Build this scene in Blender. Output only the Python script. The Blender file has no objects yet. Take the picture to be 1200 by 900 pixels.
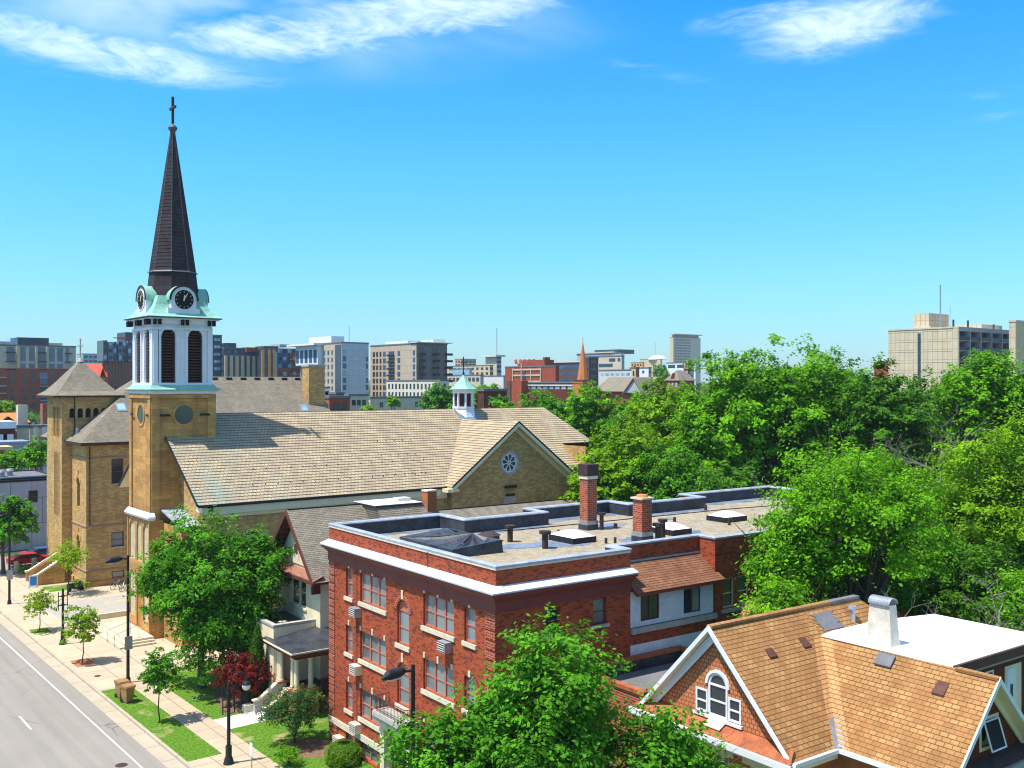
import bpy, math, random
import numpy as np
from mathutils import Vector
random.seed(7)
SC = bpy.context.scene
COL = SC.collection
H = 20.5; F = 1170.0; YAW = math.radians(38.3); RR = math.radians(2.3)

# ------------------------------------------------------------------ placing helpers
def ray(px, py=450.0):
    a = (px-600)/F; b = -(py-450)/F
    return (math.sin(YAW)+a*math.cos(YAW), math.cos(YAW)-a*math.sin(YAW), b)
def at(px, py, t):
    d = ray(px, py); return (d[0]*t, d[1]*t, H+d[2]*t)
def hd(px):
    d = ray(px); return d[0]/d[1]
def w2r(x, y):
    return (x*math.cos(RR)-y*math.sin(RR), x*math.sin(RR)+y*math.cos(RR))
def r2w(x, y):
    return (x*math.cos(RR)+y*math.sin(RR), -x*math.sin(RR)+y*math.cos(RR))

# ------------------------------------------------------------------ node helpers
def newmat(name, rough=0.8, spec=0.3, metal=0.0):
    m = bpy.data.materials.new(name); m.use_nodes = True
    nt = m.node_tree; b = nt.nodes['Principled BSDF']
    b.inputs['Roughness'].default_value = rough
    b.inputs['Specular IOR Level'].default_value = spec
    b.inputs['Metallic'].default_value = metal
    return m, nt, b
def nd(nt, t, **kw):
    n = nt.nodes.new(t)
    for k, v in kw.items():
        if k in ('operation', 'blend_type', 'data_type', 'interpolation', 'musgrave_type', 'feature', 'offset_frequency', 'squash_frequency', 'offset', 'noise_dimensions', 'attribute_name', 'vector_type'):
            setattr(n, k, v)
        else:
            key = int(k[1:]) if (k[0] == 'i' and k[1:].isdigit()) else k.replace('_', ' ')
            s = n.inputs[key]
            if isinstance(v, bpy.types.NodeSocket): nt.links.new(v, s)
            else: s.default_value = v
    return n
def c4(c): return (c[0], c[1], c[2], 1.0)
def mix(nt, f, a, b, mode='MIX'):
    n = nt.nodes.new('ShaderNodeMix'); n.data_type = 'RGBA'; n.blend_type = mode
    for s, v in ((n.inputs[0], f), (n.inputs[6], a), (n.inputs[7], b)):
        if isinstance(v, bpy.types.NodeSocket): nt.links.new(v, s)
        else: s.default_value = v if not isinstance(v, tuple) else c4(v)
    return n.outputs[2]
def uvmap(nt, sx=1, sy=1, src='UV'):
    tc = nt.nodes.new('ShaderNodeTexCoord')
    mp = nd(nt, 'ShaderNodeMapping', Vector=tc.outputs[src], Scale=(sx, sy, 1 if src == 'UV' else sx))
    return mp.outputs[0]
def noise(nt, vec, scale, detail=3, rough=.55, dist=0.0):
    n = nd(nt, 'ShaderNodeTexNoise', Vector=vec, Scale=scale, Detail=detail, Roughness=rough, Distortion=dist)
    return n.outputs[0]
def ramp(nt, f, p0, p1, c0=(0, 0, 0), c1=(1, 1, 1)):
    n = nt.nodes.new('ShaderNodeValToRGB'); nt.links.new(f, n.inputs[0])
    e = n.color_ramp.elements; e[0].position = p0; e[1].position = p1; e[0].color = c4(c0); e[1].color = c4(c1)
    return n.outputs[0]
def bump(nt, b, h, s=.3, d=.02):
    n = nd(nt, 'ShaderNodeBump', Height=h, Strength=s, Distance=d)
    nt.links.new(n.outputs[0], b.inputs['Normal'])
def link(nt, a, b): nt.links.new(a, b)

M = {}
def plain(name, col, rough=.7, var=.12, scale=1.2, spec=.3, metal=0, bmp=0.0):
    m, nt, b = newmat(name, rough, spec, metal)
    v = uvmap(nt, 1, 1, 'Object')
    f = noise(nt, v, scale, 5, .65)
    f2 = noise(nt, v, scale*7, 3, .6)
    d = tuple(max(0, c*(1-var*1.6)) for c in col); l = tuple(min(1, c*(1+var)) for c in col)
    c = mix(nt, ramp(nt, f, .3, .7), d, l)
    c = mix(nt, .35, c, mix(nt, ramp(nt, f2, .35, .65), d, l))
    link(nt, c, b.inputs['Base Color'])
    if bmp: bump(nt, b, f2, bmp, .02)
    M[name] = m; return m
def brick(name, c1, c2, mortar, bw=.21, bh=.072, ms=.011, dark=None, damt=.5, streak=(.9, 5.0), stain=.25, offset=.5, bias=0.0, rough=.85, bs=.25):
    m, nt, b = newmat(name, rough, .2)
    v = uvmap(nt)
    br = nd(nt, 'ShaderNodeTexBrick', Vector=v, Color1=c4(c1), Color2=c4(c2), Mortar=c4(mortar), Scale=1.0,
            Mortar_Size=ms, Mortar_Smooth=.2, Bias=bias, Brick_Width=bw, Row_Height=bh, offset=offset)
    c = br.outputs[0]
    if dark:
        br2 = nd(nt, 'ShaderNodeTexBrick', Vector=v, Color1=(0, 0, 0, 1), Color2=(1, 1, 1, 1), Mortar=(0, 0, 0, 1), Scale=1.0,
                 Mortar_Size=0.0, Brick_Width=bw*(1 if name.startswith('red_brick') else 2), Row_Height=bh*(1 if name.startswith('red_brick') else 2), Bias=0, offset=offset)
        f = noise(nt, uvmap(nt, *streak), 1.6, 3, .7)
        fr_ = nd(nt, 'ShaderNodeMath', operation='MULTIPLY', i0=ramp(nt, f, .2, .8), i1=(.45 if name.startswith('red_brick') else 1.0)).outputs[0]
        mm = nd(nt, 'ShaderNodeMath', operation='ADD', i0=fr_, i1=br2.outputs[0]).outputs[0]
        g = ramp(nt, mm, .95, 1.25)
        g2 = nd(nt, 'ShaderNodeMath', operation='MULTIPLY', i0=g, i1=damt).outputs[0]
        c = mix(nt, g2, c, dark)
    f3 = noise(nt, uvmap(nt, .35, .35), 1.0, 6, .65)
    c = mix(nt, stain, c, mix(nt, ramp(nt, f3, .3, .7), (.25, .25, .25), (1.0, 1.0, 1.0)), 'MULTIPLY')
    f4 = noise(nt, uvmap(nt, 1.3, .13), 1.0, 4, .6)
    c = mix(nt, stain*.8, c, mix(nt, ramp(nt, f4, .38, .62), (.45, .42, .40), (1.0, 1.0, 1.0)), 'MULTIPLY')
    link(nt, c, b.inputs['Base Color'])
    bump(nt, b, br.outputs[1], -bs, .01)
    M[name] = m; return m

brick('red_brick', (.46, .072, .015), (.30, .040, .011), (.36, .13, .07), dark=(.11, .035, .035), damt=.65, bw=.22, bh=.08, streak=(6.0, 18.0), stain=.15)
brick('red_brick_plain', (.46, .070, .020), (.30, .040, .016), (.44, .27, .19), ms=.018, bw=.30, bh=.115, dark=(.12, .03, .025), damt=.3)
brick('yellow_brick', (.74, .47, .175), (.60, .36, .12), (.48, .33, .16), dark=(.33, .20, .085), damt=.5, bw=.24, bh=.08, stain=.28, streak=(1.2, 5.0))
brick('orange_stone', (.72, .40, .13), (.60, .31, .09), (.48, .30, .14), bw=.62, bh=.28, ms=.012, dark=(.24, .13, .06), damt=.35, stain=.35)
brick('orange_brick', (.56, .17, .045), (.46, .125, .035), (.42, .2, .1), bw=.22, bh=.075)
brick('brown_brick', (.17, .10, .08), (.13, .075, .06), (.12, .08, .06))
brick('nave_tile', (.53, .44, .285), (.46, .38, .245), (.22, .165, .10), bw=.34, bh=.354, ms=.028, dark=(.33, .25, .19), damt=.45, streak=(.5, 1.2), stain=.18, bs=.5)
brick('grey_shingle', (.25, .215, .16), (.34, .295, .225), (.09, .08, .065), bw=.33, bh=.15, ms=.012, dark=(.16, .14, .11), damt=.14, stain=.25)
brick('dark_shingle', (.062, .043, .045), (.042, .031, .035), (.02, .015, .018), bw=.34, bh=.30, ms=.02, dark=(.05, .05, .06), damt=.5)
brick('orange_shingle', (.53, .30, .115), (.43, .225, .08), (.19, .09, .035), bw=.30, bh=.18, ms=.016, dark=(.36, .16, .06), damt=.5, streak=(.35, .9), stain=.4)
brick('salmon_shingle', (.55, .315, .135), (.48, .25, .10), (.24, .11, .05), bw=.30, bh=.18, ms=.014, stain=.15)
brick('brown_shingle', (.34, .16, .085), (.25, .11, .06), (.12, .06, .035), bw=.34, bh=.15, ms=.012, dark=(.2, .08, .05), damt=.4)
brick('scale_siding', (.60, .235, .10), (.52, .19, .08), (.26, .085, .035), bw=.19, bh=.17, ms=.02, bs=1.0, stain=.1)
brick('red_siding', (.20, .045, .02), (.16, .035, .016), (.09, .02, .01), bw=.22, bh=.14, ms=.012, stain=.3)
brick('panel_grey', (.52, .52, .58), (.48, .48, .54), (.17, .17, .2), bw=2.4, bh=3.2, ms=.04)
brick('cream_brick', (.70, .62, .40), (.54, .45, .27), (.46, .39, .25), bw=.24, bh=.08, ms=.01, stain=.2)
brick('concrete_panel', (.66, .56, .38), (.62, .52, .345), (.24, .19, .12), bw=1.55, bh=3.1, ms=.05, stain=.2, offset=0.0)
brick('zinc_panel', (.58, .61, .64), (.53, .57, .60), (.2, .22, .25), bw=3.0, bh=1.0, ms=.03, stain=.1)
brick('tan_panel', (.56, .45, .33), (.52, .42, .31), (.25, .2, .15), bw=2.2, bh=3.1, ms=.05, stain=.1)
brick('far_red', (.46, .095, .04), (.38, .075, .035), (.2, .06, .04), bw=.9, bh=.4, ms=.03, stain=.25)

plain('white_paint', (.74, .75, .78), .55, .07, .9)
plain('cream_trim', (.78, .67, .46), .6, .08, 1.5)
plain('stone', (.66, .58, .43), .8, .14, 2.5)
plain('limestone_grey', (.42, .40, .36), .8, .2, 2.5)
plain('maroon', (.20, .045, .042), .5, .12, 1.0)
plain('salmon', (.50, .15, .09), .6, .1, 2)
plain('flash_white', (.58, .63, .70), .45, .12, 3)
plain('flash_blue', (.38, .42, .49), .4, .25, 1.5, metal=.1)
plain('copper', (.26, .52, .42), .55, .25, .7)
plain('membrane', (.05, .055, .068), .38, .5, 1.3, bmp=.6)
plain('membrane_light', (.19, .235, .31), .45, .45, .8)
plain('roof_white', (.90, .90, .90), .6, .03, .3)
plain('dark_metal', (.018, .018, .022), .45, .2, 3)
plain('rust_metal', (.06, .035, .03), .7, .4, 4)
plain('galv', (.36, .38, .41), .4, .25, 3, metal=.4)
plain('bark', (.10, .075, .055), .9, .4, 6, bmp=.5)
plain('bark_grey', (.27, .24, .21), .9, .3, 6)
plain('dark_void', (.012, .012, .014), .8, .1)
plain('louvre', (.11, .045, .032), .7, .3, 2)
plain('stucco', (.66, .69, .74), .85, .16, .9, bmp=.4)
plain('cream_stucco', (.84, .71, .47), .85, .1, 1.1, bmp=.2)
plain('rust_red', (.40, .115, .045), .6, .4, 2.6)
plain('lead', (.10, .10, .11), .5, .2, 2)
plain('brown_trim', (.125, .038, .03), .6, .15, 1.5)
plain('copper_red', (.30, .135, .09), .6, .25, 1.8)
plain('string_stone', (.34, .22, .13), .8, .2, 2)
plain('chim_plaster', (.66, .60, .50), .85, .2, 2.2, bmp=.4)
plain('red_tile', (.62, .10, .06), .7, .15, 1)
plain('orange_tile', (.66, .22, .06), .7, .15, 1)
plain('tan_wall', (.62, .47, .27), .8, .1, .5)
plain('grey_wall', (.40, .41, .42), .8, .12, .5)
plain('beige_wall', (.60, .49, .36), .8, .15, .5)
plain('navy_panel', (.035, .06, .10), .35, .3, .2)
plain('podium_cream', (.68, .62, .47), .8, .1, .5)
plain('brown_and_shaded_tan', (.22, .165, .135), .7, .15, .3)  # brown for a roof; on the residence, tan with shade painted in
plain('spire_orange', (.58, .18, .05), .7, .15, 1)
plain('soil', (.20, .12, .07), .95, .35, 5)
plain('red_mulch', (.42, .15, .07), .95, .3, 6)
plain('concrete', (.52, .46, .36), .85, .1, 1.1)
plain('concrete_white', (.66, .64, .60), .85, .08, 1.5)
plain('concrete_step', (.60, .52, .36), .85, .12, 2)
plain('asphalt_roof', (.16, .16, .17), .9, .2, .7)
plain('red_paint', (.5, .02, .02), .3, .1, 2, spec=.6)
plain('black_paint', (.012, .013, .016), .25, .1, 2, spec=.6)
plain('blue_paint', (.03, .09, .28), .35, .1, 2)
plain('bin_tan', (.34, .19, .075), .55, .12, 3)
plain('rubber', (.02, .02, .02), .8, .1)
plain('yellow_paint', (.80, .55, .10), .7, .25, 4)
plain('line_white', (.62, .62, .60), .7, .15, 4)
plain('blue_sign', (.03, .25, .70), .5, .3, 4)
plain('lamp_glass', (.85, .80, .68), .3, .05, 2)
plain('flag_red', (.65, .03, .02), .7, .1, 2)
plain('orange_panel', (.80, .34, .07), .6, .1, .5)
plain('oak_door', (.42, .18, .05), .5, .2, 4)

def glassmat(name, dark, light, sky=.5, rough=.12):
    m, nt, b = newmat(name, rough, .6)
    oi = nt.nodes.new('ShaderNodeObjectInfo')
    r = ramp(nt, oi.outputs['Random'], .15, .85, dark, light)
    v = uvmap(nt, 1.0, .45)
    f = noise(nt, v, 1.3, 2, .5)
    c = mix(nt, ramp(nt, f, .35, .7), r, light)
    link(nt, c, b.inputs['Base Color'])
    b.inputs['Coat Weight'].default_value = sky
    b.inputs['Coat Roughness'].default_value = .04
    M[name] = m
glassmat('pane_curtain', (.09, .12, .125), (.21, .25, .25), .3)
glassmat('pane_dark', (.012, .018, .022), (.03, .042, .05), .15)
glassmat('pane_blue', (.02, .06, .12), (.05, .13, .24), .25)
glassmat('pane_navy', (.008, .018, .034), (.022, .045, .08), .12)
glassmat('pane_bright', (.10, .22, .30), (.30, .50, .62), .7)
glassmat('stained', (.03, .045, .04), (.07, .09, .08), .25)

# ground-type materials
def groundmat():
    m, nt, b = newmat('asphalt', .88, .2)
    v = uvmap(nt, 1, 1, 'Object')
    f = noise(nt, v, .22, 6, .6); g = noise(nt, v, 30, 2, .6)
    st = nd(nt, 'ShaderNodeMapping', Vector=v, Scale=(1.3, .035, 1)).outputs[0]
    s = noise(nt, st, 1.0, 4, .6)
    c = mix(nt, ramp(nt, f, .3, .7), (.235, .205, .17), (.31, .275, .225))
    c = mix(nt, .55, c, mix(nt, ramp(nt, s, .3, .75), (.185, .165, .14), (.35, .31, .26)))
    c = mix(nt, .25, c, mix(nt, ramp(nt, g, .3, .7), (.12, .12, .12), (.4, .4, .38)))
    vo = nd(nt, 'ShaderNodeTexVoronoi', feature='DISTANCE_TO_EDGE', Vector=mix(nt, .93, noise_col(nt, v, .5), v), Scale=.12)
    k = ramp(nt, vo.outputs[0], .0, .0045, (1, 1, 1), (0, 0, 0))
    k2 = nd(nt, 'ShaderNodeMath', operation='MULTIPLY', i0=k, i1=ramp(nt, noise(nt, v, .15, 2), .45, .6)).outputs[0]
    c = mix(nt, k2, c, (.09, .085, .08))
    link(nt, c, b.inputs['Base Color']); M['asphalt'] = m
def noise_col(nt, v, s):
    n = nd(nt, 'ShaderNodeTexNoise', Vector=v, Scale=s, Detail=4); return n.outputs[1]
groundmat()
def grassmat(name, a, bb, dry, dryamt=(.55, .72)):
    m, nt, b = newmat(name, .95, .1)
    v = uvmap(nt, 1, 1, 'Object')
    f = noise(nt, v, 3.0, 5, .7); g = noise(nt, v, 14, 3, .7); h = noise(nt, v, .45, 5, .65)
    c = mix(nt, ramp(nt, f, .3, .7), a, bb)
    c = mix(nt, .6, c, mix(nt, ramp(nt, noise(nt, v, 7, 4, .7), .38, .62), tuple(x*.4 for x in a), tuple(x*1.25 for x in bb)))
    c = mix(nt, ramp(nt, h, *dryamt), c, dry)
    link(nt, c, b.inputs['Base Color']); bump(nt, b, g, .9, .08); M[name] = m
grassmat('grass', (.065, .165, .012), (.135, .275, .025), (.38, .33, .15), (.56, .68))
grassmat('grass_dark', (.04, .10, .012), (.08, .17, .02), (.12, .12, .05), (.6, .8))
grassmat('city_ground', (.035, .075, .015), (.07, .11, .03), (.22, .21, .19), (.45, .6))
def slabmat(name, a, bb, sx, sy, joint, spots=True):
    m, nt, b = newmat(name, .88, .2)
    v = uvmap(nt, 1, 1, 'Object')
    br = nd(nt, 'ShaderNodeTexBrick', Vector=v, Color1=c4(a), Color2=c4(bb), Mortar=c4(joint), Scale=1.0, Mortar_Size=.03, Mortar_Smooth=.3, Bias=0, Brick_Width=sx, Row_Height=sy, offset=0.0)
    c = br.outputs[0]
    f = noise(nt, v, .9, 6, .65)
    c = mix(nt, .3, c, mix(nt, ramp(nt, f, .3, .7), (.5, .47, .42), (1, 1, 1)), 'MULTIPLY')
    if spots:
        g = noise(nt, v, 3.5, 3, .5); c = mix(nt, ramp(nt, g, .68, .76), c, (.32, .27, .22))
    link(nt, c, b.inputs['Base Color']); M[name] = m
slabmat('sidewalk', (.51, .41, .285), (.46, .37, .26), 1.75, 1.75, (.24, .19, .14))
slabmat('plaza', (.54, .44, .31), (.47, .39, .285), 2.4, 2.4, (.24, .19, .14))
slabmat('walk_white', (.72, .69, .64), (.68, .65, .6), 3.0, 1.5, (.42, .40, .36))
slabmat('gutter', (.47, .40, .30), (.43, .37, .28), 9.0, 2.6, (.22, .18, .14))
slabmat('drive', (.40, .37, .33), (.37, .345, .31), 60.0, 60.0, (.3, .3, .3))
def gravelmat():
    m, nt, b = newmat('gravel', .95, .15)
    v = uvmap(nt, 1, 1, 'Object')
    g = noise(nt, v, 7, 5, .85); f = noise(nt, v, .5, 5, .6); h = noise(nt, v, .42, 6, .72); k = noise(nt, v, 2.2, 4, .7)
    c = mix(nt, ramp(nt, g, .36, .64), (.13, .105, .07), (.50, .43, .31))
    c = mix(nt, .45, c, mix(nt, ramp(nt, k, .35, .65), (.17, .14, .10), (.46, .40, .29)))
    c = mix(nt, ramp(nt, f, .6, .72), c, (.36, .27, .17))
    c = mix(nt, ramp(nt, h, .63, .655), c, (.24, .27, .31))
    link(nt, c, b.inputs['Base Color']); bump(nt, b, g, .8, .04); M['gravel'] = m
gravelmat()
def spanmat():
    m, nt, b = newmat('spandrel', .5, .4)
    M['spandrel'] = m
def leafmat(name, a, bb, trans=.35, tint=None, rough=.55):
    m, nt, b = newmat(name, .8, .06)
    at_ = nt.nodes.new('ShaderNodeAttribute'); at_.attribute_name = 'tone'
    t = at_.outputs['Fac']
    n = nt.nodes.new('ShaderNodeValToRGB'); link(nt, t, n.inputs[0])
    e = n.color_ramp.elements
    e[0].position = 0; e[0].color = c4(a); e[1].position = 1; e[1].color = c4(bb)
    c = n.outputs[0]
    if tint:
        x = n.color_ramp.elements.new(.78); x.color = c4(bb); e[2].color = c4(tint)
    link(nt, c, b.inputs['Base Color'])
    tr = nd(nt, 'ShaderNodeBsdfTranslucent'); link(nt, mix(nt, .5, c, tuple(min(1, q*1.6) for q in bb)), tr.inputs[0])
    ms = nt.nodes.new('ShaderNodeMixShader'); ms.inputs[0].default_value = trans
    link(nt, b.outputs[0], ms.inputs[1]); link(nt, tr.outputs[0], ms.inputs[2])
    link(nt, ms.outputs[0], nt.nodes['Material Output'].inputs[0])
    M[name] = m
leafmat('leaf_maple', (.022, .085, .006), (.130, .385, .022), .32)
leafmat('leaf_bright', (.026, .100, .006), (.200, .480, .014), .32)
leafmat('leaf_deep', (.020, .070, .008), (.110, .290, .018), .30)
leafmat('leaf_yellow', (.045, .130, .006), (.240, .450, .014), .32)
leafmat('leaf_locust', (.12, .25, .010), (.30, .46, .02), .4)
leafmat('leaf_far', (.03, .085, .016), (.085, .19, .03), .25)
leafmat('leaf_shrub', (.020, .065, .014), (.06, .150, .030), .2, (.30, .13, .05))
leafmat('leaf_maroon', (.05, .008, .012), (.17, .016, .02), .3, (.50, .08, .03))
leafmat('leaf_hedge', (.05, .14, .008), (.22, .36, .02), .25)
leafmat('leaf_arbor', (.025, .075, .008), (.08, .18, .016), .2)

# ------------------------------------------------------------------ mesh builder
class MB:
    def __init__(s): s.v = []; s.f = []; s.m = []; s.uv = []
    def face(s, pts, m=0, uv=None):
        i = len(s.v); s.v.extend([tuple(p) for p in pts]); s.f.append(tuple(range(i, i+len(pts)))); s.m.append(m); s.uv.append(uv)
    def hexa(s, p, m=0):
        # p: 8 points, bottom 4 then top 4
        for q in ((0, 3, 2, 1), (4, 5, 6, 7), (0, 1, 5, 4), (1, 2, 6, 5), (2, 3, 7, 6), (3, 0, 4, 7)):
            s.face([p[k] for k in q], m)
        return s
    def box(s, x0, y0, z0, x1, y1, z1, m=0):
        return s.hexa([(x0, y0, z0), (x1, y0, z0), (x1, y1, z0), (x0, y1, z0), (x0, y0, z1), (x1, y0, z1), (x1, y1, z1), (x0, y1, z1)], m)
    def pbox(s, pl, u0, u1, z0, z1, d0, d1, m=0):
        P = pl.P
        return s.hexa([P(u0, z0, d0), P(u1, z0, d0), P(u1, z0, d1), P(u0, z0, d1), P(u0, z1, d0), P(u1, z1, d0), P(u1, z1, d1), P(u0, z1, d1)], m)
    def prism(s, a, b, m=0, caps=True):
        # a, b: matching 3D outlines
        n = len(a)
        for i in range(n):
            j = (i+1) % n; s.face([a[i], a[j], b[j], b[i]], m)
        if caps: s.face(list(reversed(a)), m); s.face(b, m)
        return s
    def ext(s, poly, z0, z1, m=0):
        return s.prism([(x, y, z0) for x, y in poly], [(x, y, z1) for x, y in poly], m)
    def cyl(s, x, y, z0, z1, r0, r1=None, n=14, m=0, ph=0.0):
        r1 = r0 if r1 is None else r1
        A = [(x+r0*math.cos(ph+2*math.pi*k/n), y+r0*math.sin(ph+2*math.pi*k/n), z0) for k in range(n)]
        B = [(x+r1*math.cos(ph+2*math.pi*k/n), y+r1*math.sin(ph+2*math.pi*k/n), z1) for k in range(n)]
        return s.prism(A, B, m)
    def lathe(s, x, y, prof, n=16, m=0, ph=0.0):
        for (r0, z0), (r1, z1) in zip(prof, prof[1:]):
            for k in range(n):
                a = ph+2*math.pi*k/n; b = ph+2*math.pi*(k+1)/n
                s.face([(x+r0*math.cos(a), y+r0*math.sin(a), z0), (x+r0*math.cos(b), y+r0*math.sin(b), z0),
                        (x+r1*math.cos(b), y+r1*math.sin(b), z1), (x+r1*math.cos(a), y+r1*math.sin(a), z1)], m)
        return s
    def tube(s, pts, r, n=6, m=0):
        pts = [Vector(p) for p in pts]
        if not isinstance(r, (list, tuple)): r = [r]*len(pts)
        rings = []
        for i, p in enumerate(pts):
            d = (pts[min(i+1, len(pts)-1)]-pts[max(i-1, 0)])
            if d.length < 1e-6: d = Vector((0, 0, 1))
            d.normalize()
            a = d.cross(Vector((0, 0, 1)) if abs(d.z) < .95 else Vector((1, 0, 0))); a.normalize(); b = d.cross(a)
            rings.append([tuple(p+(a*math.cos(2*math.pi*k/n)+b*math.sin(2*math.pi*k/n))*r[i]) for k in range(n)])
        for A, B in zip(rings, rings[1:]):
            for k in range(n):
                j = (k+1) % n; s.face([A[k], A[j], B[j], B[k]], m)
        s.face(rings[0][::-1], m); s.face(rings[-1], m)
        return s
    def pieces(s, name, mats, par, label=None):
        """one object for each separate piece"""
        own = {}; root = list(range(len(s.f)))
        def fi(a):
            while root[a] != a: root[a] = root[root[a]]; a = root[a]
            return a
        for i, f in enumerate(s.f):
            for k in f:
                key = tuple(round(q, 3) for q in s.v[k])
                if key in own: root[fi(i)] = fi(own[key])
                else: own[key] = i
        G = {}
        for i in range(len(s.f)): G.setdefault(fi(i), []).append(i)
        out = None
        for fs in G.values():
            m = MB()
            for i in fs: m.face([s.v[k] for k in s.f[i]], s.m[i], s.uv[i])
            out = m.build(name, mats, par, label)
        return out
    def build(s, name, mats, par, label=None, smooth=False, o=(0, 0, 0)):
        if par is not None and isinstance(par, T): ox, oy, oz = par.b
        elif par is not None: ox, oy, oz = par['_b']
        else: ox, oy, oz = o
        me = bpy.data.meshes.new(name)
        me.from_pydata([(x-ox, y-oy, z-oz) for x, y, z in s.v], [], s.f)
        if isinstance(mats, str): mats = [mats]
        for q in mats: me.materials.append(M[q])
        me.polygons.foreach_set('material_index', s.m)
        uv = me.uv_layers.new(name='UVMap'); data = []
        for fi, f in enumerate(s.f):
            if s.uv[fi]:
                for q in s.uv[fi]: data.extend(q)
                continue
            p0, p1, p2 = (Vector(s.v[f[k]]) for k in (0, 1, 2))
            n = (p1-p0).cross(p2-p0)
            if n.length < 1e-9 and len(f) > 3: n = (p2-p0).cross(Vector(s.v[f[3]])-p0)
            if n.length > 0: n.normalize()
            if abs(n.z) > .985:
                for k in f: data.extend((s.v[k][0], s.v[k][1]))
            else:
                e = Vector((-n.y, n.x, 0)); e.normalize()
                if abs(e.x) > abs(e.y):
                    if e.x < 0: e = -e
                elif e.y < 0: e = -e
                w = n.cross(e)
                if w.z < 0: w = -w
                for k in f:
                    q = Vector(s.v[k]); data.extend((q.dot(e), q.dot(w)))
        uv.data.foreach_set('uv', data)
        if smooth: me.polygons.foreach_set('use_smooth', [True]*len(s.f))
        ob = bpy.data.objects.new(name, me); COL.objects.link(ob)
        ob['_b'] = (ox, oy, oz)
        if par is not None: ob.parent = par.o if isinstance(par, T) else par
        if label: ob['label'] = label
        return ob
class PL:
    """a vertical wall plane: u runs along it, d is the distance out of it"""
    def __init__(s, ax, c, sg=-1): s.ax = ax; s.c = c; s.sg = sg
    def P(s, u, z, d=0.0):
        return (s.c+s.sg*d, u, z) if s.ax == 'x' else (u, s.c+s.sg*d, z)
class PLA:
    """a wall plane from point a towards point b, outward to the right of that direction"""
    def __init__(s, a, b):
        s.a = a; L = math.hypot(b[0]-a[0], b[1]-a[1]); s.L = L
        s.t = ((b[0]-a[0])/L, (b[1]-a[1])/L); s.n = (s.t[1], -s.t[0])
    def P(s, u, z, d=0.0):
        return (s.a[0]+s.t[0]*u+s.n[0]*d, s.a[1]+s.t[1]*u+s.n[1]*d, z)

class T:
    """a thing: an Empty at its base; b is its base in the coordinates its parts are written in"""
    def __init__(s, name, label, cat, x, y, z=0.0, fr='S', rot=None, group=None, kind=None):
        s.b = (x, y, z); o = bpy.data.objects.new(name, None); COL.objects.link(o); s.o = o
        if fr == 'R': wx, wy = r2w(x, y); o.location = (wx, wy, z); o.rotation_euler = (0, 0, -RR)
        else: o.location = (x, y, z); o.rotation_euler = (0, 0, rot or 0)
        o.empty_display_size = .5
        tag(o, label, cat, group, kind)
def tag(o, label=None, cat=None, group=None, kind=None):
    if label: o['label'] = label
    if cat: o['category'] = cat
    if group: o['group'] = group
    if kind: o['kind'] = kind
    return o
def top(mb, name, mats, label, cat, x, y, z=0, fr='S', group=None, smooth=False):
    """a thing that is a single mesh"""
    ob = mb.build(name, mats, None, None, smooth, (x, y, z))
    if fr == 'R': wx, wy = r2w(x, y); ob.location = (wx, wy, z); ob.rotation_euler = (0, 0, -RR)
    else: ob.location = (x, y, z)
    tag(ob, label, cat, group); return ob
def struct(mb, name, mats):
    ob = mb.build(name, mats, None); ob['kind'] = 'structure'; return ob
def kids(o): return [c for c in CH.get(o.name, [])]
CH = {}
def index_children():
    CH.clear()
    for o in bpy.data.objects:
        if o.parent: CH.setdefault(o.parent.name, []).append(o)
def copy_tree(o, par=None):
    c = o.copy(); COL.objects.link(c)
    if par is not None: c.parent = par
    for k in kids(o): copy_tree(k, c)
    return c

# ------------------------------------------------------------------ walls with real openings
def wall(mb, pl, u0, u1, z0, z1, ops=(), rev=.16, m=0, mr=None):
    mr = m if mr is None else mr
    us = sorted({u0, u1, *[max(u0, min(u1, q)) for o in ops for q in o[:2]]}); zs = sorted({z0, z1, *[max(z0, min(z1, q)) for o in ops for q in o[2:4]]})
    for a, b in zip(us, us[1:]):
        for c, d in zip(zs, zs[1:]):
            x, y = (a+b)/2, (c+d)/2
            if any(o[0] < x < o[1] and o[2] < y < o[3] for o in ops): continue
            mb.face([pl.P(a, c), pl.P(b, c), pl.P(b, d), pl.P(a, d)], m)
    for o in ops:
        a, b, c, d = o[:4]; arch = len(o) > 4
        r = (b-a)/2; sp = d-r if arch else d
        P = pl.P
        mb.face([P(a, c, 0), P(b, c, 0), P(b, c, -rev), P(a, c, -rev)], mr)
        mb.face([P(a, c, 0), P(a, sp, 0), P(a, sp, -rev), P(a, c, -rev)], mr)
        mb.face([P(b, c, 0), P(b, sp, 0), P(b, sp, -rev), P(b, c, -rev)], mr)
        if not arch: mb.face([P(a, d, 0), P(b, d, 0), P(b, d, -rev), P(a, d, -rev)], mr)
        else:
            n = 12; k = [(a+r-r*math.cos(math.pi*i/n), sp+r*math.sin(math.pi*i/n)) for i in range(n+1)]
            for (p, q), (s_, t_) in zip(k, k[1:]):
                mb.face([P(p, q, 0), P(s_, t_, 0), P(s_, t_, -rev), P(p, q, -rev)], mr)
                mb.face([P(p, q, 0), P(s_, t_, 0), P(s_, d, 0), P(p, d, 0)], m)
def arcpts(uc, zc, r, n=16, a0=0, a1=math.pi):
    return [(uc+r*math.cos(a0+(a1-a0)*i/n), zc+r*math.sin(a0+(a1-a0)*i/n)) for i in range(n+1)]
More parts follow.
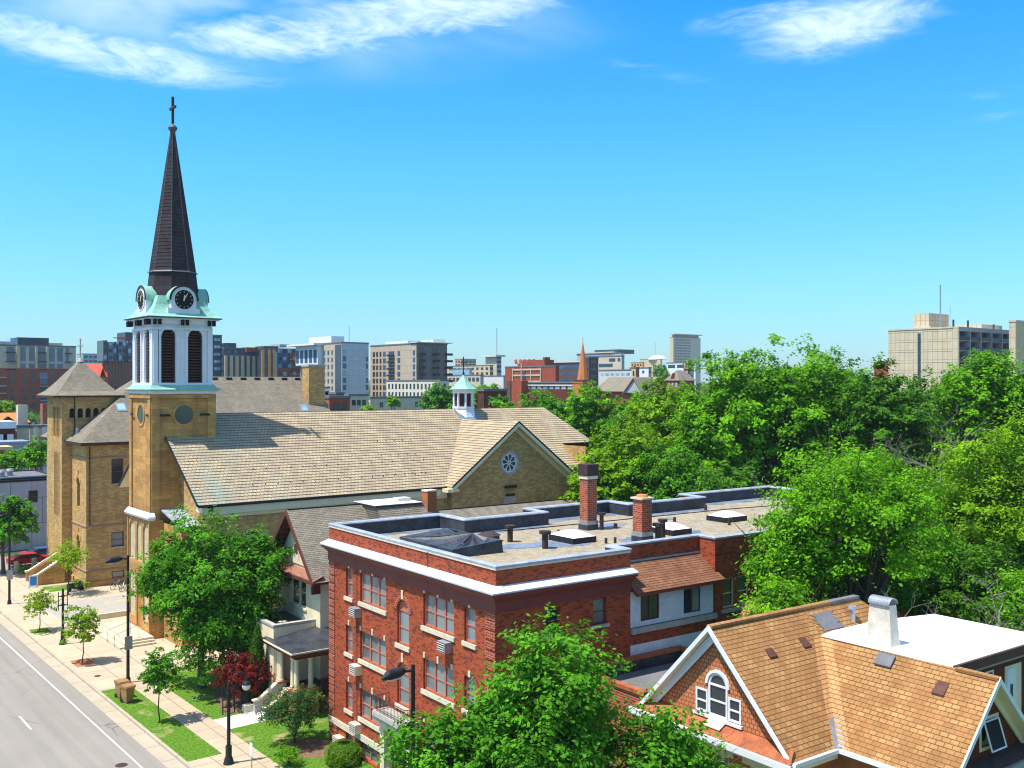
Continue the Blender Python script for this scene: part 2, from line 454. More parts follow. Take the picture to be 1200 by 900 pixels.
def ringband(mb, pl, uc, zc, r0, r1, d0, d1, m=0, n=24, a0=0, a1=2*math.pi):
    A = arcpts(uc, zc, r0, n, a0, a1); B = arcpts(uc, zc, r1, n, a0, a1); P = pl.P
    for i in range(n):
        a, b, c, d = A[i], A[i+1], B[i+1], B[i]
        mb.face([P(*a, d1), P(*b, d1), P(*c, d1), P(*d, d1)], m)
        mb.face([P(*a, d0), P(*b, d0), P(*b, d1), P(*a, d1)], m)
        mb.face([P(*d, d0), P(*c, d0), P(*c, d1), P(*d, d1)], m)
def disc(mb, pl, uc, zc, r, d, m=0, n=24):
    mb.face([pl.P(uc+r*math.cos(2*math.pi*i/n), zc+r*math.sin(2*math.pi*i/n), d) for i in range(n)], m)
def discbox(mb, pl, uc, zc, r, d0, d1, m=0, n=24):
    mb.prism([pl.P(uc+r*math.cos(2*math.pi*i/n), zc+r*math.sin(2*math.pi*i/n), d0) for i in range(n)],
             [pl.P(uc+r*math.cos(2*math.pi*i/n), zc+r*math.sin(2*math.pi*i/n), d1) for i in range(n)], m)

def window(pl, u0, u1, z0, z1, par, fm='white_paint', pm='pane_curtain', lights=1, rail=True, munt=0, fw=.07, rec=.14, sill=None, sillm='stone', arch=False, lab=None, mull=.11, stile='dh', pms=None):
    """frame (a part) with panes and sill (sub-parts); set rec metres back in its opening"""
    f = MB(); d0, d1 = -rec-.05, -rec+.02
    f.pbox(pl, u0, u0+fw, z0, z1 if not arch else z1-(u1-u0)/2, d0, d1); f.pbox(pl, u1-fw, u1, z0, z1 if not arch else z1-(u1-u0)/2, d0, d1)
    f.pbox(pl, u0+fw, u1-fw, z0, z0+fw, d0, d1)
    if arch:
        r = (u1-u0)/2; ringband(f, pl, (u0+u1)/2, z1-r, r-fw, r, d0, d1, n=14, a0=0, a1=math.pi); zt = z1-r
    else: f.pbox(pl, u0+fw, u1-fw, z1-fw, z1, d0, d1); zt = z1-fw
    W = (u1-u0-2*fw-(lights-1)*mull)/lights
    x = u0+fw; panes = []
    for k in range(lights):
        a, b = x, x+W
        if k: f.pbox(pl, a-mull, a, z0+fw, zt, d0, d1+.01)
        zm = z0+fw+(zt-z0-fw)*.47
        if rail: f.pbox(pl, a, b, zm-.03, zm+.03, d0+.01, d1-.01)
        if munt:
            for q in range(1, munt):
                uu = a+(b-a)*q/munt; f.pbox(pl, uu-.006, uu+.006, zm+.03, zt, d0+.02, d1-.02)
            zz = (zm+zt)/2+.03; f.pbox(pl, a, b, zz-.006, zz+.006, d0+.021, d1-.019)
        panes.append((a, b, z0+fw, zt)); x = b+mull
    if arch: f.pbox(pl, u0+fw, u1-fw, zt-.03, zt+.04, d0, d1)
    w = f.build('window', fm, par, lab)
    for i, (a, b, c, d) in enumerate(panes):
        p = MB(); p.pbox(pl, a-.004, b+.004, c-.004, d+.004, d0+.004, d0+.02)
        p.build('window_pane', (pms[i] if pms else pm), w)
    if arch and stile != 'fan':
        p = MB(); p.prism([pl.P(u, z, d0+.004) for u, z in arcpts((u0+u1)/2, zt+.03, (u1-u0)/2-fw)], [pl.P(u, z, d0+.02) for u, z in arcpts((u0+u1)/2, zt+.03, (u1-u0)/2-fw)])
        p.build('window_pane', pm, w)
    elif arch:
        p = MB(); p.prism([pl.P(u, z, d0+.02) for u, z in arcpts((u0+u1)/2, zt+.03, (u1-u0)/2-fw)], [pl.P(u, z, d0+.05) for u, z in arcpts((u0+u1)/2, zt+.03, (u1-u0)/2-fw)])
        p.build('arch_panel', 'salmon', w)
    if sill:
        s = MB(); s.pbox(pl, u0-.12, u1+.12, z0-sill, z0-.003, -rec, .09); s.build('window_sill', sillm, w)
    return w

# ------------------------------------------------------------------ roofs
def lapped(mb, pts, row, step, m=0, base=.006):
    """lap courses of tile or shingle over a convex roof polygon: every course is a tilted strip with its own lip"""
    P = [Vector(p) for p in pts]
    n = (P[1]-P[0]).cross(P[2]-P[0]); n.normalize()
    if n.z < 0: n = -n
    e = Vector((-n.y, n.x, 0)); e.normalize()
    if (abs(e.x) > abs(e.y) and e.x < 0) or (abs(e.y) >= abs(e.x) and e.y < 0): e = -e
    s = n.cross(e)
    if s.z < 0: s = -s
    L = [(p.dot(e), p.dot(s)) for p in P]; b0 = min(q[1] for q in L); b1 = max(q[1] for q in L)
    dn = P[0].dot(n)
    def back(a, b, h): return tuple(e*a+s*b+n*(dn+h))
    def clip(poly, lo, hi):
        for val, sg in ((lo, 1), (hi, -1)):
            out = []
            for i in range(len(poly)):
                p, q = poly[i], poly[(i+1) % len(poly)]
                ip, iq = sg*(p[1]-val) >= -1e-9, sg*(q[1]-val) >= -1e-9
                if ip: out.append(p)
                if ip != iq:
                    t = (val-p[1])/(q[1]-p[1]); out.append((p[0]+(q[0]-p[0])*t, val))
            poly = out
            if len(poly) < 3: return []
        return poly
    k = 0
    while b0+k*row < b1-1e-4:
        lo, hi = b0+k*row, min(b1, b0+(k+1)*row); c = clip(L, lo, hi); k += 1
        if len(c) < 3: continue
        f = lambda b: base+step*(1-(b-lo)/row)
        mb.face([back(a, b, f(b)) for a, b in c], m, [(a+(0.0), b-b0) for a, b in c])
        lows = [q[0] for q in c if abs(q[1]-lo) < 1e-6]
        if len(lows) >= 2 and step > 0:
            a, b = min(lows), max(lows)
            mb.face([back(a, lo, -.01), back(b, lo, -.01), back(b, lo, f(lo)), back(a, lo, f(lo))], m, [(a, lo-b0), (b, lo-b0), (b, lo-b0+.03), (a, lo-b0+.03)])
def deck(mb, pts, th=.12, m=0):
    mb.prism([(x, y, z-th) for x, y, z in pts], [tuple(p) for p in pts], m)
def board(mb, a, b, h, w, m=0, up=0.0):
    """a straight board from a to b, h deep downward and w thick to the side"""
    a = Vector(a); b = Vector(b); d = b-a; sd = Vector((d.y, -d.x, 0)); sd.normalize(); sd *= w
    z = Vector((0, 0, 1))
    mb.hexa([a-z*h, b-z*h, b-z*h+sd, a-z*h+sd, a+z*up, b+z*up, b+z*up+sd, a+z*up+sd], m)
def offs(path, d, closed=True):
    """offset an axis-aligned outline to its right by d"""
    n = len(path); out = []
    for i in range(n):
        if closed or 0 < i < n-1:
            p, q, r = path[i-1], path[i], path[(i+1) % n]
            d1 = Vector((q[0]-p[0], q[1]-p[1])).normalized(); d2 = Vector((r[0]-q[0], r[1]-q[1])).normalized()
            n1 = Vector((d1.y, -d1.x)); n2 = Vector((d2.y, -d2.x)); k = (n1+n2)/(1+n1.dot(n2))
        else:
            p, q = (path[0], path[1]) if i == 0 else (path[-2], path[-1])
            d1 = Vector((q[0]-p[0], q[1]-p[1])).normalized(); k = Vector((d1.y, -d1.x))
        out.append((path[i][0]+k.x*d, path[i][1]+k.y*d))
    return out
def sweep(mb, path, prof, closed=True, m=0):
    """run a profile of (d, z) along an outline; prof is a closed loop"""
    loops = [[(x, y, z) for x, y in offs(path, d, closed)] for d, z in prof]
    n = len(path); k = n if closed else n-1
    for a, b in zip(loops, loops[1:]+loops[:1]):
        for i in range(k):
            j = (i+1) % n; mb.face([a[i], a[j], b[j], b[i]], m)
    if not closed:
        mb.face([l[0] for l in loops], m); mb.face([l[-1] for l in loops][::-1], m)

# ------------------------------------------------------------------ foliage
def leafmesh(name, pts, nrm, size, tone, mat, tri=False, aspect=.55):
    """one mesh of many leaf faces; pts (n,3), nrm (n,3), size (n,), tone (n,)"""
    n = len(pts); rng = np.random.default_rng(n)
    nrm = nrm/np.maximum(1e-6, np.linalg.norm(nrm, axis=1))[:, None]
    r = rng.normal(size=(n, 3)); a = np.cross(nrm, r); a /= np.maximum(1e-6, np.linalg.norm(a, axis=1))[:, None]
    b = np.cross(nrm, a); s = size[:, None]
    if tri:
        V = np.stack([pts-a*s*.5-b*s*.35, pts+a*s*.5-b*s*.35, pts+b*s*.6], 1); k = 3
    else:
        V = np.stack([pts-b*s*.5, pts+a*s*aspect*.5-nrm*s*.06, pts+b*s*.5-nrm*s*.12, pts-a*s*aspect*.5-nrm*s*.06], 1); k = 4
    V = V.reshape(-1, 3)
    me = bpy.data.meshes.new(name)
    me.vertices.add(n*k); me.vertices.foreach_set('co', V.astype(np.float32).ravel())
    me.loops.add(n*k); me.loops.foreach_set('vertex_index', np.arange(n*k, dtype=np.int32))
    me.polygons.add(n); me.polygons.foreach_set('loop_start', np.arange(0, n*k, k, dtype=np.int32)); me.polygons.foreach_set('loop_total', np.full(n, k, dtype=np.int32))
    me.update(calc_edges=True)
    at_ = me.attributes.new('tone', 'FLOAT', 'FACE'); at_.data.foreach_set('value', np.clip(tone, 0, 1).astype(np.float32))
    me.materials.append(M[mat])
    return me
def unit(rng, n, zmin=-1.0):
    v = rng.normal(size=(int(n*3)+20, 3)); v /= np.linalg.norm(v, axis=1)[:, None]; v = v[v[:, 2] > zmin][:n]; return v
def fib(rng, n, zmin):
    k = int(n*2/(1-zmin))+1; i = np.arange(k)+.5; z = 1-2*i/k; a = i*2.39996+rng.uniform(0, 6.28); r = np.sqrt(1-z*z)
    v = np.stack([r*np.cos(a), r*np.sin(a), z], 1)+rng.normal(0, .13, (k, 3)); v /= np.linalg.norm(v, axis=1)[:, None]
    v = v[v[:, 2] > zmin]; return v
def crown_points(seed, c, rad, lobes, per_lobe, per_clump, clump, lobe_r=.42, zmin=-.55, fill=.12, shape='round'):
    """leaf positions for a crown: lobes on an uneven shell, clumps on each lobe, leaves in each clump"""
    rng = np.random.default_rng(seed); c = np.array(c, float); rad = np.array(rad, float)
    L = fib(rng, lobes, zmin)
    if shape == 'round': k = rng.uniform(.42, .72, len(L))
    else: k = rng.uniform(.35, .6, len(L))
    LC = c+L*rad*k[:, None]
    LC = np.vstack([LC, c[None, :]]); LR = np.concatenate([rng.uniform(.8, 1.2, len(L))*lobe_r, [lobe_r*1.1]])
    pts = []; nr = []; tn = []
    for lc, lr in zip(LC, LR):
        out = (lc-c)/rad; D = unit(rng, per_lobe, -.6)
        CC = lc+D*rad*lr*rng.uniform(.72, 1.12, per_lobe)[:, None]
        for cc, dd in zip(CC, D):
            m = int(per_clump*rng.uniform(.6, 1.35)); cs = clump*rng.uniform(.6, 1.35)
            q = rng.normal(size=(m, 3))*np.array([1, 1, .6])*cs*.33
            ax = dd/np.array(rad)*rad.mean(); t = rng.uniform(-.3, 1.0, m)
            p = cc+q*(1.15-np.clip(t, 0, 1)*.6)[:, None]+ax*t[:, None]*cs*.75; p[:, 2] -= np.abs(q[:, 0])*.25
            pts.append(p); nr.append(rng.normal(size=(m, 3))*.36+dd*.55+np.array([0, 0, .6])+q/cs*.5)
            tn.append(np.clip(rng.normal(.47, .22)+rng.normal(0, .16, m)+.12*t, 0, 1))
    pts = np.vstack(pts); nr = np.vstack(nr); tn = np.concatenate(tn)
    return pts, nr, tn, LC
def limbs(c, base, r0, LC, seed, mat, par, nfork=3, fork_h=.35, name='trunk', twigs=False):
    rng = random.Random(seed); mb = MB(); b = Vector(base); top_ = Vector((c[0], c[1], c[2]))
    f = b+(top_-b)*fork_h; f.x += rng.uniform(-.1, .1)
    mid = b+(f-b)*.5+Vector((rng.uniform(-.08, .08), rng.uniform(-.08, .08), 0))
    mb.tube([b-Vector((0, 0, .1)), b+Vector((0, 0, .25)), mid, f, f+(top_-f)*.6, top_], [r0*1.5, r0*1.08, r0*.92, r0*.8, r0*.45, r0*.16], 9)
    for q in LC[:-1]:
        q = Vector(q); s = f+(top_-f)*rng.uniform(-.1, .55); e = s+(q-s)*.5+Vector((0, 0, (q-s).length*-.05+rng.uniform(-.2, .2)))
        mb.tube([s, e, q], [r0*.42, r0*.25, r0*.1], 6)
        for _ in range(3):
            w = q+Vector((rng.uniform(-1, 1), rng.uniform(-1, 1), rng.uniform(-.2, 1)))*(q-s).length*.3
            mb.tube([e+(q-e)*.4, w], [r0*.14, r0*.04], 4)
    return mb.build(name, mat, par, smooth=True)
def tree(name, label, cat, x, y, crown_c, rad, mat, seed, lobes=14, per_lobe=22, per_clump=45, clump=.9, leaf=.2, r0=.25, tri=False, group=None, trunkmat='bark', lobe_r=.42, zmin=-.55, fork=.35, z=0.0):
    t = T(name, label, cat, x, y, z, group=group)
    c = (crown_c[0]-x, crown_c[1]-y, crown_c[2]-z)
    pts, nr, tn, LC = crown_points(seed, c, rad, lobes, per_lobe, per_clump, clump, lobe_r, zmin)
    rng = np.random.default_rng(seed+5)
    me = leafmesh('crown', pts, nr, leaf*rng.uniform(.7, 1.3, len(pts)), tn, mat, tri)
    o = bpy.data.objects.new('crown', me); COL.objects.link(o); o.parent = t.o; o['_b'] = t.b
    limbs((c[0]+x, c[1]+y, c[2]+z), (x, y, z), r0, [tuple(q+np.array([x, y, z])) for q in LC], seed, trunkmat, t, fork_h=fork)
    return t

# ================================================================== THE GROUND AND STREET
def sheet(name, mat, x0, y0, x1, y1, z):
    g = MB(); g.face([(x0, y0, z), (x1, y0, z), (x1, y1, z), (x0, y1, z)]); return struct(g, name, mat)
def sheetp(name, mat, poly, z):
    g = MB(); g.face([(x, y, z) for x, y in poly]); return struct(g, name, mat)
sheet('ground', 'city_ground', 19.72, -600, 5000, 6000, 0.0)
sheet('ground', 'city_ground', -3500, -600, 2.6, 6000, 0.0)
sheet('road', 'asphalt', 3.2, -200, 18.72, 1600, -.13)
sheet('gutter', 'gutter', 18.72, -200, 19.55, 1600, -.126)
k = MB(); k.box(19.55, -200, -.14, 19.74, 1600, .012); struct(k, 'kerb', 'gutter')
k = MB(); k.box(2.6, -200, -.14, 3.2, 1600, .012); struct(k, 'kerb', 'gutter')
g = MB(); g.face([(17.60, -200, -.126), (17.71, -200, -.126), (17.71, 1500, -.126), (17.60, 1500, -.126)])
yy = 4.6
while yy < 600:
    g.face([(14.36, yy, -.126), (14.48, yy, -.126), (14.48, yy+3.0, -.126), (14.36, yy+3.0, -.126)]); yy += 12.0
struct(g, 'lane_markings', 'line_white')
sheet('sidewalk', 'sidewalk', 21.7, -60, 23.45, 71.6, .006)
sheet('lawn', 'grass', 19.74, -60, 21.7, 50.2, .005)
sheet('lawn', 'grass', 19.74, 53.4, 21.7, 69.3, .005)
sheet('sidewalk', 'sidewalk', 19.74, 50.2, 21.7, 53.4, .006)
sheet('plaza', 'plaza', 19.74, 71.6, 40, 90.4, .006)
sheet('plaza', 'plaza', 19.74, 69.3, 21.7, 71.6, .006)
sheet('sidewalk', 'plaza', 19.74, 90.4, 23.0, 118, .006)
sheet('sidewalk', 'plaza', 23.0, 99.6, 60, 105.3, .008)
sheet('plaza', 'plaza', 23.0, 105.3, 28.6, 118, .006)
sheet('driveway', 'drive', 23.0, 90.4, 60, 99.6, .007)
sheet('side_street', 'asphalt', 19.74, 118, 900, 130, .009)
sheet('lawn', 'grass', 23.45, -60, 32.0, 71.6, .005)
sheetp('front_walk', 'walk_white', [(23.45, 56.9), r2w(24.2, 58.0), r2w(24.2, 60.15), (23.45, 59.1)], .010)
sheetp('planting_bed', 'soil', [r2w(22.0, 60.4), r2w(25.1, 60.4), r2w(25.1, 66), r2w(23.2, 66), r2w(22.3, 63)], .009)
sheetp('planting_bed', 'soil', [r2w(22.9, 51.0), r2w(24.4, 50.0), r2w(25.4, 52.5), r2w(24.4, 53.8), r2w(23.2, 53.8), r2w(22.4, 52.2)], .0085)
sheet('yard', 'grass_dark', 32.0, -60, 95, 73, .004)
sheet('lawn', 'grass', 25.2, 105.35, 28.5, 108.4, .012)
g = MB()
for a, b, c, d in ((25.6, 94.0, 27.2, 94.25), (28.0, 96.9, 30.0, 97.2), (27.6, 92.6, 29.6, 92.8)): g.face([(a, b, .012), (c, b, .012), (c, d, .012), (a, d, .012)])
struct(g, 'drive_markings', 'yellow_paint')
for (x, y) in ((20.69, 77.13), (20.55, 89.16)):
    sheet('tree_pit', 'red_mulch' if y < 80 else 'grass', x-.6, y-1.0, x+.75, y+1.1, .011)
k = MB(); k.cyl(16.9, 55.5, -0.128, -0.116, 0.32, None, 18); top(k, 'manhole_cover', 'rust_metal', 'round iron manhole cover in the road by the white edge line', 'manhole cover', 16.9, 55.5)
k = MB(); k.cyl(20.6, 73, 0.007, 0.019, 0.22, None, 18); top(k, 'manhole_cover', 'rust_metal', 'small round utility cover in the pavement between tall lamp and mulch square', 'manhole cover', 20.6, 73)
k = MB(); k.cyl(12.6, 72, -0.128, -0.116, 0.36, None, 18); top(k, 'manhole_cover', 'rust_metal', 'round iron manhole cover in the middle of the far lane', 'manhole cover', 12.6, 72)
# ================================================================== THE RED BRICK APARTMENT BUILDING
RB = T('apartment_building', 'red brick flat-roofed apartment building with a maroon cornice and gravel roof', 'building', 25.4, 36.18, 0, 'R')
FX, FY = 25.4, 36.18
pf = PL('x', FX, -1); ps = PL('y', FY, -1)
w3 = (8.6, 10.2); w2 = (5.47, 7.02); w1 = (2.3, 3.87); wb = (.12, 1.0)
narrow = (50.02, 50.82); tripA = (46.2, 49.1); stair = (43.8, 45.0); tripB = (39.62, 42.4); single = (37.8, 38.72)
ops = []
for zz in (w3, w2, w1): ops += [narrow+zz, tripA+zz, tripB+zz, single+zz]
st3 = stair+(7.2, 9.5, 'arch'); st2 = stair+(4.1, 6.3, 'arch')
ops += [st3, st2]
bops = [(50.02, 50.82)+wb, (47.2, 49.0)+wb, (39.8, 42.2)+wb, (37.8, 38.7)+wb]
door = (43.35, 45.55, .2, 2.75)
w = MB()
wall(w, pf, FY, 52.93, 1.02, 10.5, [o for o in ops]+[(door[0], door[1], 1.02, door[3])], .18)
wall(w, pf, FY, 52.93, -.3, 1.02, bops+[(door[0], door[1], .2, 1.02)], .18)
wall(w, pf, FY, 52.93, 10.5, 12.35, [], .1)
sops = [(28.2, 29.05, 8.95, 10.23), (31.08, 31.92, 9.0, 10.25), (28.2, 29.05, 5.9, 7.2), (31.08, 31.9, 5.9, 7.2), (28.2, 29.05, 2.8, 4.1)]
wall(w, ps, FX, 33.46, -.3, 12.35, sops, .18)
rops = [(40.08, 41.02, 8.6, 10.2), (41.22, 42.16, 8.6, 10.2), (43.71, 44.5, 9.1, 10.2), (44.9, 45.7, 9.1, 10.2), (46.1, 46.9, 9.1, 10.2), (40.08, 41.02, 5.4, 7.0), (41.22, 42.16, 5.4, 7.0)]
wall(w, ps, 39.48, 63.0, -.3, 12.35, rops, .18)
wall(w, PL('y', 36.24, -1), 33.46, 39.48, 7.66, 8.5, [], .1)
wall(w, PL('y', 37.35, -1), 33.46, 39.48, 10.3, 12.35, [], .1)
wall(w, PL('x', 39.48, -1), FY, 37.35, 8.5, 12.35, [], .1)
wall(w, PL('x', 33.46, 1), FY, 37.35, 8.5, 12.35, [], .1)
outline = [(25.4, 36.18), (33.46, 36.18), (33.46, 37.35), (39.48, 37.35), (39.48, 36.18), (63, 36.18), (63, 52.1), (53, 52.1), (53, 50.1), (46.2, 50.1), (46.2, 52.1), (38.7, 52.1), (38.7, 50.1), (33, 50.1), (33, 52.93), (25.4, 52.93)]
for a, b in list(zip(outline, outline[1:]+outline[:1]))[5:15]:
    w.face([(a[0], a[1], 0), (b[0], b[1], 0), (b[0], b[1], 12.35), (a[0], a[1], 12.35)])
w.build('wall', 'red_brick', RB)
# soldier-like plain brick just beside the corner of the parapet
# quoins: raised brick blocks
q = MB()
for (a, b) in ((36.19, 36.95), (52.2, 52.92)):
    z = 1.45; i = 0
    while z < 10.1:
        q.pbox(pf, a, b, z, z+.36, 0.0, .045); z += .45
for (a, b) in ((51.9, 52.9), (49.25, 49.9)):
    z = .05
    while z < .95: q.pbox(pf, a if a > 51 else a, b, z, z+.2, 0, .05); z += .27
q.pieces('quoin', 'red_brick_plain', RB)
# stone band, cornice, flashing, coping
path = [(25.4, 52.93), (25.4, 36.18), (33.46, 36.18)]
path2 = [(25.4, 53.0), (25.4, 36.18), (33.5, 36.18)]
s = MB(); s.pbox(pf, 46.3, 52.93, 1.06, 1.40, .003, .09); s.pbox(pf, 36.2, 42.5, 1.06, 1.40, .003, .09); s.pieces('stone_band', 'stone', RB)
def opensweep(name, mat, path, prof, par):
    m = MB(); sweep(m, path, prof, closed=False); return m.build(name, mat, par)
cor = opensweep('cornice', 'maroon', path2, [(0.003, 10.35), (.07, 10.35), (.07, 10.82), (.20, 10.95), (.26, 10.98), (.36, 11.10), (.50, 11.14), (.54, 11.30), (.50, 11.33), (0.003, 11.46)], RB)
opensweep('cornice_flashing', 'flash_white', path2, [(0.004, 11.475), (.55, 11.342), (.57, 11.29), (.58, 11.36), (0.004, 11.55)], cor)
cop = MB()
sweep(cop, outline, [(.05, 12.33), (.06, 12.42), (-.02, 12.47), (-.30, 12.45), (-.36, 12.38), (-.36, 12.33)])
cop.build('parapet_coping', 'flash_blue', RB)
cl = MB(); sweep(cl, [(25.4, 52.93), (25.4, 36.18), (33.46, 36.18)], [(.004, 12.24), (.045, 12.24), (.045, 12.325), (.004, 12.325)], closed=False); cl.build('coping_base', 'stone', RB)
inn = offs(outline, -.33)
p = MB()
for a, b in zip(inn, inn[1:]+inn[:1]): p.face([(a[0], a[1], 11.55), (b[0], b[1], 11.55), (b[0], b[1], 12.36), (a[0], a[1], 12.36)])
p.build('parapet_lining', 'membrane', RB)
d = MB(); d.face([(x, y, 11.6) for x, y in offs(outline, -.2)]); d.build('roof_deck', 'gravel', RB)
# light membrane strips and patches on the gravel
rr = random.Random(3); pm = MB()
def patch(cx, cy, a, b, n=22):
    pm.face([(cx+math.cos(2*math.pi*i/n)*a*rr.uniform(.72, 1.12), cy+math.sin(2*math.pi*i/n)*b*rr.uniform(.72, 1.12), 11.606+len(pm.f)*.0006) for i in range(n)])
def strip(x0, y0, x1, y1, w0, n=16):
    A = []; B = []
    L = math.hypot(x1-x0, y1-y0); nx, ny = -(y1-y0)/L, (x1-x0)/L
    for i in range(n+1):
        t = i/n; A.append((x0+(x1-x0)*t, y0+(y1-y0)*t)); ww = w0*rr.uniform(.55, 1.15); B.append((x0+(x1-x0)*t+nx*ww, y0+(y1-y0)*t+ny*ww))
    pm.face([(x, y, 11.606+len(pm.f)*.0006) for x, y in A+B[::-1]])
strip(38.4, 49.77, 33.3, 49.77, 1.1); strip(46.0, 51.77, 39, 51.77, 1.3); strip(52.8, 49.77, 46.5, 49.77, 1.0); strip(62, 51.7, 53.3, 51.7, 1.2)
strip(32.6, 52.5, 25.8, 52.5, .8); strip(33.2, 49.8, 33.2, 52.4, .9)
strip(25.75, 52.5, 25.75, 46.6, .5)
for a in ((31.6, 44.3, 2.2, .75), (33.6, 43.9, 1.9, .8), (36.6, 45.2, 1.6, 1.2), (35.2, 43.0, 1.7, .8), (41.4, 47.2, 1.8, .9), (39.6, 41.9, 1.6, 1.0), (43.3, 42.4, 1.5, 1.2), (50, 44.6, 1.5, 1.0), (39.9, 39.0, 2.6, .8), (27.6, 43.6, 1.2, 1.2), (47, 47.2, .7, .4)): patch(*a)
pm.build('membrane_patches', 'membrane_light', RB)
# the black membrane covered hatch curb and its fallen cover
hx0, hy0, hx1, hy1 = 27.4, 42.9, 30.6, 48.4
h = MB(); h.prism([(hx0, hy0, 11.58), (hx1, hy0, 11.58), (hx1, hy1, 11.58), (hx0, hy1, 11.58)], [(hx0+.05, hy0+.05, 12.05), (hx1-.05, hy0+.05, 12.28), (hx1-.05, hy1-.05, 12.28), (hx0+.05, hy1-.05, 12.05)], caps=False)
cx, cy = hx0+2.25, hy0+2.2
cor4 = [(hx0+.05, hy0+.05, 12.05), (hx1-.05, hy0+.05, 12.28), (hx1-.05, hy1-.05, 12.28), (hx0+.05, hy1-.05, 12.05)]
ctr = [(29.8, 44.6, 12.5), (28.6, 44.4, 12.0), (29.1, 43.5, 12.12), (29.3, 45.7, 12.1)]
N_ = 7
for i in range(4):
    a, b = cor4[i], cor4[(i+1) % 4]
    for j in range(N_):
        t0, t1 = j/N_, (j+1)/N_
        pa = [a[k_]+(b[k_]-a[k_])*t0 for k_ in range(3)]; pb = [a[k_]+(b[k_]-a[k_])*t1 for k_ in range(3)]
        wob = (.09 if j % 2 else -.07)
        m0 = [(pa[k_]*.5+ctr[0][k_]*.5) for k_ in range(3)]; m1 = [(pb[k_]*.5+ctr[0][k_]*.5) for k_ in range(3)]
        m0[2] += (wob-.15); m1[2] += (-wob-.15)
        h.face([pa, pb, m1, m0]); h.face([m0, m1, ctr[0]])
h.build('roof_hatch', 'membrane', RB, 'black membrane draped over a low roof curb')
def domelight(x0, y0, x1, y1):
    c = MB(); c.box(x0, y0, 11.58, x1, y1, 11.93); o = c.build('skylight', 'dark_metal', RB)
    s = MB(); n = 8
    for i in range(n):
        for j in range(n):
            def q(i, j):
                u, v = i/n, j/n; return (x0+.03+(x1-x0-.06)*u, y0+.03+(y1-y0-.06)*v, 11.94+.30*(math.sin(math.pi*u)*math.sin(math.pi*v))**.6)
            s.face([q(i, j), q(i+1, j), q(i+1, j+1), q(i, j+1)])
    s.build('skylight_dome', 'roof_white', o, smooth=True)
domelight(35.2, 42.7, 36.9, 44.9); domelight(41.9, 41.7, 43.5, 43.6); domelight(48.6, 43.6, 50.6, 45.3)
def chimney(x, y, z0, z1, a, b, par, mat='red_brick_plain', cap=None):
    c = MB(); c.box(x, y, z0+.55, x+a, y+b, z1); o = c.build('chimney', mat, par)
    f = MB(); f.box(x-.06, y-.06, z0-.02, x+a+.06, y+b+.06, z0+.32); f.build('chimney_base', 'membrane', o)
    f = MB(); f.box(x-.045, y-.045, z0+.323, x+a+.045, y+b+.045, z0+.56); f.build('chimney_flashing', 'galv', o)
    return o
c1 = chimney(39.35, 46.35, 11.6, 14.7, .74, .74, RB)
f = MB(); f.box(39.30, 46.30, 14.703, 40.14, 47.14, 14.9); f.build('chimney_band', 'stone', c1)
f = MB(); f.box(39.27, 46.27, 14.902, 40.17, 47.17, 15.6); f.build('chimney_cap', 'rust_metal', c1)
c2 = chimney(38.8, 41.0, 11.6, 14.0, .76, .76, RB)
f = MB(); f.box(38.7, 40.9, 14.003, 39.66, 41.86, 14.1); f.build('chimney_cap', 'stone', c2)
f = MB(); f.cyl(39.17, 41.38, 14.1, 14.25, .36, .3, 12); f.build('chimney_pot', 'orange_tile', c2)
def vent(x, y, h, r, cap=True, cr=1.9):
    v = MB(); v.cyl(x, y, 11.58, 11.6+h, r, r, 14); o = v.build('vent_pipe', 'rust_metal', RB)
    if cap: v = MB(); v.cyl(x, y, 11.6+h, 11.6+h+.16, r*cr, r*cr, 16); v.build('vent_cap', 'rust_metal', o)
vent(33.0, 45.6, .78, .16); vent(33.2, 42.65, .80, .17); vent(40.3, 46.15, .9, .13); vent(39.95, 40.9, .85, .17); vent(40.9, 41.5, .95, .16, True, 1.7)
vent(41.3, 46.0, .32, .11, False); vent(36.8, 46.0, .3, .08, False); vent(37.0, 42.0, .3, .08, False); vent(37.5, 41.8, .32, .08, False); vent(41.7, 40.2, .35, .1, False); vent(46.4, 46.0, .3, .1, False); vent(48.1, 42.9, .4, .1, False); vent(52.5, 49, .35, .1, False)
v = MB(); v.cyl(32.2, 46.55, 11.58, 11.95, .62, .6, 18); o = v.build('exhaust_fan', 'rust_metal', RB); v = MB(); v.cyl(32.2, 46.55, 11.953, 12.1, .7, .35, 18); v.build('fan_cover', 'rust_metal', o)
# roof cable
v = MB(); v.tube([(30, 50.5, 11.63), (36, 48.9, 11.63), (45, 48.6, 11.63), (54, 48.3, 11.63), (62, 47.2, 11.63)], .03, 5); v.build('roof_cable', 'dark_metal', RB)
# windows of the front
PMS = ['pane_curtain', 'pane_curtain', 'pane_curtain']
for zz in (w3, w2, w1):
    window(pf, *narrow, *zz, RB, 'salmon', 'pane_curtain', 1, sill=.2)
    window(pf, *tripA, *zz, RB, 'salmon', 'pane_curtain', 3, sill=.22, pms=PMS)
    window(pf, *tripB, *zz, RB, 'salmon', 'pane_curtain', 3, sill=.22)
    window(pf, *single, *zz, RB, 'salmon', 'pane_curtain', 1, sill=.2)
for o in (st3, st2): window(pf, o[0], o[1], o[2], o[3], RB, 'salmon', 'pane_curtain', 1, munt=0, sill=.22, arch=True, stile='fan')
for o in bops: window(pf, *o, RB, 'salmon', 'pane_curtain', 2 if o[1]-o[0] > 1 else 1, rail=False)
for o in sops: window(ps, *o, RB, 'maroon', 'pane_curtain' if o[0] > 30 else 'pane_dark', 1, sill=.16, sillm='limestone_grey')
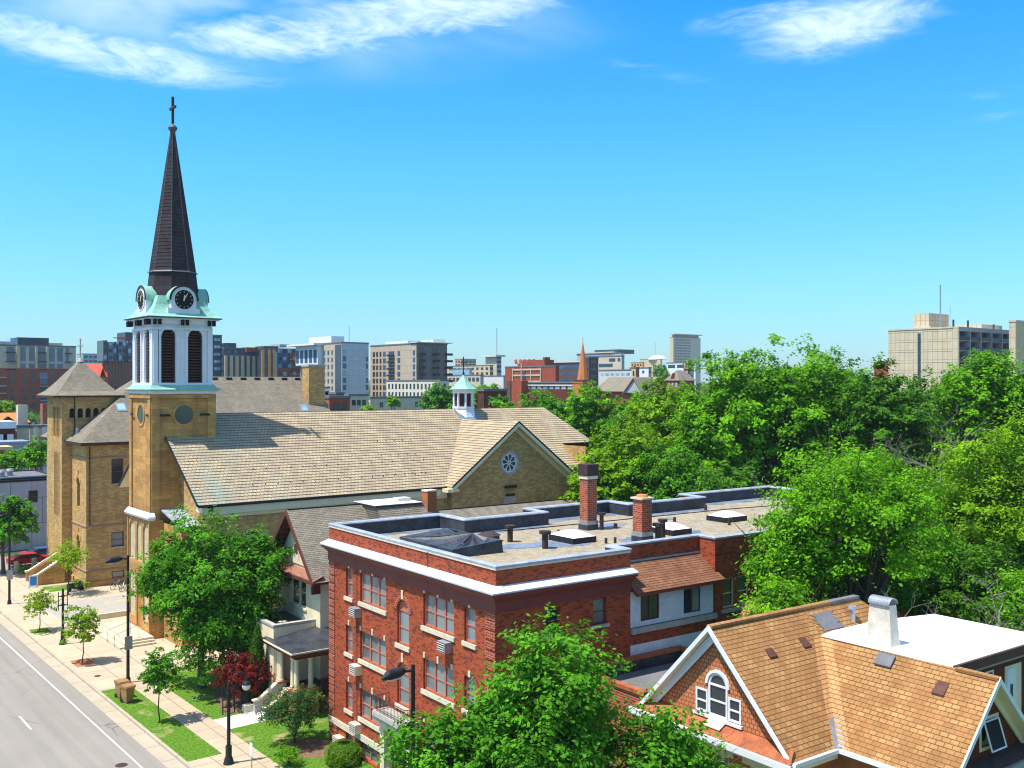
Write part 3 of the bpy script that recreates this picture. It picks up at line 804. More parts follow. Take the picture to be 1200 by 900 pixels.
for o in rops: window(ps, *o, RB, 'cream_trim', 'pane_dark', 1, fw=.08, pms=None)
s = MB(); s.pbox(ps, 39.95, 42.3, 8.38, 8.57, -.1, .1); s.pbox(ps, 43.6, 47, 8.9, 9.06, -.1, .1); s.pieces('window_sill', 'limestone_grey', RB)
# brick arch rings and keystones
a = MB()
for o in (st3, st2): ringband(a, pf, (o[0]+o[1])/2, o[3]-.6, .62, .86, .002, .035, n=14, a0=0, a1=math.pi)
a.pieces('window_arch', 'red_brick_plain', RB)
ks = MB()
for zz in (w3, w2, w1):
    for u in (50.42,): ks.pbox(pf, u-.075, u+.075, zz[1]+.02, zz[1]+.29, .003, .05)
    for us in ((46.3, 47.65, 49.0), (39.75, 41.0, 42.27)):
        for i, u in enumerate(us): ks.pbox(pf, u-.075, u+.075, zz[1]+.02, zz[1]+(.34 if i == 1 else .27), .003, .05)
    ks.pbox(pf, 38.17, 38.35, zz[1]+.02, zz[1]+.29, .003, .05)
for o in (st3, st2): ks.pbox(pf, (o[0]+o[1])/2-.09, (o[0]+o[1])/2+.09, o[3]+.05, o[3]+.5, .036, .07)
ks.pieces('keystone', 'stone', RB)
def aircon(u, z, lab=None, m='galv'):
    b = MB(); b.pbox(pf, u-.36, u+.36, z, z+.5, -.05, .42); o = b.build('air_conditioner', m, RB, lab)
    g = MB()
    for i in range(4): g.pbox(pf, u-.31, u+.31, z+.09+i*.105, z+.125+i*.105, .423, .44, 1)
    g.pbox(pf, u-.32, u+.32, z+.045, z+.48, .4205, .4225); g.build('air_conditioner_grille', ['dark_metal', 'concrete_white'], o)
    return o
for u, z in ((49.3, 7.75), (49.25, 4.62), (40.1, 7.82), (49.3, 1.42), (51.3, .12)): aircon(u, z, None, 'cream_trim' if z < 5 else 'galv')
# downpipe and cable
v = MB(); v.tube([(25.33, 49.45, 11.2), (25.33, 49.45, 1.4)], .018, 5); v.tube([(25.33, 41.9, 12.3), (25.33, 41.9, 8.9)], .018, 5); v.pieces('conduit', 'maroon', RB)
# portico
po = MB(); po.pbox(pf, 42.6, 45.95, 3.42, 3.62, .0, .95); po.pbox(pf, 42.7, 45.85, 3.2, 3.42, .0, .82); o = po.build('portico', 'limestone_grey', RB)
po = MB(); po.pbox(pf, 43.15, 45.75, 2.78, 3.198, .0, .62)
for u in (43.1, 45.72): po.pbox(pf, u-.22, u+.22, 0.0, 2.75, .003, .5); po.pbox(pf, u-.28, u+.28, 2.5, 2.72, .003, .56)
for u in (45.9, 46.25): po.pbox(pf, u-.1, u+.1, 0, 2.4, .003, .2)
po.pbox(pf, 46.05, 46.4, 0, 2.45, .003, .25); po.pieces('portico_post', 'stone', o)
po = MB(); po.pbox(pf, 42.62, 45.93, 3.622, 3.68, 0, .93); po.build('portico_top', 'limestone_grey', o)
po = MB()
for (a, b) in (((42.75, .85), (45.8, .85)), ((42.75, .85), (42.75, .05)), ((45.8, .85), (45.8, .05))):
    for zz in (4.45, 3.8): po.tube([pf.P(a[0], zz, a[1]), pf.P(b[0], zz, b[1])], .022, 5)
    L = math.hypot(a[0]-b[0], a[1]-b[1]); n = int(L/.14)
    for i in range(n+1): t = i/n; u, d_ = a[0]+(b[0]-a[0])*t, a[1]+(b[1]-a[1])*t; po.tube([pf.P(u, 3.68, d_), pf.P(u, 4.45, d_)], .011, 4)
po.build('portico_railing', 'rust_metal', o)
po = MB(); po.pbox(pf, 43.4, 45.5, .2, 2.72, -.17, -.12); po.build('door_surround', 'maroon', RB)
po = MB(); po.pbox(pf, 43.75, 45.1, .2, 2.1, -.118, -.06); dd = po.build('door', 'oak_door', RB)
po = MB(); po.pbox(pf, 43.95, 44.35, 1.0, 1.95, -.058, -.05); po.pbox(pf, 44.5, 44.9, 1.0, 1.95, -.058, -.05); po.build('door_glass', 'pane_dark', dd)
po = MB()
for i in range(9): po.pbox(pf, 43.5+i*.235, 43.6+i*.235, 2.2, 2.66, -.118, -.1)
po.build('lettering_bars', 'limestone_grey', RB)  # plain bars stand in for illegible lettering over the door
# stucco infill and shingled lean-to roof
st = MB(); pst = PL('y', 36.2, -1)
so = [(34.16, 35.47, 8.95, 10.02), (37.17, 38.45, 8.88, 9.98)]
so = [(34.16, 35.45, 8.75, 10.02), (37.17, 38.42, 8.72, 9.98)]
wall(st, pst, 33.47, 39.36, 8.52, 10.28, so, .12); wall(st, pst, 33.47, 39.36, -.2, 7.66, [], .1)
st.face([(39.36, 36.2, 8.5), (39.36, 37.3, 8.5), (39.36, 37.3, 10.28), (39.36, 36.2, 10.28)])
st.build('stucco_panel', 'stucco', RB)
for o in so: window(pst, *o, RB, 'maroon', 'pane_dark', 2, rail=False, fw=.05, mull=.05, rec=.06, pms=['pane_dark', 'pane_dark'] if o[0] < 36 else ['pane_dark', 'pane_curtain'])
st = MB(); st.pbox(pst, 33.5, 39.5, 8.22, 8.48, .003, .16); st.build('sill_band', 'limestone_grey', RB)
lr = MB(); lapped(lr, [(33.47, 35.75, 10.28), (39.8, 35.75, 10.28), (39.47, 37.34, 11.5), (33.47, 37.34, 11.5)], .15, .012); lr.build('lean_to_roof', 'brown_shingle', RB)
lr = MB(); deck(lr, [(33.47, 35.75, 10.28), (39.78, 35.75, 10.28), (39.47, 37.34, 11.5), (33.47, 37.34, 11.5)], .16); lr.build('lean_to_eave', 'maroon', RB)
lr = MB(); lr.box(33.47, 37.25, 11.5, 39.47, 37.345, 11.58); lr.build('roof_flashing', 'flash_blue', RB)

# a low service wing in the yard with a red rim
LW = T('garage', 'low flat-roofed annexe with a rust red parapet cap beside the stucco wall', 'garage', 31, 31.2, 0, 'R')
g = MB(); lo = [(30.0, 31.6), (36.8, 31.6), (36.8, 36.1), (30.0, 36.1)]
for a, b in zip(lo, lo[1:]+lo[:1]): g.face([(a[0], a[1], 0), (b[0], b[1], 0), (b[0], b[1], 7.0), (a[0], a[1], 7.0)])
g.build('wall', 'red_brick_plain', LW)
g = MB(); g.face([(x, y, 6.45) for x, y in lo]); g.build('roof', 'asphalt_roof', LW)
g = MB(); sweep(g, lo, [(.08, 7.0), (.08, 7.18), (-.2, 7.2), (-.2, 7.0)]); g.build('parapet_cap', 'rust_red', LW)
g = MB()
for a, b in zip(offs(lo, -.12), offs(lo, -.12)[1:]+offs(lo, -.12)[:1]): g.face([(a[0], a[1], 6.4), (b[0], b[1], 6.4), (b[0], b[1], 7.01), (a[0], a[1], 7.01)])
g.build('parapet_lining', 'membrane', LW)

# ================================================================== THE CREAM HOUSE WITH THE COLUMNED PORCH
CHS = T('cream_house', 'cream house with a grey shingled front gable and a columned corner porch', 'house', 28, 59.7, 0, 'R')
g = MB(); pc = PL('x', 28.0, -1); pcs = PL('y', 59.7, -1)
wn = (61.9, 64.35, 5.5, 7.6)
wall(g, pc, 59.7, 66.8, 0, 7.95, [wn], .14); g.face([(28, 59.7, 7.95), (28, 66.8, 7.95), (28, 63.25, 11.7)])
wall(g, pcs, 28, 33.5, 0, 7.95); wall(g, PL('y', 66.8, 1), 28, 33.5, 0, 7.95)
wall(g, PL('y', 58.6, -1), 33.2, 40, 0, 7.9); wall(g, PL('x', 33.2, -1), 58.6, 59.7, 0, 7.9); wall(g, PL('y', 68.0, 1), 33.2, 40, 0, 7.9); wall(g, PL('x', 40, 1), 58.6, 68, 0, 7.9)
g.build('wall', 'cream_stucco', CHS)
g = MB()
E_ = 7.75; zr = 12.03; yr = 63.25
for sg in (-1, 1): deck(g, [(27.2, yr+sg*4.25, E_), (34, yr+sg*4.25, E_), (34, yr, zr), (27.2, yr, zr)], .14)
g.pieces('roof_boards', 'brown_trim', CHS)
g = MB()
lapped(g, [(27.2, 59.0, E_), (34, 59.0, E_), (34, yr, zr), (27.2, yr, zr)], .15, .012); lapped(g, [(27.2, 67.5, E_), (34, 67.5, E_), (34, yr, zr), (27.2, yr, zr)], .15, .012)
for q in ([(33.0, 57.9, 7.7), (40.4, 57.9, 7.7), (37.2, 61.2, 12.0), (32.9, 61.2, 12.0)], [(33.0, 57.9, 7.7), (32.9, 61.2, 12), (32.9, 64.2, 12), (33.0, 68.5, 7.7)], [(33.0, 68.5, 7.7), (40.4, 68.5, 7.7), (37.2, 64.2, 12), (32.9, 64.2, 12)], [(40.4, 57.9, 7.7), (40.4, 68.5, 7.7), (37.2, 64.2, 12), (37.2, 61.2, 12)]):
    lapped(g, q, .15, .012)
rf = g.build('roof', 'grey_shingle', CHS)
g = MB(); g.box(32.8, 61.1, 12.0, 36.5, 64.3, 12.09); g.build('roof_fascia', 'maroon', CHS)
g = MB(); g.box(32.75, 61.05, 12.095, 36.55, 64.35, 12.13); g.box(35.2, 62.2, 12.13, 36.2, 63.0, 12.36); g.build('flat_roof', 'concrete_white', CHS)
g = MB(); g.box(27.25, yr-.06, zr+.0, 34, yr+.06, zr+.05); g.build('ridge_cap', 'dark_metal', CHS)
# gable trim: deep eave with brackets, cream triangle, rusty pent roof
g = MB()
for sg in (-1, 1):
    a = (27.18, yr, zr); b = (27.18, yr+sg*4.25, E_)
    board(g, a, b, .34, .06*sg*-1, up=.03)
    for i in range(9):
        t = .14+i*.095; y = yr+sg*4.25*t; z = zr-(zr-E_)*t; g.box(27.25, y-.05, z-.34, 27.99, y+.05, z-.16)
g.pieces('bargeboard', 'brown_trim', CHS)
g = MB(); g.prism([(27.93, yr-1.9, 8.35), (27.93, yr+1.9, 8.35), (27.93, yr, 10.75)], [(27.99, yr-1.9, 8.35), (27.99, yr+1.9, 8.35), (27.99, yr, 10.75)]); g.build('gable_panel', 'cream_trim', CHS)
g = MB(); pg = PL('x', 27.93, -1); discbox(g, pg, yr, 9.35, .34, 0, .03); g.build('gable_oculus', 'louvre', CHS)
g = MB(); ringband(g, pg, yr, 9.35, .34, .46, 0, .06, a0=-.6, a1=math.pi); g.pbox(pg, yr-.42, yr-.32, 8.7, 9.3, 0, .05); g.build('oculus_trim', 'cream_trim', CHS)
g = MB(); g.prism([(27.99, 59.1, 8.1), (27.2, 59.0, 7.82), (27.2, 67.5, 7.82), (27.99, 67.4, 8.1)], [(27.99, 59.1, 8.16), (27.2, 59.0, 7.88), (27.2, 67.5, 7.88), (27.99, 67.4, 8.16)]); g.build('pent_roof', 'copper_red', CHS)
g = MB(); g.box(27.16, 58.95, 7.62, 27.3, 67.55, 7.8); 
for y in (59.75, 66.7): g.box(27.4, y-.1, 6.9, 27.99, y+.1, 7.6)
g.build('pent_fascia', 'brown_trim', CHS)
window(pc, *wn, CHS, 'cream_trim', 'pane_dark', 2, fw=.1, mull=.3, sill=.14, sillm='cream_trim')
cc = MB(); cc.box(36.75, 60.75, 9, 37.5, 61.5, 12.85); o = cc.build('chimney', 'orange_brick', CHS); cc = MB(); cc.box(36.7, 60.7, 12.853, 37.55, 61.55, 12.95); cc.build('chimney_cap', 'stone', o)
# low flat roofed extension
xl, yl = (25.1, 27.99), (60.4, 65.5)
g = MB(); wall(g, PL('x', 25.1, -1), 60.4, 65.5, 0, 5.0); wall(g, PL('y', 60.4, -1), 25.1, 28, 0, 5.0); wall(g, PL('y', 65.5, 1), 25.1, 28, 0, 5.0); g.build('extension_wall', 'cream_stucco', CHS)
g = MB(); sweep(g, [(25.1, 65.5), (25.1, 60.4), (27.99, 60.4)], [(.05, 4.98), (.05, 5.12), (-.25, 5.14), (-.25, 4.7)], closed=False); g.build('extension_coping', 'limestone_grey', CHS)
g = MB(); g.face([(25.2, 60.5, 4.72), (27.99, 60.5, 4.72), (27.99, 65.45, 4.72), (25.2, 65.45, 4.72)])
g.face([(25.36, 60.5, 4.72), (25.36, 65.4, 4.72), (25.36, 65.4, 5.1), (25.36, 60.5, 5.1)]); g.face([(25.36, 60.66, 4.72), (27.9, 60.66, 4.72), (27.9, 60.66, 5.1), (25.36, 60.66, 5.1)])
g.build('extension_roof', 'membrane', CHS)
g = MB(); g.box(26.2, 61.9, 4.725, 26.7, 62.4, 4.86); g.build('roof_vent', 'cream_trim', CHS)
# porch
P8 = [(24.8, 56.8, 4.12), (24.8, 61.6, 4.12), (25.09, 61.6, 4.2), (25.09, 60.39, 4.25), (27.99, 60.39, 4.66), (27.99, 59.69, 4.66), (33.1, 59.69, 4.66), (33.1, 56.8, 4.12)]
g = MB(); up = P8; g.prism([(x, y, z-.05) for x, y, z in up], up); g.build('porch_roof', 'membrane', CHS)
g = MB(); sweep(g, [(24.8, 61.6), (24.8, 56.8), (33.1, 56.8)], [(-.02, 3.83), (.03, 4.0), (.03, 4.10), (-.12, 4.07), (-.12, 3.83)], closed=False)
g.face([(x, y, 3.95) for x, y, z in P8]); g.build('porch_fascia', 'maroon', CHS)
g = MB(); sweep(g, [(24.8, 61.6), (24.8, 56.8), (33.1, 56.8)], [(.034, 4.04), (.09, 4.04), (.09, 4.13), (.034, 4.13)], closed=False); g.build('porch_gutter', 'cream_trim', CHS)
g = MB(); g.box(25.3, 57.35, 3.55, 32.9, 57.6, 3.82); g.box(25.3, 57.35, 3.55, 25.55, 60.3, 3.82); g.build('porch_beam', 'maroon', CHS)
g = MB(); g.box(25.6, 57.3, 1.14, 33, 60.38, 1.3); g.build('porch_floor', 'dark_metal', CHS)
g = MB(); g.box(27.0, 57.5, 0, 33, 57.6, 1.1); g.build('porch_skirt', 'maroon', CHS)
g = MB()
for (x, y, a, b) in ((25.15, 57.25, 1.6, .95), (25.15, 59.75, .55, .6)): g.box(x, y, 0, x+a, y+b, 1.55)
g.pieces('porch_pier', 'cream_brick', CHS)
g = MB()
for (x, y, a, b) in ((25.05, 57.15, 1.8, 1.15), (25.05, 59.65, .75, .72)): g.box(x, y, 1.553, x+a, y+b, 1.67)
g.pieces('pier_cap', 'rust_red', CHS)
for (x, y) in ((25.42, 57.55), (25.42, 58.1), (26.35, 57.55), (25.4, 59.88), (25.4, 60.2)):
    c = MB(); c.cyl(x, y, 1.67, 1.77, .2, .2, 14); c.cyl(x, y, 1.77, 3.42, .165, .135, 14); c.cyl(x, y, 3.42, 3.54, .17, .2, 14); c.build('column', 'cream_trim', CHS)
g = MB(); g.box(26.95, 57.42, 2.02, 33, 57.54, 2.1); g.box(26.95, 57.42, 1.36, 33, 57.54, 1.42)
for i in range(50): g.box(27.02+i*.12, 57.455, 1.42, 27.06+i*.12, 57.505, 2.02)
g.build('porch_railing', 'maroon', CHS)
g = MB()
for i in range(7):
    x = 23.95+i*.235; g.box(x, 58.25, 0, x+.24 if i < 6 else 25.6, 59.72, .185*(i+1))
g.build('steps', 'limestone_grey', CHS)
for (y0, y1) in ((57.98, 58.24), (59.73, 60.0)):
    g = MB(); g.prism([(23.6, y0, 0), (25.15, y0, 0), (25.15, y0, 1.6), (23.95, y0, .75), (23.6, y0, .72)], [(23.6, y1, 0), (25.15, y1, 0), (25.15, y1, 1.6), (23.95, y1, .75), (23.6, y1, .72)]); g.build('step_wall', 'limestone_grey', CHS)
    g = MB(); g.prism([(23.5, y0-.04, .723), (23.95, y0-.04, .755), (25.15, y0-.04, 1.605), (25.15, y0-.04, 1.7), (23.93, y0-.04, .83), (23.5, y0-.04, .8)], [(23.5, y1+.04, .723), (23.95, y1+.04, .755), (25.15, y1+.04, 1.605), (25.15, y1+.04, 1.7), (23.93, y1+.04, .83), (23.5, y1+.04, .8)]); g.build('step_coping', 'cream_trim', CHS)
g = MB(); g.box(23.1, 60.1, 0, 23.65, 60.6, .42); g.build('pier_block', 'stone', CHS)
g = MB(); g.tube([(23.5, 58.1, .75), (23.5, 58.1, 1.25), (23.8, 58.1, 1.35)], .03, 6); g.build('handrail', 'rust_red', CHS)

# the long grey roofed hall behind
HL = T('hall', 'low hall with a long grey shingled roof between the church and the red building', 'building', 41, 66, 0, 'R')
g = MB(); wall(g, PL('y', 64.6, -1), 41, 60, 0, 8.0); wall(g, PL('x', 41, -1), 64.6, 72.4, 0, 8.0); wall(g, PL('x', 60, 1), 64.6, 72.4, 0, 8); wall(g, PL('y', 72.4, 1), 41, 60, 0, 8.0)
for x in (41, 60): g.face([(x, 64.6, 8), (x, 72.4, 8), (x, 68.6, 10.2)])
g.build('wall', 'yellow_brick', HL)
g = MB(); lapped(g, [(40.5, 63.9, 7.75), (60.5, 63.9, 7.75), (60.5, 68.7, 10.3), (40.5, 68.7, 10.3)], .15, .012); lapped(g, [(40.5, 73.2, 7.75), (60.5, 73.2, 7.75), (60.5, 68.7, 10.3), (40.5, 68.7, 10.3)], .15, .012)
g.build('roof', 'grey_shingle', HL)
g = MB(); g.box(40.4, 68.62, 10.28, 60.6, 68.78, 10.36); g.build('ridge_cap', 'dark_metal', HL)

# ================================================================== THE ORANGE HOUSE, BOTTOM RIGHT
OH = T('orange_house', 'orange shingled house with a white-trimmed front gable and a white flat roof', 'house', 28.3, 22.1, 0, 'R')
yr, zr, ez, hw = 25.95, 11.4, 7.4, 3.85
g = MB(); po1 = PL('x', 28.35, -1)
cw = (25.38, 26.28, 7.95, 9.6); lw_ = (26.42, 26.96, 8.02, 8.85); rw_ = (24.70, 25.24, 8.02, 8.85)
wall(g, po1, 22.4, 29.5, 7.6, 7.7)
n = 1
# gable wall cut round the three part window
g.face([(28.35, 22.4, 7.7), (28.35, 24.70, 7.7), (28.35, 24.70, 10.05), (28.35, 22.7, 7.95)])
g.face([(28.35, 29.5, 7.7), (28.35, 26.96, 7.7), (28.35, 26.96, 10.35), (28.35, 29.2, 7.95)])
g.face([(28.35, 24.70, 7.7), (28.35, 26.96, 7.7), (28.35, 26.96, 7.95), (28.35, 24.70, 7.95)])
g.face([(28.35, 24.70, 9.62), (28.35, 26.96, 9.62), (28.35, 26.96, 10.35), (28.35, yr, zr-.12), (28.35, 24.70, 10.05)])
g.face([(28.35, 24.70, 8.87), (28.35, 25.34, 8.87), (28.35, 25.34, 9.62), (28.35, 24.70, 9.62)])
g.face([(28.35, 26.32, 8.87), (28.35, 26.96, 8.87), (28.35, 26.96, 9.62), (28.35, 26.32, 9.62)])
for sg in (-1, 1):
    A = arcpts(25.83, 9.15, .45, 10, 0, math.pi)
A = arcpts(25.83, 9.15, .49, 12)
for p, q in zip(A, A[1:]): g.face([(28.349, p[0], p[1]), (28.349, q[0], q[1]), (28.349, q[0], 9.64), (28.349, p[0], 9.64)])
g.build('gable_wall', 'scale_siding', OH)
window(po1, 25.35, 26.31, 7.95, 9.62, OH, 'white_paint', 'pane_dark', 1, fw=.09, rec=.0, arch=True)
window(po1, 26.34, 26.96, 7.98, 8.87, OH, 'white_paint', 'pane_dark', 1, fw=.08, rec=0)
window(po1, 24.70, 25.32, 7.98, 8.87, OH, 'white_paint', 'pane_dark', 1, fw=.08, rec=0)
g = MB(); g.pbox(po1, 24.62, 27.04, 7.84, 7.945, .0, .1)
ringband(g, po1, 25.83, 9.14, .49, .60, .0, .07, n=14, a0=0, a1=math.pi)
g.build('window_trim', 'white_paint', OH)
# lower walls
g = MB(); lops = [(25.45, 26.2, 4.6, 6.55), (23.7, 24.5, 4.6, 6.55), (27.6, 28.4, 4.6, 6.55)]
wall(g, PL('x', 28.5, -1), 22.45, 29.4, 0, 7.3, lops, .12); wall(g, PL('y', 22.45, -1), 28.5, 30.9, 0, 7.35); wall(g, PL('y', 29.4, 1), 28.5, 38, 0, 7.35); wall(g, PL('x', 37.4, 1), 22, 29.4, 0, 7.3)
wall(g, PL('x', 30.9, -1), 18.3, 22.45, 0, 7.35)
g.build('wall', 'orange_brick', OH)
for o in lops: window(PL('x', 28.5, -1), *o, OH, 'cream_trim', 'pane_dark', 1, fw=.1, rec=.1, sill=.15, sillm='cream_trim')
g = MB()
for o in lops: g.pbox(PL('x', 28.5, -1), o[0]-.25, o[1]+.25, o[3]+.02, o[3]+.35, .003, .06)
g.pieces('lintels', 'cream_trim', OH)
g = MB(); g.box(28.3, 22.3, 7.02, 30.2, 22.44, 7.3); g.box(28.4, 28.9, 7.0, 28.49, 29.4, 7.25); g.pieces('frieze', 'cream_trim', OH)
# pent roof below the gable
g = MB(); g.prism([(28.34, 22.3, 7.76), (27.72, 22.0, 7.42), (27.72, 29.9, 7.42), (28.34, 29.6, 7.76)], [(28.34, 22.3, 7.8), (27.72, 22.0, 7.46), (27.72, 29.9, 7.46), (28.34, 29.6, 7.8)]); g.build('pent_roof', 'rust_red', OH)
g = MB(); g.box(27.6, 21.95, 7.22, 27.74, 29.95, 7.44); g.box(27.74, 22.0, 7.1, 28.45, 29.9, 7.2); g.build('pent_gutter', 'white_paint', OH)
g = MB(); g.prism([(27.95, 25.4, 7.65), (28.3, 25.4, 7.84), (28.3, 26.2, 7.84), (27.95, 26.2, 7.65)], [(27.95, 25.4, 7.69), (28.3, 25.4, 7.88), (28.3, 26.2, 7.88), (27.95, 26.2, 7.69)]); g.build('roof_board', 'cream_trim', OH)
# roofs
xa = 28.0
def zA(y): return zr-(zr-ez)/hw*abs(y-yr)
rg2x, rg2z = 33.46, 10.45
A1 = [(xa, yr-hw, ez), (30.53, yr-hw, ez), (rg2x, 25.04, rg2z), (rg2x, yr, zr), (xa, yr, zr)]
g = MB(); lapped(g, A1, .18, .010)
lapped(g, [(rg2x, 25.04, rg2z), (37.0, 25.04, rg2z), (37.0, yr, zr), (rg2x, yr, zr)], .18, .010)
lapped(g, [(37.0, 25.04, rg2z), (38.2, 25.04, rg2z), (37.0, yr, zr)], .18, .010)
lapped(g, [(xa, yr+hw, ez), (37.0, yr+hw, ez), (37.0, yr, zr), (xa, yr, zr)], .18, .010)
lapped(g, [(30.53, 17.75, ez), (30.53, yr-hw, ez), (rg2x, 25.04, rg2z), (rg2x, 17.75, rg2z)], .18, .010)
lapped(g, [(36.4, 17.75, ez), (36.4, 19.6, ez), (rg2x, 19.6, rg2z), (rg2x, 17.75, rg2z)], .18, .010)
# north cross gable seen over the ridge
nx, nz = 35.4, 10.68
lapped(g, [(nx-3.2, 26.6, nz-3.3), (nx, 26.6, nz), (nx, 30.4, nz), (nx-3.2, 30.4, nz-3.3)], .18, .010); lapped(g, [(nx+2.4, 26.6, nz-2.5), (nx, 26.6, nz), (nx, 30.4, nz), (nx+2.4, 30.4, nz-2.5)], .18, .010)
rf = g.build('roof', 'orange_shingle', OH)
g = MB()
def salmon(pts): 
    for q in range(1): lapped(g, pts, .18, .010, base=.022)
salmon([(30.2, yr-hw, ez), (30.53, yr-hw, ez), (33.46, 25.04, rg2z), (32.95, 25.04, rg2z)])
salmon([(30.53, 21.6, ez), (30.53, yr-hw, ez), (33.46, 25.04, rg2z), (33.46, 24.5, rg2z)])
g.build('valley_shingles', 'salmon_shingle', rf, 'paler salmon shingles along the roof valley')
g = MB(); g.box(xa, yr-.14, zr-.06, 35.2, yr+.14, zr+.045); g.box(rg2x-.13, 17.75, rg2z-.06, rg2x+.13, 19.3, rg2z+.045); g.pieces('ridge_cap', 'orange_shingle', OH)
g = MB(); g.box(35.203, yr-.15, zr-.06, 37.1, yr+.15, zr+.05); g.build('ridge_cap', 'asphalt_roof', OH, 'dark replacement shingles along the end of the ridge')
g = MB()
rr = random.Random(5)
for i in range(6):
    y0 = 25.1+i*.09; g.face([(33.8+rr.uniform(-.3, .1), y0, zA(y0)+.045), (34.9+rr.uniform(-.2, .3), y0, zA(y0)+.045), (34.9+rr.uniform(-.2, .3), y0+.1, zA(y0+.1)+.047), (33.8+rr.uniform(-.3, .1), y0+.1, zA(y0+.1)+.047)])
g.build('roof_patch', 'asphalt_roof', OH)
# salmon coloured, newer shingles down both sides of the valley
v0, v1 = Vector((30.53, yr-hw, ez)), Vector((rg2x, 25.04, rg2z)); g = MB()
g.box(30.44, 21.98, 7.44, 30.62, 22.2, 7.5)
g.face([v0+Vector((-.22, .0, .05)), v0+Vector((.02, .0, .05)), v0+Vector((.75, .73, .81)), v0+Vector((.45, .73, .81))]); g.face([v0+Vector((.02, -.25, .06)), v0+Vector((.02, 0, .06)), v0+Vector((.75, .73, .815)), v0+Vector((.75, .43, .815))]); g.build('valley_flashing', 'galv', OH)
g = MB()
deck(g, [(xa+.02, yr-hw, ez-.02), (30.5, yr-hw, ez-.02), (rg2x, 25.0, rg2z-.03), (rg2x, yr, zr-.03), (xa+.02, yr, zr-.03)], .12); deck(g, [(xa+.02, yr+hw, ez-.02), (37.0, yr+hw, ez-.02), (37, yr, zr-.03), (xa+.02, yr, zr-.03)], .12)
deck(g, [(30.55, 17.77, ez-.02), (30.55, yr-hw, ez-.02), (rg2x, 25.0, rg2z-.03), (rg2x, 17.77, rg2z-.03)], .12); deck(g, [(36.38, 17.77, ez-.02), (36.38, 19.6, ez-.02), (rg2x, 19.6, rg2z-.03), (rg2x, 17.77, rg2z-.03)], .12)
g.pieces('roof_boards', 'cream_trim', OH)
g = MB()
for sg in (-1, 1):
    a = (xa-.02, yr, zr+.03); b = (xa-.02, yr+sg*(hw+.1), ez-.07)
    board(g, a, b, .2, .07*-sg, up=.02)
    a = (xa+.28, yr, zr-.2); b = (xa+.28, yr+sg*(hw-.1), ez+.0); board(g, a, b, .42, .06*-sg)
a = (rg2x, 17.72, rg2z+.03)
for x, z in ((30.45, ez-.07), (36.5, ez-.07)): board(g, a, (x, 17.72, z), .2, .06 if x < 33 else -.06, up=.02)
g.pieces('rake_board', 'white_paint', OH)
g = MB()
for x, z in ((30.7, ez+.05), (36.3, ez+.05)): board(g, (rg2x, 18.2, rg2z-.18), (x, 18.2, z), .3, .07 if x < 33 else -.07)
g.pieces('rake_frieze', 'cream_trim', OH)
g = MB(); g.box(xa, yr-hw-.12, ez-.1, 30.45, yr-hw+.02, ez+.04); g.box(30.41, 17.8, ez-.1, 30.55, yr-hw-.12, ez+.04); g.pieces('gutter', 'white_paint', OH)
g = MB(); g.box(xa+.2, yr-hw+.0, ez-.32, 30.5, yr-hw+.3, ez-.12); g.build('cornice', 'cream_trim', OH)
# wing gable wall with open casement
ow = (33.12, 34.35, 7.85, 9.0); pw = PL('y', 18.3, -1)
g = MB(); wall(g, pw, 30.9, 36.0, 0, 7.4)
def gx(z): return (rg2z-z)/((rg2z-ez)/2.93)
for (za, zb) in ((7.4, 7.85),): g.face([pw.P(rg2x-gx(za), za), pw.P(rg2x+gx(za), za), pw.P(rg2x+gx(zb), zb), pw.P(rg2x-gx(zb), zb)])
g.face([pw.P(rg2x-gx(7.85), 7.85), pw.P(ow[0], 7.85), pw.P(ow[0], 9.0), pw.P(rg2x-gx(9.0), 9.0)]); g.face([pw.P(rg2x+gx(7.85), 7.85), pw.P(ow[1], 7.85), pw.P(ow[1], 9.0), pw.P(rg2x+gx(9.0), 9.0)])
g.face([pw.P(rg2x-gx(9.0), 9.0), pw.P(rg2x+gx(9.0), 9.0), pw.P(rg2x, rg2z-.02)])
wall(g, PL('y', 19.75, -1), 33.4, 40.2, 5, 10.42, [(36.16, 36.8, 9.0, 9.75), (37.55, 38.75, 7.6, 9.72)], .1)
wall(g, PL('x', 40.2, 1), 19.75, 24.2, 5, 10.4)
g.build('wall', 'red_siding', OH, 'dark red shingled wall')
wo = window(pw, *ow, OH, 'cream_trim', 'pane_dark', 1, rail=False, fw=.12, rec=.0)
s = MB(); a0, a1 = (33.27, 18.24), (33.4, 17.72)
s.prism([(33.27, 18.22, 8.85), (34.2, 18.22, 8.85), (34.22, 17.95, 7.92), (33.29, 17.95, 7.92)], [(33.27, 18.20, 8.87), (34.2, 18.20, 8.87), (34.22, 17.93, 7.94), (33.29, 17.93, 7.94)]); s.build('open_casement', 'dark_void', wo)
s = MB()
for p, q in (((33.27, 18.2, 8.87), (34.2, 18.2, 8.87)), ((34.2, 18.2, 8.87), (34.22, 17.93, 7.93)), ((34.22, 17.93, 7.93), (33.29, 17.93, 7.93)), ((33.29, 17.93, 7.93), (33.27, 18.2, 8.87))): s.tube([p, q], .035, 4)
s.build('casement_frame', 'white_paint', wo)
g = MB(); g.prism([(30.8, 17.7, 7.35), (36.1, 17.7, 7.35), (36.1, 18.29, 7.6), (30.8, 18.29, 7.6)], [(30.8, 17.7, 7.4), (36.1, 17.7, 7.4), (36.1, 18.29, 7.65), (30.8, 18.29, 7.65)]); g.build('pent_roof', 'rust_metal', OH)
g = MB(); g.box(30.8, 17.58, 7.2, 36.2, 17.7, 7.4); g.build('gutter', 'galv', OH)
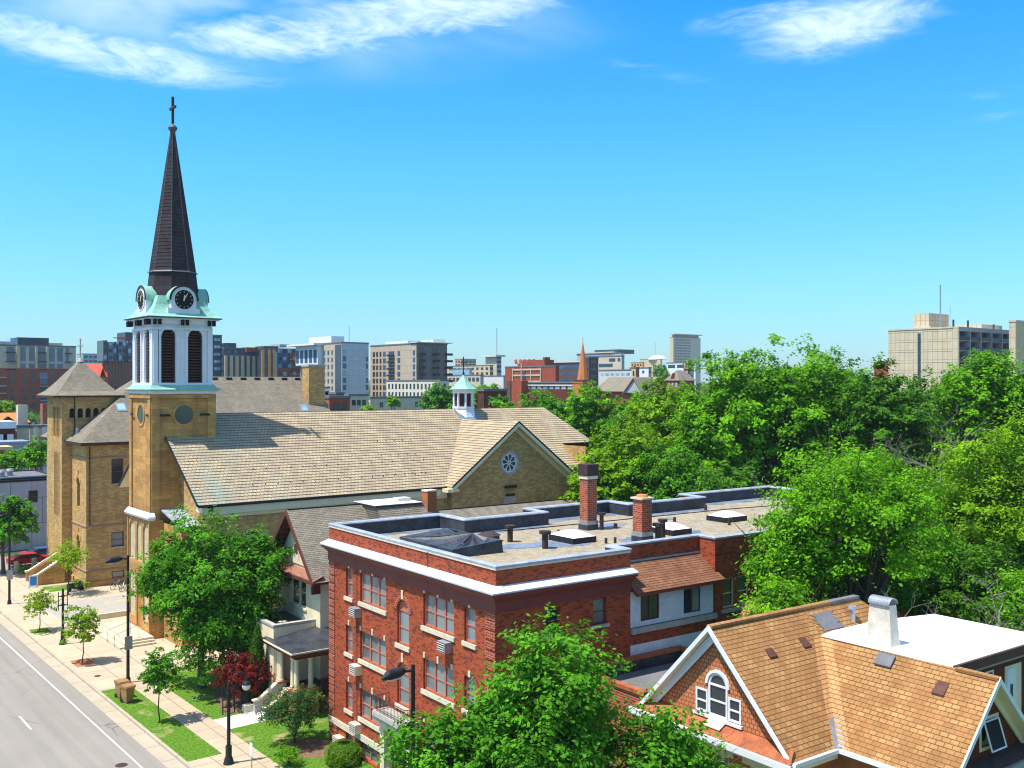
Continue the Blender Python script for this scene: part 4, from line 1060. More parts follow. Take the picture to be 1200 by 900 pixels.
window(PL('y', 19.75, -1), 36.16, 36.8, 9.0, 9.75, OH, 'white_paint', 'pane_dark', 1, rail=False, rec=.03)
g = MB(); pd = PL('y', 19.75, -1); g.pbox(pd, 37.55, 38.75, 7.6, 9.72, -.06, .03); dr = g.build('door_frame', 'cream_trim', OH)
g = MB(); g.pbox(pd, 37.67, 38.3, 7.62, 9.6, .033, .05); d2 = g.build('door', 'white_paint', dr)
g = MB(); g.pbox(PL('y', 19.7, -1), 37.88, 38.06, 8.25, 9.0, .003, .015); g.build('door_glass', 'pane_dark', dr)
# white flat roof with dark fascia
fl = [(33.45, 19.45), (40.3, 19.45), (40.3, 24.3), (37.2, 25.06), (34.2, 25.06), (33.35, 24.9)]
g = MB(); g.ext(fl, 10.44, 10.52); g.build('flat_roof', 'roof_white', OH)
g = MB(); g.box(33.5, 19.36, 10.16, 40.4, 19.445, 10.5); g.build('roof_fascia', 'louvre', OH)
g = MB(); g.box(33.6, 19.5, 10.02, 40.3, 19.74, 10.14); g.build('roof_gutter', 'galv', OH)
g = MB(); g.box(39.35, 18.3, 5, 42, 19.7, 7.55); g.build('deck', 'bark_grey', OH)
g = MB()
for zz in (8.2, 8.45, 8.7): g.tube([(39.3, 18.4, zz), (42, 18.4, zz)], .025, 5)
for x in (39.3, 40.6, 41.9): g.tube([(x, 18.4, 7.5), (x, 18.4, 8.75)], .03, 5)
g.build('deck_railing', 'galv', OH)
g = MB(); g.cyl(39.25, 19.62, 9.3, 9.5, .12, .12, 12); g.build('wall_lamp', 'yellow_paint', OH)
def roofvent(x, y, f, mat):
    z = f; g = MB(); g.hexa([(x, y, z-.1), (x+.42, y, z-.1), (x+.42, y+.42, z+.25), (x, y+.42, z+.25), (x, y, z+.1), (x+.42, y, z+.1), (x+.42, y+.42, z+.42), (x, y+.42, z+.42)]); g.build('roof_vent', mat, OH)
roofvent(30.0, 24.7, zA(24.7), 'louvre'); roofvent(32.1, 24.75, zA(24.75), 'louvre')
g = MB(); x = 32.6; zb_ = rg2z-(rg2x-x)*1.04; g.hexa([(x, 19.3, zb_-.1), (x+.4, 19.3, zb_+.3), (x+.4, 19.75, zb_+.3), (x, 19.75, zb_-.1), (x, 19.3, zb_+.1), (x+.4, 19.3, zb_+.46), (x+.4, 19.75, zb_+.46), (x, 19.75, zb_+.1)]); g.build('roof_vent', 'louvre', OH)
g = MB(); g.cyl(35.9, 25.3, 10.6, 11.15, .12, .12, 10); g.cyl(35.9, 25.3, 11.15, 11.27, .2, .16, 10); g.build('vent_pipe', 'galv', OH)
g = MB(); x0, y0 = 33.85, 22.15
g.hexa([(x0, y0, 10.5), (x0+.6, y0, 10.5), (x0+.6, y0+1.1, 10.5), (x0, y0+1.1, 10.5), (x0+.06, y0+.12, 12.05), (x0+.5, y0+.12, 12.05), (x0+.5, y0+.98, 12.05), (x0+.06, y0+.98, 12.05)]); ch = g.build('chimney', 'chim_plaster', OH)
g = MB(); n = 10
for i in range(n):
    a, b = math.pi*i/n, math.pi*(i+1)/n
    g.face([(x0+.28-.3*math.cos(a), y0+.08, 12.06+.27*math.sin(a)), (x0+.28-.3*math.cos(b), y0+.08, 12.06+.27*math.sin(b)), (x0+.28-.3*math.cos(b), y0+1.0, 12.06+.27*math.sin(b)), (x0+.28-.3*math.cos(a), y0+1.0, 12.06+.27*math.sin(a))])
g.build('chimney_hood', 'galv', ch)
g = MB(); g.prism([(32.95, 21.6, 10.0), (33.3, 21.6, 10.36), (33.3, 22.3, 10.36), (32.95, 22.3, 10.0)], [(32.93, 21.6, 10.06), (33.28, 21.6, 10.42), (33.28, 22.3, 10.42), (32.93, 22.3, 10.06)]); g.build('roof_patch', 'asphalt_roof', OH)

# ================================================================== THE CHURCH
CH_ = T('church', 'yellow brick church with a white belfry, clock tower and dark octagonal spire', 'church', 27, 80.96, 0)
def rz(y): return 17.95-.696*abs(83.6-y)
# copper wash below the tower on the nave tiles
nt = M['nave_tile'].node_tree; b_ = nt.nodes['Principled BSDF']; src = b_.inputs['Base Color'].links[0].from_socket
tc = nt.nodes.new('ShaderNodeTexCoord'); sx = nd(nt, 'ShaderNodeSeparateXYZ', Vector=tc.outputs['Object'])
nz = noise(nt, nd(nt, 'ShaderNodeMapping', Vector=tc.outputs['Object'], Scale=(.55, .16, .1)).outputs[0], 1.0, 4, .7)
q1 = nd(nt, 'ShaderNodeMapRange', Value=sx.outputs[0]); q1.inputs[1].default_value = 1.0; q1.inputs[2].default_value = 12.0; q1.inputs[3].default_value = .72; q1.inputs[4].default_value = -.1
q2 = nd(nt, 'ShaderNodeMath', operation='MULTIPLY', i0=ramp(nt, nz, .42, .62), i1=q1.outputs[0]); q2.use_clamp = True
link(nt, mix(nt, q2.outputs[0], src, (.20, .33, .30)), b_.inputs['Base Color'])

g = MB(); pn = PL('y', 74.5, -1)
nops = [(x, x+1.7, 3.2, 9.0, 'arch') for x in (32.0, 36.0, 40.0, 44.0, 48.0)]
wall(g, pn, 29.4, 51.4, 0, 11.25, nops, .3); wall(g, pn, 65.4, 68.3, 0, 11.2); wall(g, PL('x', 68.3, 1), 74.5, 92.7, 0, 14.2)
wall(g, PL('y', 78.8, -1), 68.3, 72.4, 0, 14.2); wall(g, PL('x', 72.4, 1), 78.8, 88.4, 0, 14.2); wall(g, PL('y', 88.4, 1), 68.3, 72.4, 0, 14.2)
wall(g, PL('y', 92.7, 1), 29.4, 68.3, 0, 11.2); wall(g, PL('x', 29.4, -1), 74.5, 92.7, 0, 11.2)
g.face([(29.4, 74.5, 11.2), (29.4, 92.7, 11.2), (29.4, 83.6, 17.6)])
g.build('nave_wall', 'yellow_brick', CH_)
for o in nops: window(pn, *o[:4], CH_, 'cream_trim', 'stained', 1, rail=True, fw=.12, rec=.25, arch=True, sill=.2)
g = MB()
rw_c = 4.36*1.2184/15
lapped(g, [(28.2, 74.0, rz(74)), (68.6, 74.0, rz(74)), (68.6, 78.36, rz(78.36)), (28.2, 78.36, rz(78.36))], rw_c, .042)
lapped(g, [(28.2, 78.36, rz(78.36)), (73.0, 78.36, rz(78.36)), (70.4, 83.6, 17.95), (28.2, 83.6, 17.95)], rw_c, .042)
lapped(g, [(28.2, 93.2, rz(93.2)), (68.6, 93.2, rz(93.2)), (70.4, 83.6, 17.95), (28.2, 83.6, 17.95)], rw_c, .042)
lapped(g, [(73.0, 78.36, rz(78.36)), (73.0, 88.84, rz(88.84)), (70.4, 83.6, 17.95)], rw_c, .042)
nr_ = g.build('nave_roof', 'nave_tile', CH_)
g = MB()
deck(g, [(28.22, 74.0, rz(74)-.03), (68.6, 74.0, rz(74)-.03), (68.6, 83.6, 17.92), (28.22, 83.6, 17.92)], .14); deck(g, [(28.22, 93.2, rz(74)-.03), (68.6, 93.2, rz(74)-.03), (68.6, 83.6, 17.92), (28.22, 83.6, 17.92)], .14)
deck(g, [(68.5, 78.36, rz(78.36)-.03), (72.95, 78.36, rz(78.36)-.03), (70.4, 83.6, 17.92), (68.5, 83.6, 17.92)], .14)
g.build('roof_boards', 'cream_trim', CH_)
g = MB(); g.box(28.2, 73.88, rz(74)-.16, 50.9, 73.995, rz(74)+.0); g.box(28.14, 73.9, rz(74)-.1, 28.2, 74.0, rz(74)+.08); g.box(65.9, 73.88, rz(74)-.16, 68.6, 73.995, rz(74)); 
a, b = (28.17, 74.0, rz(74)+.1), (28.17, 83.6, 18.06); board(g, a, b, .16, -.1); board(g, (28.17, 93.2, rz(74)+.1), (28.17, 83.6, 18.06), .16, .1)
g.box(68.5, 78.25, rz(78.36)-.3, 73.05, 78.355, rz(78.36)-.02)
g.pieces('eave_gutter', 'dark_metal', CH_)
g = MB(); g.box(29.0, 74.02, rz(74)-.75, 51.0, 74.49, rz(74)-.2); g.box(29.2, 74.25, rz(74)-1.05, 51.2, 74.495, rz(74)-.752)
g.box(28.5, 74.02, rz(74)-.6, 29.38, 75.2, rz(74)-.2)
board(g, (28.9, 74.1, rz(74)-.2), (28.9, 81, rz(81)-.2), .55, -.12)
g.box(50.4, 72.95, 10.85, 51.6, 74.0, 11.15); g.box(65.2, 72.95, 10.85, 66.4, 74.0, 11.15)
g.pieces('cornice', 'cream_trim', CH_)
g = MB(); rr = random.Random(2)
for i in range(16):
    for (y, of) in ((75.55, 0), (77.15, .8)):
        x = 33.2+i*1.1+of; z = rz(y)+.06; g.box(x, y-.03, z, x+.05, y+.03, z+.09)
for i in range(5):
    for (y, of) in ((77.9, 0), (79.6, .4), (75.7, 0)):
        x = 50.5-(83.6-y)*.35+i*.9; z = rz(y)+.06
        if x < 51.2+(y-74)*.93: g.box(x-2, y-.03, z, x-1.95, y+.03, z+.09)
g.build('snow_guards', 'dark_metal', nr_)
# transept
tx, ty, tz = 58.4, 72.9, 16.95
def tzz(x): return tz-.748*abs(x-tx)
g = MB()
lapped(g, [(50.85, ty, 11.3), (50.85, 74.04, 11.3), (tx, 82.16, tz), (tx, ty, tz)], .354, .04); lapped(g, [(65.95, ty, 11.3), (65.95, 74.04, 11.3), (tx, 82.16, tz), (tx, ty, tz)], .354, .04)
g.build('transept_roof', 'nave_tile', CH_)
g = MB(); deck(g, [(50.9, ty+.02, 11.27), (50.9, 74.04, 11.27), (tx, 82.0, tz-.03), (tx, ty+.02, tz-.03)], .12); deck(g, [(65.9, ty+.02, 11.27), (65.9, 74.04, 11.27), (tx, 82.0, tz-.03), (tx, ty+.02, tz-.03)], .12)
for sg in (-1, 1): board(g, (tx, ty+.02, tz-.08), (tx+sg*7.55, ty+.02, 11.22), .34, .62*-sg if False else .05*sg)
for sg in (-1, 1): board(g, (tx, 73.66, tz-.25), (tx+sg*7.4, 73.66, 11.2), .5, .1*sg*-1 if sg > 0 else .1)
g.pieces('rake_board', 'cream_trim', CH_)
g = MB()
for sg in (-1, 1): board(g, (tx, ty-.0, tz+.09), (tx+sg*7.6, ty-.0, 11.4), .14, .06*sg)
g.pieces('rake_edge', 'dark_metal', CH_)
pt = PL('y', 73.75, -1); g = MB(); rc = (57.94, 13.1); rr_ = 1.0
g.face([(51.4, 73.75, 0), (65.4, 73.75, 0), (65.4, 73.75, 11.3), (51.4, 73.75, 11.3)])
A = arcpts(rc[0], rc[1], rr_, 24, 0, 2*math.pi)
# gable cut round the rose window: fans to the outline
def gz(x): return tz-.1-.748*abs(x-tx)
for p, q in zip(A, A[1:]):
    up = (p[1]+q[1])/2 > rc[1]
    e = (lambda x: gz(x)) if up else (lambda x: 11.3)
    g.face([(p[0], 73.75, p[1]), (q[0], 73.75, q[1]), (q[0], 73.75, e(q[0])), (p[0], 73.75, e(p[0]))])
    g.face([(p[0], 73.75, p[1]), (q[0], 73.75, q[1]), (q[0], 73.95, q[1]), (p[0], 73.95, p[1])])
x0, x1 = rc[0]-rr_, rc[0]+rr_
g.face([(51.4, 73.75, 11.3), (x0, 73.75, 11.3), (x0, 73.75, gz(x0)), (51.4, 73.75, gz(51.4))]); g.face([(65.4, 73.75, 11.3), (x1, 73.75, 11.3), (x1, 73.75, gz(x1)), (65.4, 73.75, gz(65.4))])
g.face([(51.4, 73.75, 0), (51.4, 78, 0), (51.4, 78, 11.3), (51.4, 73.75, 11.3)]); g.face([(65.4, 73.75, 0), (65.4, 78, 0), (65.4, 78, 11.3), (65.4, 73.75, 11.3)])
g.build('transept_wall', 'yellow_brick', CH_)
g = MB(); ringband(g, pt, *rc, .92, 1.12, -.02, .05, n=28); r_ = g.build('rose_window', 'limestone_grey', CH_)
g = MB(); ringband(g, pt, *rc, .82, .95, -.12, -.02, n=28); ringband(g, pt, *rc, .10, .2, -.12, -.02, n=14)
for i in range(8):
    a = 2*math.pi*i/8+.2; ca, sa = math.cos(a), math.sin(a)
    g.prism([pt.P(rc[0]+ca*r-sa*s_, rc[1]+sa*r+ca*s_, -.12) for r, s_ in ((.18, -.035), (.84, -.035), (.84, .035), (.18, .035))], [pt.P(rc[0]+ca*r-sa*s_, rc[1]+sa*r+ca*s_, -.03) for r, s_ in ((.18, -.035), (.84, -.035), (.84, .035), (.18, .035))])
    a += math.pi/8; ringband(g, pt, rc[0]+math.cos(a)*.62, rc[1]+math.sin(a)*.62, .18, .235, -.12, -.035, n=12, a0=a-1.7, a1=a+1.7)
g.build('window_tracery', 'white_paint', r_)
g = MB(); disc(g, pt, *rc, .95, -.13); g.build('window_pane', 'stained', r_)
g = MB(); g.pbox(pt, 57.35, 58.65, 10.75, 10.98, .003, .3); g.pbox(pt, 57.5, 58.5, 10.0, 10.2, .003, .1); g.pieces('wall_bracket', 'dark_metal', CH_)
g = MB(); g.pbox(pt, 57.3, 58.7, 8.6, 9.95, .002, .05); g.build('blind_panel', 'limestone_grey', CH_)
# cupola on the ridge
cx, cy = 59.6, 83.5
g = MB(); g.lathe(cx, cy, [(1.4, 17.1), (1.15, 17.8), (1.1, 18.0)], 8, 0, math.pi/8); cu = g.build('cupola', 'white_paint', CH_)
g = MB(); g.prism([(58.3, 82.0, rz(82.0)+.07), (60.8, 82.0, rz(82.0)+.07), (60.8, 83.4, rz(83.4)+.07), (58.3, 83.4, rz(83.4)+.07)], [(58.3, 82.0, rz(82.0)+.1), (60.8, 82.0, rz(82.0)+.1), (60.8, 83.4, rz(83.4)+.1), (58.3, 83.4, rz(83.4)+.1)]); g.build('cupola_flashing', 'membrane_light', cu)
g = MB(); g.cyl(cx, cy, 18.0, 18.2, 1.17, 1.17, 8, ph=math.pi/8); g.cyl(cx, cy, 19.55, 19.9, 1.15, 1.22, 8, ph=math.pi/8)
for k in range(8):
    a = math.pi/8+k*math.pi/4; g.cyl(cx+0.99*math.cos(a), cy+0.99*math.sin(a), 18.2, 19.55, .12, .12, 8)
g.build('cupola_posts', 'white_paint', cu)
g = MB()
for k in range(8):
    a, b = math.pi/8+k*math.pi/4, math.pi/8+(k+1)*math.pi/4
    for j in range(9):
        z = 18.25+j*.145; r0, r1 = .94, .86
        g.face([(cx+r0*math.cos(a), cy+r0*math.sin(a), z), (cx+r0*math.cos(b), cy+r0*math.sin(b), z), (cx+r1*math.cos(b), cy+r1*math.sin(b), z+.13), (cx+r1*math.cos(a), cy+r1*math.sin(a), z+.13)])
g.cyl(cx, cy, 18.0, 19.6, .83, .83, 8, ph=math.pi/8)
g.build('cupola_louvres', 'louvre', cu)
g = MB(); g.lathe(cx, cy, [(1.42, 19.9), (1.45, 19.97), (1.02, 20.35), (.64, 20.72), (.25, 21.15), (.06, 21.5)], 8, 0, math.pi/8); g.cyl(cx, cy, 19.88, 19.9, 1.42, 1.42, 8, ph=math.pi/8); g.build('cupola_roof', 'copper', cu)
g = MB(); g.tube([(cx, cy, 21.4), (cx, cy, 23.3)], .055, 6); g.tube([(cx-.32, cy+.25, 22.7), (cx+.32, cy-.25, 22.7)], .05, 6); g.cyl(cx, cy, 21.45, 21.7, .12, .12, 8); g.build('cupola_cross', 'dark_metal', cu)
# tower shaft
TX0, TX1, TY0, TY1 = 27.0, 32.3, 80.96, 86.2; tcx, tcy = 29.65, 83.58
pT = PL('y', TY0, -1); pL = PL('x', TX0, -1)
g = MB(); g.box(TX0, TY0, 0, TX1, TY1, 19.7); g.build('tower', 'orange_stone', CH_)
g = MB()
for (a, b, z0) in ((TX0, TX0+.62, 9), (TX1-.72, TX1, 15.9)): g.pbox(pT, a, b, z0, 19.35, .003, .13)
for (a, b) in ((TY0, TY0+.62), (TY1-.62, TY1)): g.pbox(pL, a, b, 9, 19.35, .003, .13)
g.pbox(pT, TX0, TX1, 19.35, 19.68, .002, .18); g.pbox(pL, TY0-.18, TY1, 19.35, 19.68, .002, .18)
g.pieces('tower_pilasters', 'orange_stone', CH_)
g = MB(); g.box(TX0-.15, TY0-.2, 19.7, TX1+.15, TY1+.15, 19.98); g.build('tower_band', 'white_paint', CH_)
g = MB(); g.lathe(tcx, tcy, [(3.0*1.4142, 19.982), (3.04*1.4142, 20.06), (2.75*1.4142, 20.22), (2.48*1.4142, 20.55)], 4, 0, math.pi/4); g.build('copper_skirt', 'copper', CH_)
for pl, uc in ((pT, 29.64), (pL, 83.5)):
    g = MB(); ringband(g, pl, uc, 17.98, .78, .98, .003, .06, n=28); o = g.build('round_window', 'orange_stone', CH_)
    g = MB(); disc(g, pl, uc, 17.98, .79, .02, n=28); g.build('round_pane', 'stained', o)
g = MB()
for u in (28.05, 31.35): g.pbox(pT, u-.42, u+.42, 17.88, 18.06, .135, .18)
for u in (81.6, 85.4): g.pbox(pL, u-.3, u+.3, 17.88, 18.06, .135, .18)
g.pieces('wall_anchor', 'dark_metal', CH_)
# entrance block below the tower
g = MB(); pe = PL('x', 26.86, -1)
bays = [(81.1, 82.6), (83.0, 84.2), (84.6, 86.1)]
eo = [(a, b, 5.9, 9.2, 'arch') for a, b in bays]+[(bays[0][0], bays[0][1], 1.2, 5.0, 'arch'), (bays[2][0], bays[2][1], 1.2, 5.0, 'arch'), (bays[1][0], bays[1][1], .45, 4.6, 'arch')]
wall(g, pe, 80.82, 86.36, 0, 9.5, eo, .13); wall(g, PL('y', 80.82, -1), 26.86, 27.9, 0, 9.5); wall(g, PL('y', 86.36, 1), 26.86, 29.4, 0, 9.5)
wall(g, PL('x', 27.9, -1), 76.6, 80.82, 0, 9.3, [(77.7, 79.6, 3.0, 7.5, 'arch')], .25); wall(g, PL('y', 76.6, -1), 27.9, 29.4, 0, 9.3)
g.build('porch_wall', 'orange_stone', CH_)
g = MB()
for a, b in ((80.83, 81.0), (86.2, 86.35)): g.pbox(pe, a, b, 0, 9.3, .003, .1)
g.pieces('porch_pilasters', 'orange_stone', CH_)
for o in eo[:5]: 
    g = MB(); pl = PL('x', 26.98, -1); r = (o[1]-o[0])/2
    g.prism([pl.P(u, z, -.03) for u, z in [(o[0], o[2]), (o[1], o[2])]+arcpts((o[0]+o[1])/2, o[3]-r, r, 12)], [pl.P(u, z, 0) for u, z in [(o[0], o[2]), (o[1], o[2])]+arcpts((o[0]+o[1])/2, o[3]-r, r, 12)]); g.build('arch_panel', 'cream_brick', CH_)
o = eo[5]; g = MB(); g.pbox(pe, o[0], o[1], o[2], o[3], -.125, -.1); g.build('door', 'oak_door', CH_)
g = MB(); sweep(g, [(27.2, 86.36), (26.86, 86.36), (26.86, 80.82), (27.2, 80.82)], [(.003, 9.5), (.18, 9.55), (.26, 9.72), (.24, 9.82), (.003, 10.15)], closed=False)
g.build('porch_cornice', 'white_paint', CH_)
g = MB(); g.prism([(27.7, 76.4, 9.3), (29.5, 76.4, 9.3), (29.5, 80.95, 10.3), (27.7, 80.95, 10.3)], [(27.7, 76.4, 9.42), (29.5, 76.4, 9.42), (29.5, 80.95, 10.42), (27.7, 80.95, 10.42)]); g.build('vestibule_roof', 'flash_blue', CH_)
g = MB(); pl = PL('x', 28.14, -1); g.prism([pl.P(u, z, -.03) for u, z in [(77.7, 3.0), (79.6, 3.0)]+arcpts(78.65, 6.55, .95, 12)], [pl.P(u, z, 0) for u, z in [(77.7, 3.0), (79.6, 3.0)]+arcpts(78.65, 6.55, .95, 12)]); g.build('stained_window', 'stained', CH_)
# belfry
BX0, BX1, BY0, BY1 = 27.2, 32.1, 81.13, 86.03
pB = PL('y', BY0, -1); pBL = PL('x', BX0, -1)
g = MB()
lo1 = [(27.85, 29.0, 20.6, 25.0, 'arch'), (30.05, 31.25, 20.6, 25.0, 'arch')]; lo2 = [(81.85, 83.0, 20.6, 25.0, 'arch'), (84.1, 85.3, 20.6, 25.0, 'arch')]
wall(g, pB, BX0, BX1, 20.3, 25.75, lo1, .3); wall(g, pBL, BY0, BY1, 20.3, 25.75, lo2, .3)
wall(g, PL('x', BX1, 1), BY0, BY1, 20.3, 25.75, lo2, .3); wall(g, PL('y', BY1, 1), BX0, BX1, 20.3, 25.75, lo1, .3)
for pl, (a, b), L in ((pB, (BX0, BX1), lo1), (pBL, (BY0, BY1), lo2)):
    for u in (a, b-.42, L[0][0]-.28, L[0][1]+.05, L[1][0]-.26, L[1][1]+.05): g.pbox(pl, u, u+(.42 if u in (a, b-.42) else .2), 20.55, 24.9, .003, .09)
    g.pbox(pl, a, b, 24.92, 25.12, .003, .13); g.pbox(pl, a-.1, b, 20.4, 20.6, .003, .12)
    for o in L: ringband(g, pl, (o[0]+o[1])/2, o[3]-(o[1]-o[0])/2, (o[1]-o[0])/2, (o[1]-o[0])/2+.13, .003, .07, n=14, a0=0, a1=math.pi)
bf = g.build('belfry', 'white_paint', CH_)
for pl, L in ((pB, lo1), (pBL, lo2), (PL('x', BX1, 1), lo2), (PL('y', BY1, 1), lo1)):
    for o in L:
        g = MB(); z = o[2]
        while z < o[3]-.08:
            r = (o[1]-o[0])/2; dz = max(0, z-(o[3]-r)); hwid = r if dz <= 0 else math.sqrt(max(0, r*r-dz*dz)); u = (o[0]+o[1])/2
            if hwid > .08: g.hexa([pl.P(u-hwid, z, -.04), pl.P(u+hwid, z, -.04), pl.P(u+hwid, z+.1, -.24), pl.P(u-hwid, z+.1, -.24), pl.P(u-hwid, z+.05, -.03), pl.P(u+hwid, z+.05, -.03), pl.P(u+hwid, z+.16, -.24), pl.P(u-hwid, z+.16, -.24)])
            z += .235
        g.build('louvre', 'louvre', bf)
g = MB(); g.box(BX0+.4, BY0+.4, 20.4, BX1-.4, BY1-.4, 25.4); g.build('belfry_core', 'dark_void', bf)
g = MB(); g.box(tcx-2.9, tcy-2.9, 25.755, tcx+2.9, tcy+2.9, 25.88); g.box(tcx-2.65, tcy-2.65, 25.4, tcx+2.65, tcy+2.65, 25.754); g.build('belfry_cornice', 'white_paint', CH_)
g = MB()
for pl, c0 in ((PL('y', tcy-2.65, -1), tcx), (PL('x', tcx-2.65, -1), tcy)):
    for u in (-2.45, -2.05, -.2, .2, 2.05, 2.45): g.pbox(pl, c0+u-.08, c0+u+.08, 25.3, 25.75, .003, .40); 
g.pieces('cornice_brackets', 'dark_void', CH_)
S2 = 1.4142
g = MB(); g.lathe(tcx, tcy, [(3.04*S2, 25.885), (3.08*S2, 25.98), (2.75*S2, 26.2), (2.4*S2, 26.55), (2.12*S2, 27.0), (1.95*S2, 27.45), (1.85*S2, 27.75)], 4, 0, math.pi/4)
g.build('copper_roof', 'copper', CH_)
g = MB(); g.box(tcx-3.09, tcy-3.09, 25.883, tcx+3.09, tcy+3.09, 25.93); g.build('roof_edge', 'rust_metal', CH_)
g = MB()
sp = [(2.25, 27.3), (2.02, 28.6), (1.88, 29.75)]; sp2 = [(1.84, 29.9), (.15, 41.75)]
n8 = 8
for k in range(8):
    a, b = math.pi/8+k*math.pi/4, math.pi/8+(k+1)*math.pi/4
    for (r0, z0), (r1, z1) in zip(sp, sp[1:]):
        g.face([(tcx+r0*math.cos(a), tcy+r0*math.sin(a), z0), (tcx+r0*math.cos(b), tcy+r0*math.sin(b), z0), (tcx+r1*math.cos(b), tcy+r1*math.sin(b), z1), (tcx+r1*math.cos(a), tcy+r1*math.sin(a), z1)])
    (r0, z0), (r1, z1) = sp2
    lapped(g, [(tcx+r0*math.cos(a), tcy+r0*math.sin(a), z0), (tcx+r0*math.cos(b), tcy+r0*math.sin(b), z0), (tcx+r1*math.cos(b), tcy+r1*math.sin(b), z1), (tcx+r1*math.cos(a), tcy+r1*math.sin(a), z1)], .3, .02)
sp_ = g.build('spire', 'dark_shingle', CH_)
g = MB(); g.cyl(tcx, tcy, 29.78, 29.9, 2.03, 1.95, 8, ph=math.pi/8)
for k in range(8):
    a = math.pi/8+k*math.pi/4; g.tube([(tcx+1.86*math.cos(a), tcy+1.86*math.sin(a), 29.9), (tcx+.16*math.cos(a), tcy+.16*math.sin(a), 41.75)], .03, 5)
g.build('spire_ribs', 'lead', sp_)
g = MB(); g.lathe(tcx, tcy, [(.17, 41.6), (.2, 41.75), (.36, 41.9), (.38, 42.05), (.27, 42.22), (.1, 42.32), (.0, 42.35)], 16); g.cyl(tcx, tcy, 41.5, 41.75, .2, .24, 12); g.build('spire_ball', 'lead', sp_, smooth=True)
g = MB(); g.box(tcx-.09, tcy-.09, 42.4, tcx+.09, tcy+.09, 44.65); g.box(tcx-.085, tcy-.62, 43.62, tcx+.085, tcy+.62, 43.82); g.build('spire_cross', 'rust_metal', sp_)
# clock dormers
def clock(pl, uc, lit=True):
    z0 = 27.42; d = 0.0
    g = MB(); g.pbox(pl, uc-1.32, uc+1.32, 26.1, 26.7, -1.6, .05); g.pbox(pl, uc-1.05, uc+1.05, 26.7, z0, -1.6, .0)
    A = [(uc+1.05*math.cos(t), z0+1.05*math.sin(t)) for t in [math.pi*i/16 for i in range(17)]]
    g.prism([pl.P(u, z, -1.6) for u, z in A], [pl.P(u, z, 0) for u, z in A]); o = g.build('clock_dormer', 'white_paint', CH_)
    g = MB(); ringband(g, pl, uc, z0, 1.05, 1.2, -1.7, .03, n=18, a0=-.05, a1=math.pi+.05)
    g.build('dormer_roof', 'copper', o)
    g = MB(); ringband(g, pl, uc, z0, 1.06, 1.22, .032, .09, n=18, a0=-.05, a1=math.pi+.05); g.build('dormer_edge', 'rust_metal', o)
    g = MB(); discbox(g, pl, uc, z0, .80, .003, .05, n=28); f = g.build('clock', 'dark_void', o)
    g = MB(); ringband(g, pl, uc, z0, .80, .88, .003, .09, n=28); g.build('clock_rim', 'white_paint', f)
    g = MB()
    for k in range(12):
        a = math.pi/6*k; ca, sa = math.cos(a), math.sin(a)
        g.prism([pl.P(uc+ca*r-sa*s_, z0+sa*r+ca*s_, .053) for r, s_ in ((.58, -.025), (.70, -.025), (.70, .025), (.58, .025))], [pl.P(uc+ca*r-sa*s_, z0+sa*r+ca*s_, .058) for r, s_ in ((.58, -.025), (.70, -.025), (.70, .025), (.58, .025))])
    g.build('clock_markers', 'stone', f)
    g = MB()
    sgn = 1 if pl.ax == 'y' else -1
    for ang, L, wd, dd in ((82, .42, .06, .062), (62, .62, .04, .07)):
        a = math.radians(ang); ca, sa = math.cos(a)*sgn, math.sin(a)
        g.prism([pl.P(uc+ca*r-sa*s_, z0+sa*r+ca*s_, dd) for r, s_ in ((-.1, -wd), (L*.7, -wd), (L, 0), (L*.7, wd), (-.1, wd))], [pl.P(uc+ca*r-sa*s_, z0+sa*r+ca*s_, dd+.006) for r, s_ in ((-.1, -wd), (L*.7, -wd), (L, 0), (L*.7, wd), (-.1, wd))])
    g.build('clock_hands', 'cream_trim', f)
for pl, uc in ((PL('y', tcy-2.6, -1), tcx), (PL('x', tcx-2.6, -1), tcy), (PL('x', tcx+2.6, 1), tcy), (PL('y', tcy+2.6, 1), tcx)): clock(pl, uc)
# steps with rails in front of the tower
g = MB()
for i in range(3): g.box(24.0+i*.42, 79.2+i*.3, 0, 26.8, 87.5-i*.3, .16*(i+1)-.02)
g.build('steps', 'concrete_step', CH_)
for y in (80.2, 82.1):
    g = MB(); g.tube([(23.9, y, 0), (23.9, y, .95), (24.3, y, 1.05), (25.7, y, 1.45), (25.7, y, .45)], .03, 6); g.build('handrail', 'galv', CH_)
k = MB(); k.box(25.6, 90.42, .0, 40, 90.75, .45); top(k, 'low_wall', 'concrete_step', 'low tan concrete wall between the church forecourt and the driveway', 'wall', 25.6, 90.6)

# ================================================================== THE PRIORY, LEFT OF THE TOWER
PR = T('priory', 'yellow brick rectory with a pyramid-roofed corner turret left of the church', 'building', 28.64, 105.4, 0)
pA = PL('y', 105.4, -1); pBx = PL('x', 28.64, -1)
g = MB(); wo_ = [(31.1, 32.3, 10.3, 12.85), (31.1, 32.35, 3.85, 5.35), (31.15, 32.4, .15, 1.35), (36, 37.2, 10.3, 12.85), (36, 37.2, 3.85, 5.35)]
wall(g, pA, 28.64, 57, 0, 14.5, wo_, .2)
nich = [(107.65, 108.7, 7.9, 10.9, 'arch'), (107.65, 108.7, 2.6, 5.0, 'arch')]
wall(g, pBx, 105.4, 111, 0, 14.5, nich, .25); wall(g, pBx, 116.8, 121, 0, 14.5)
wall(g, PL('x', 57, 1), 105.4, 121, 0, 14.5); wall(g, PL('y', 121, 1), 28.64, 57, 0, 14.5)
g.face([(57, 105.4, 14.5), (57, 121, 14.5), (57, 113, 21.2)])
g.build('wall', 'yellow_brick', PR)
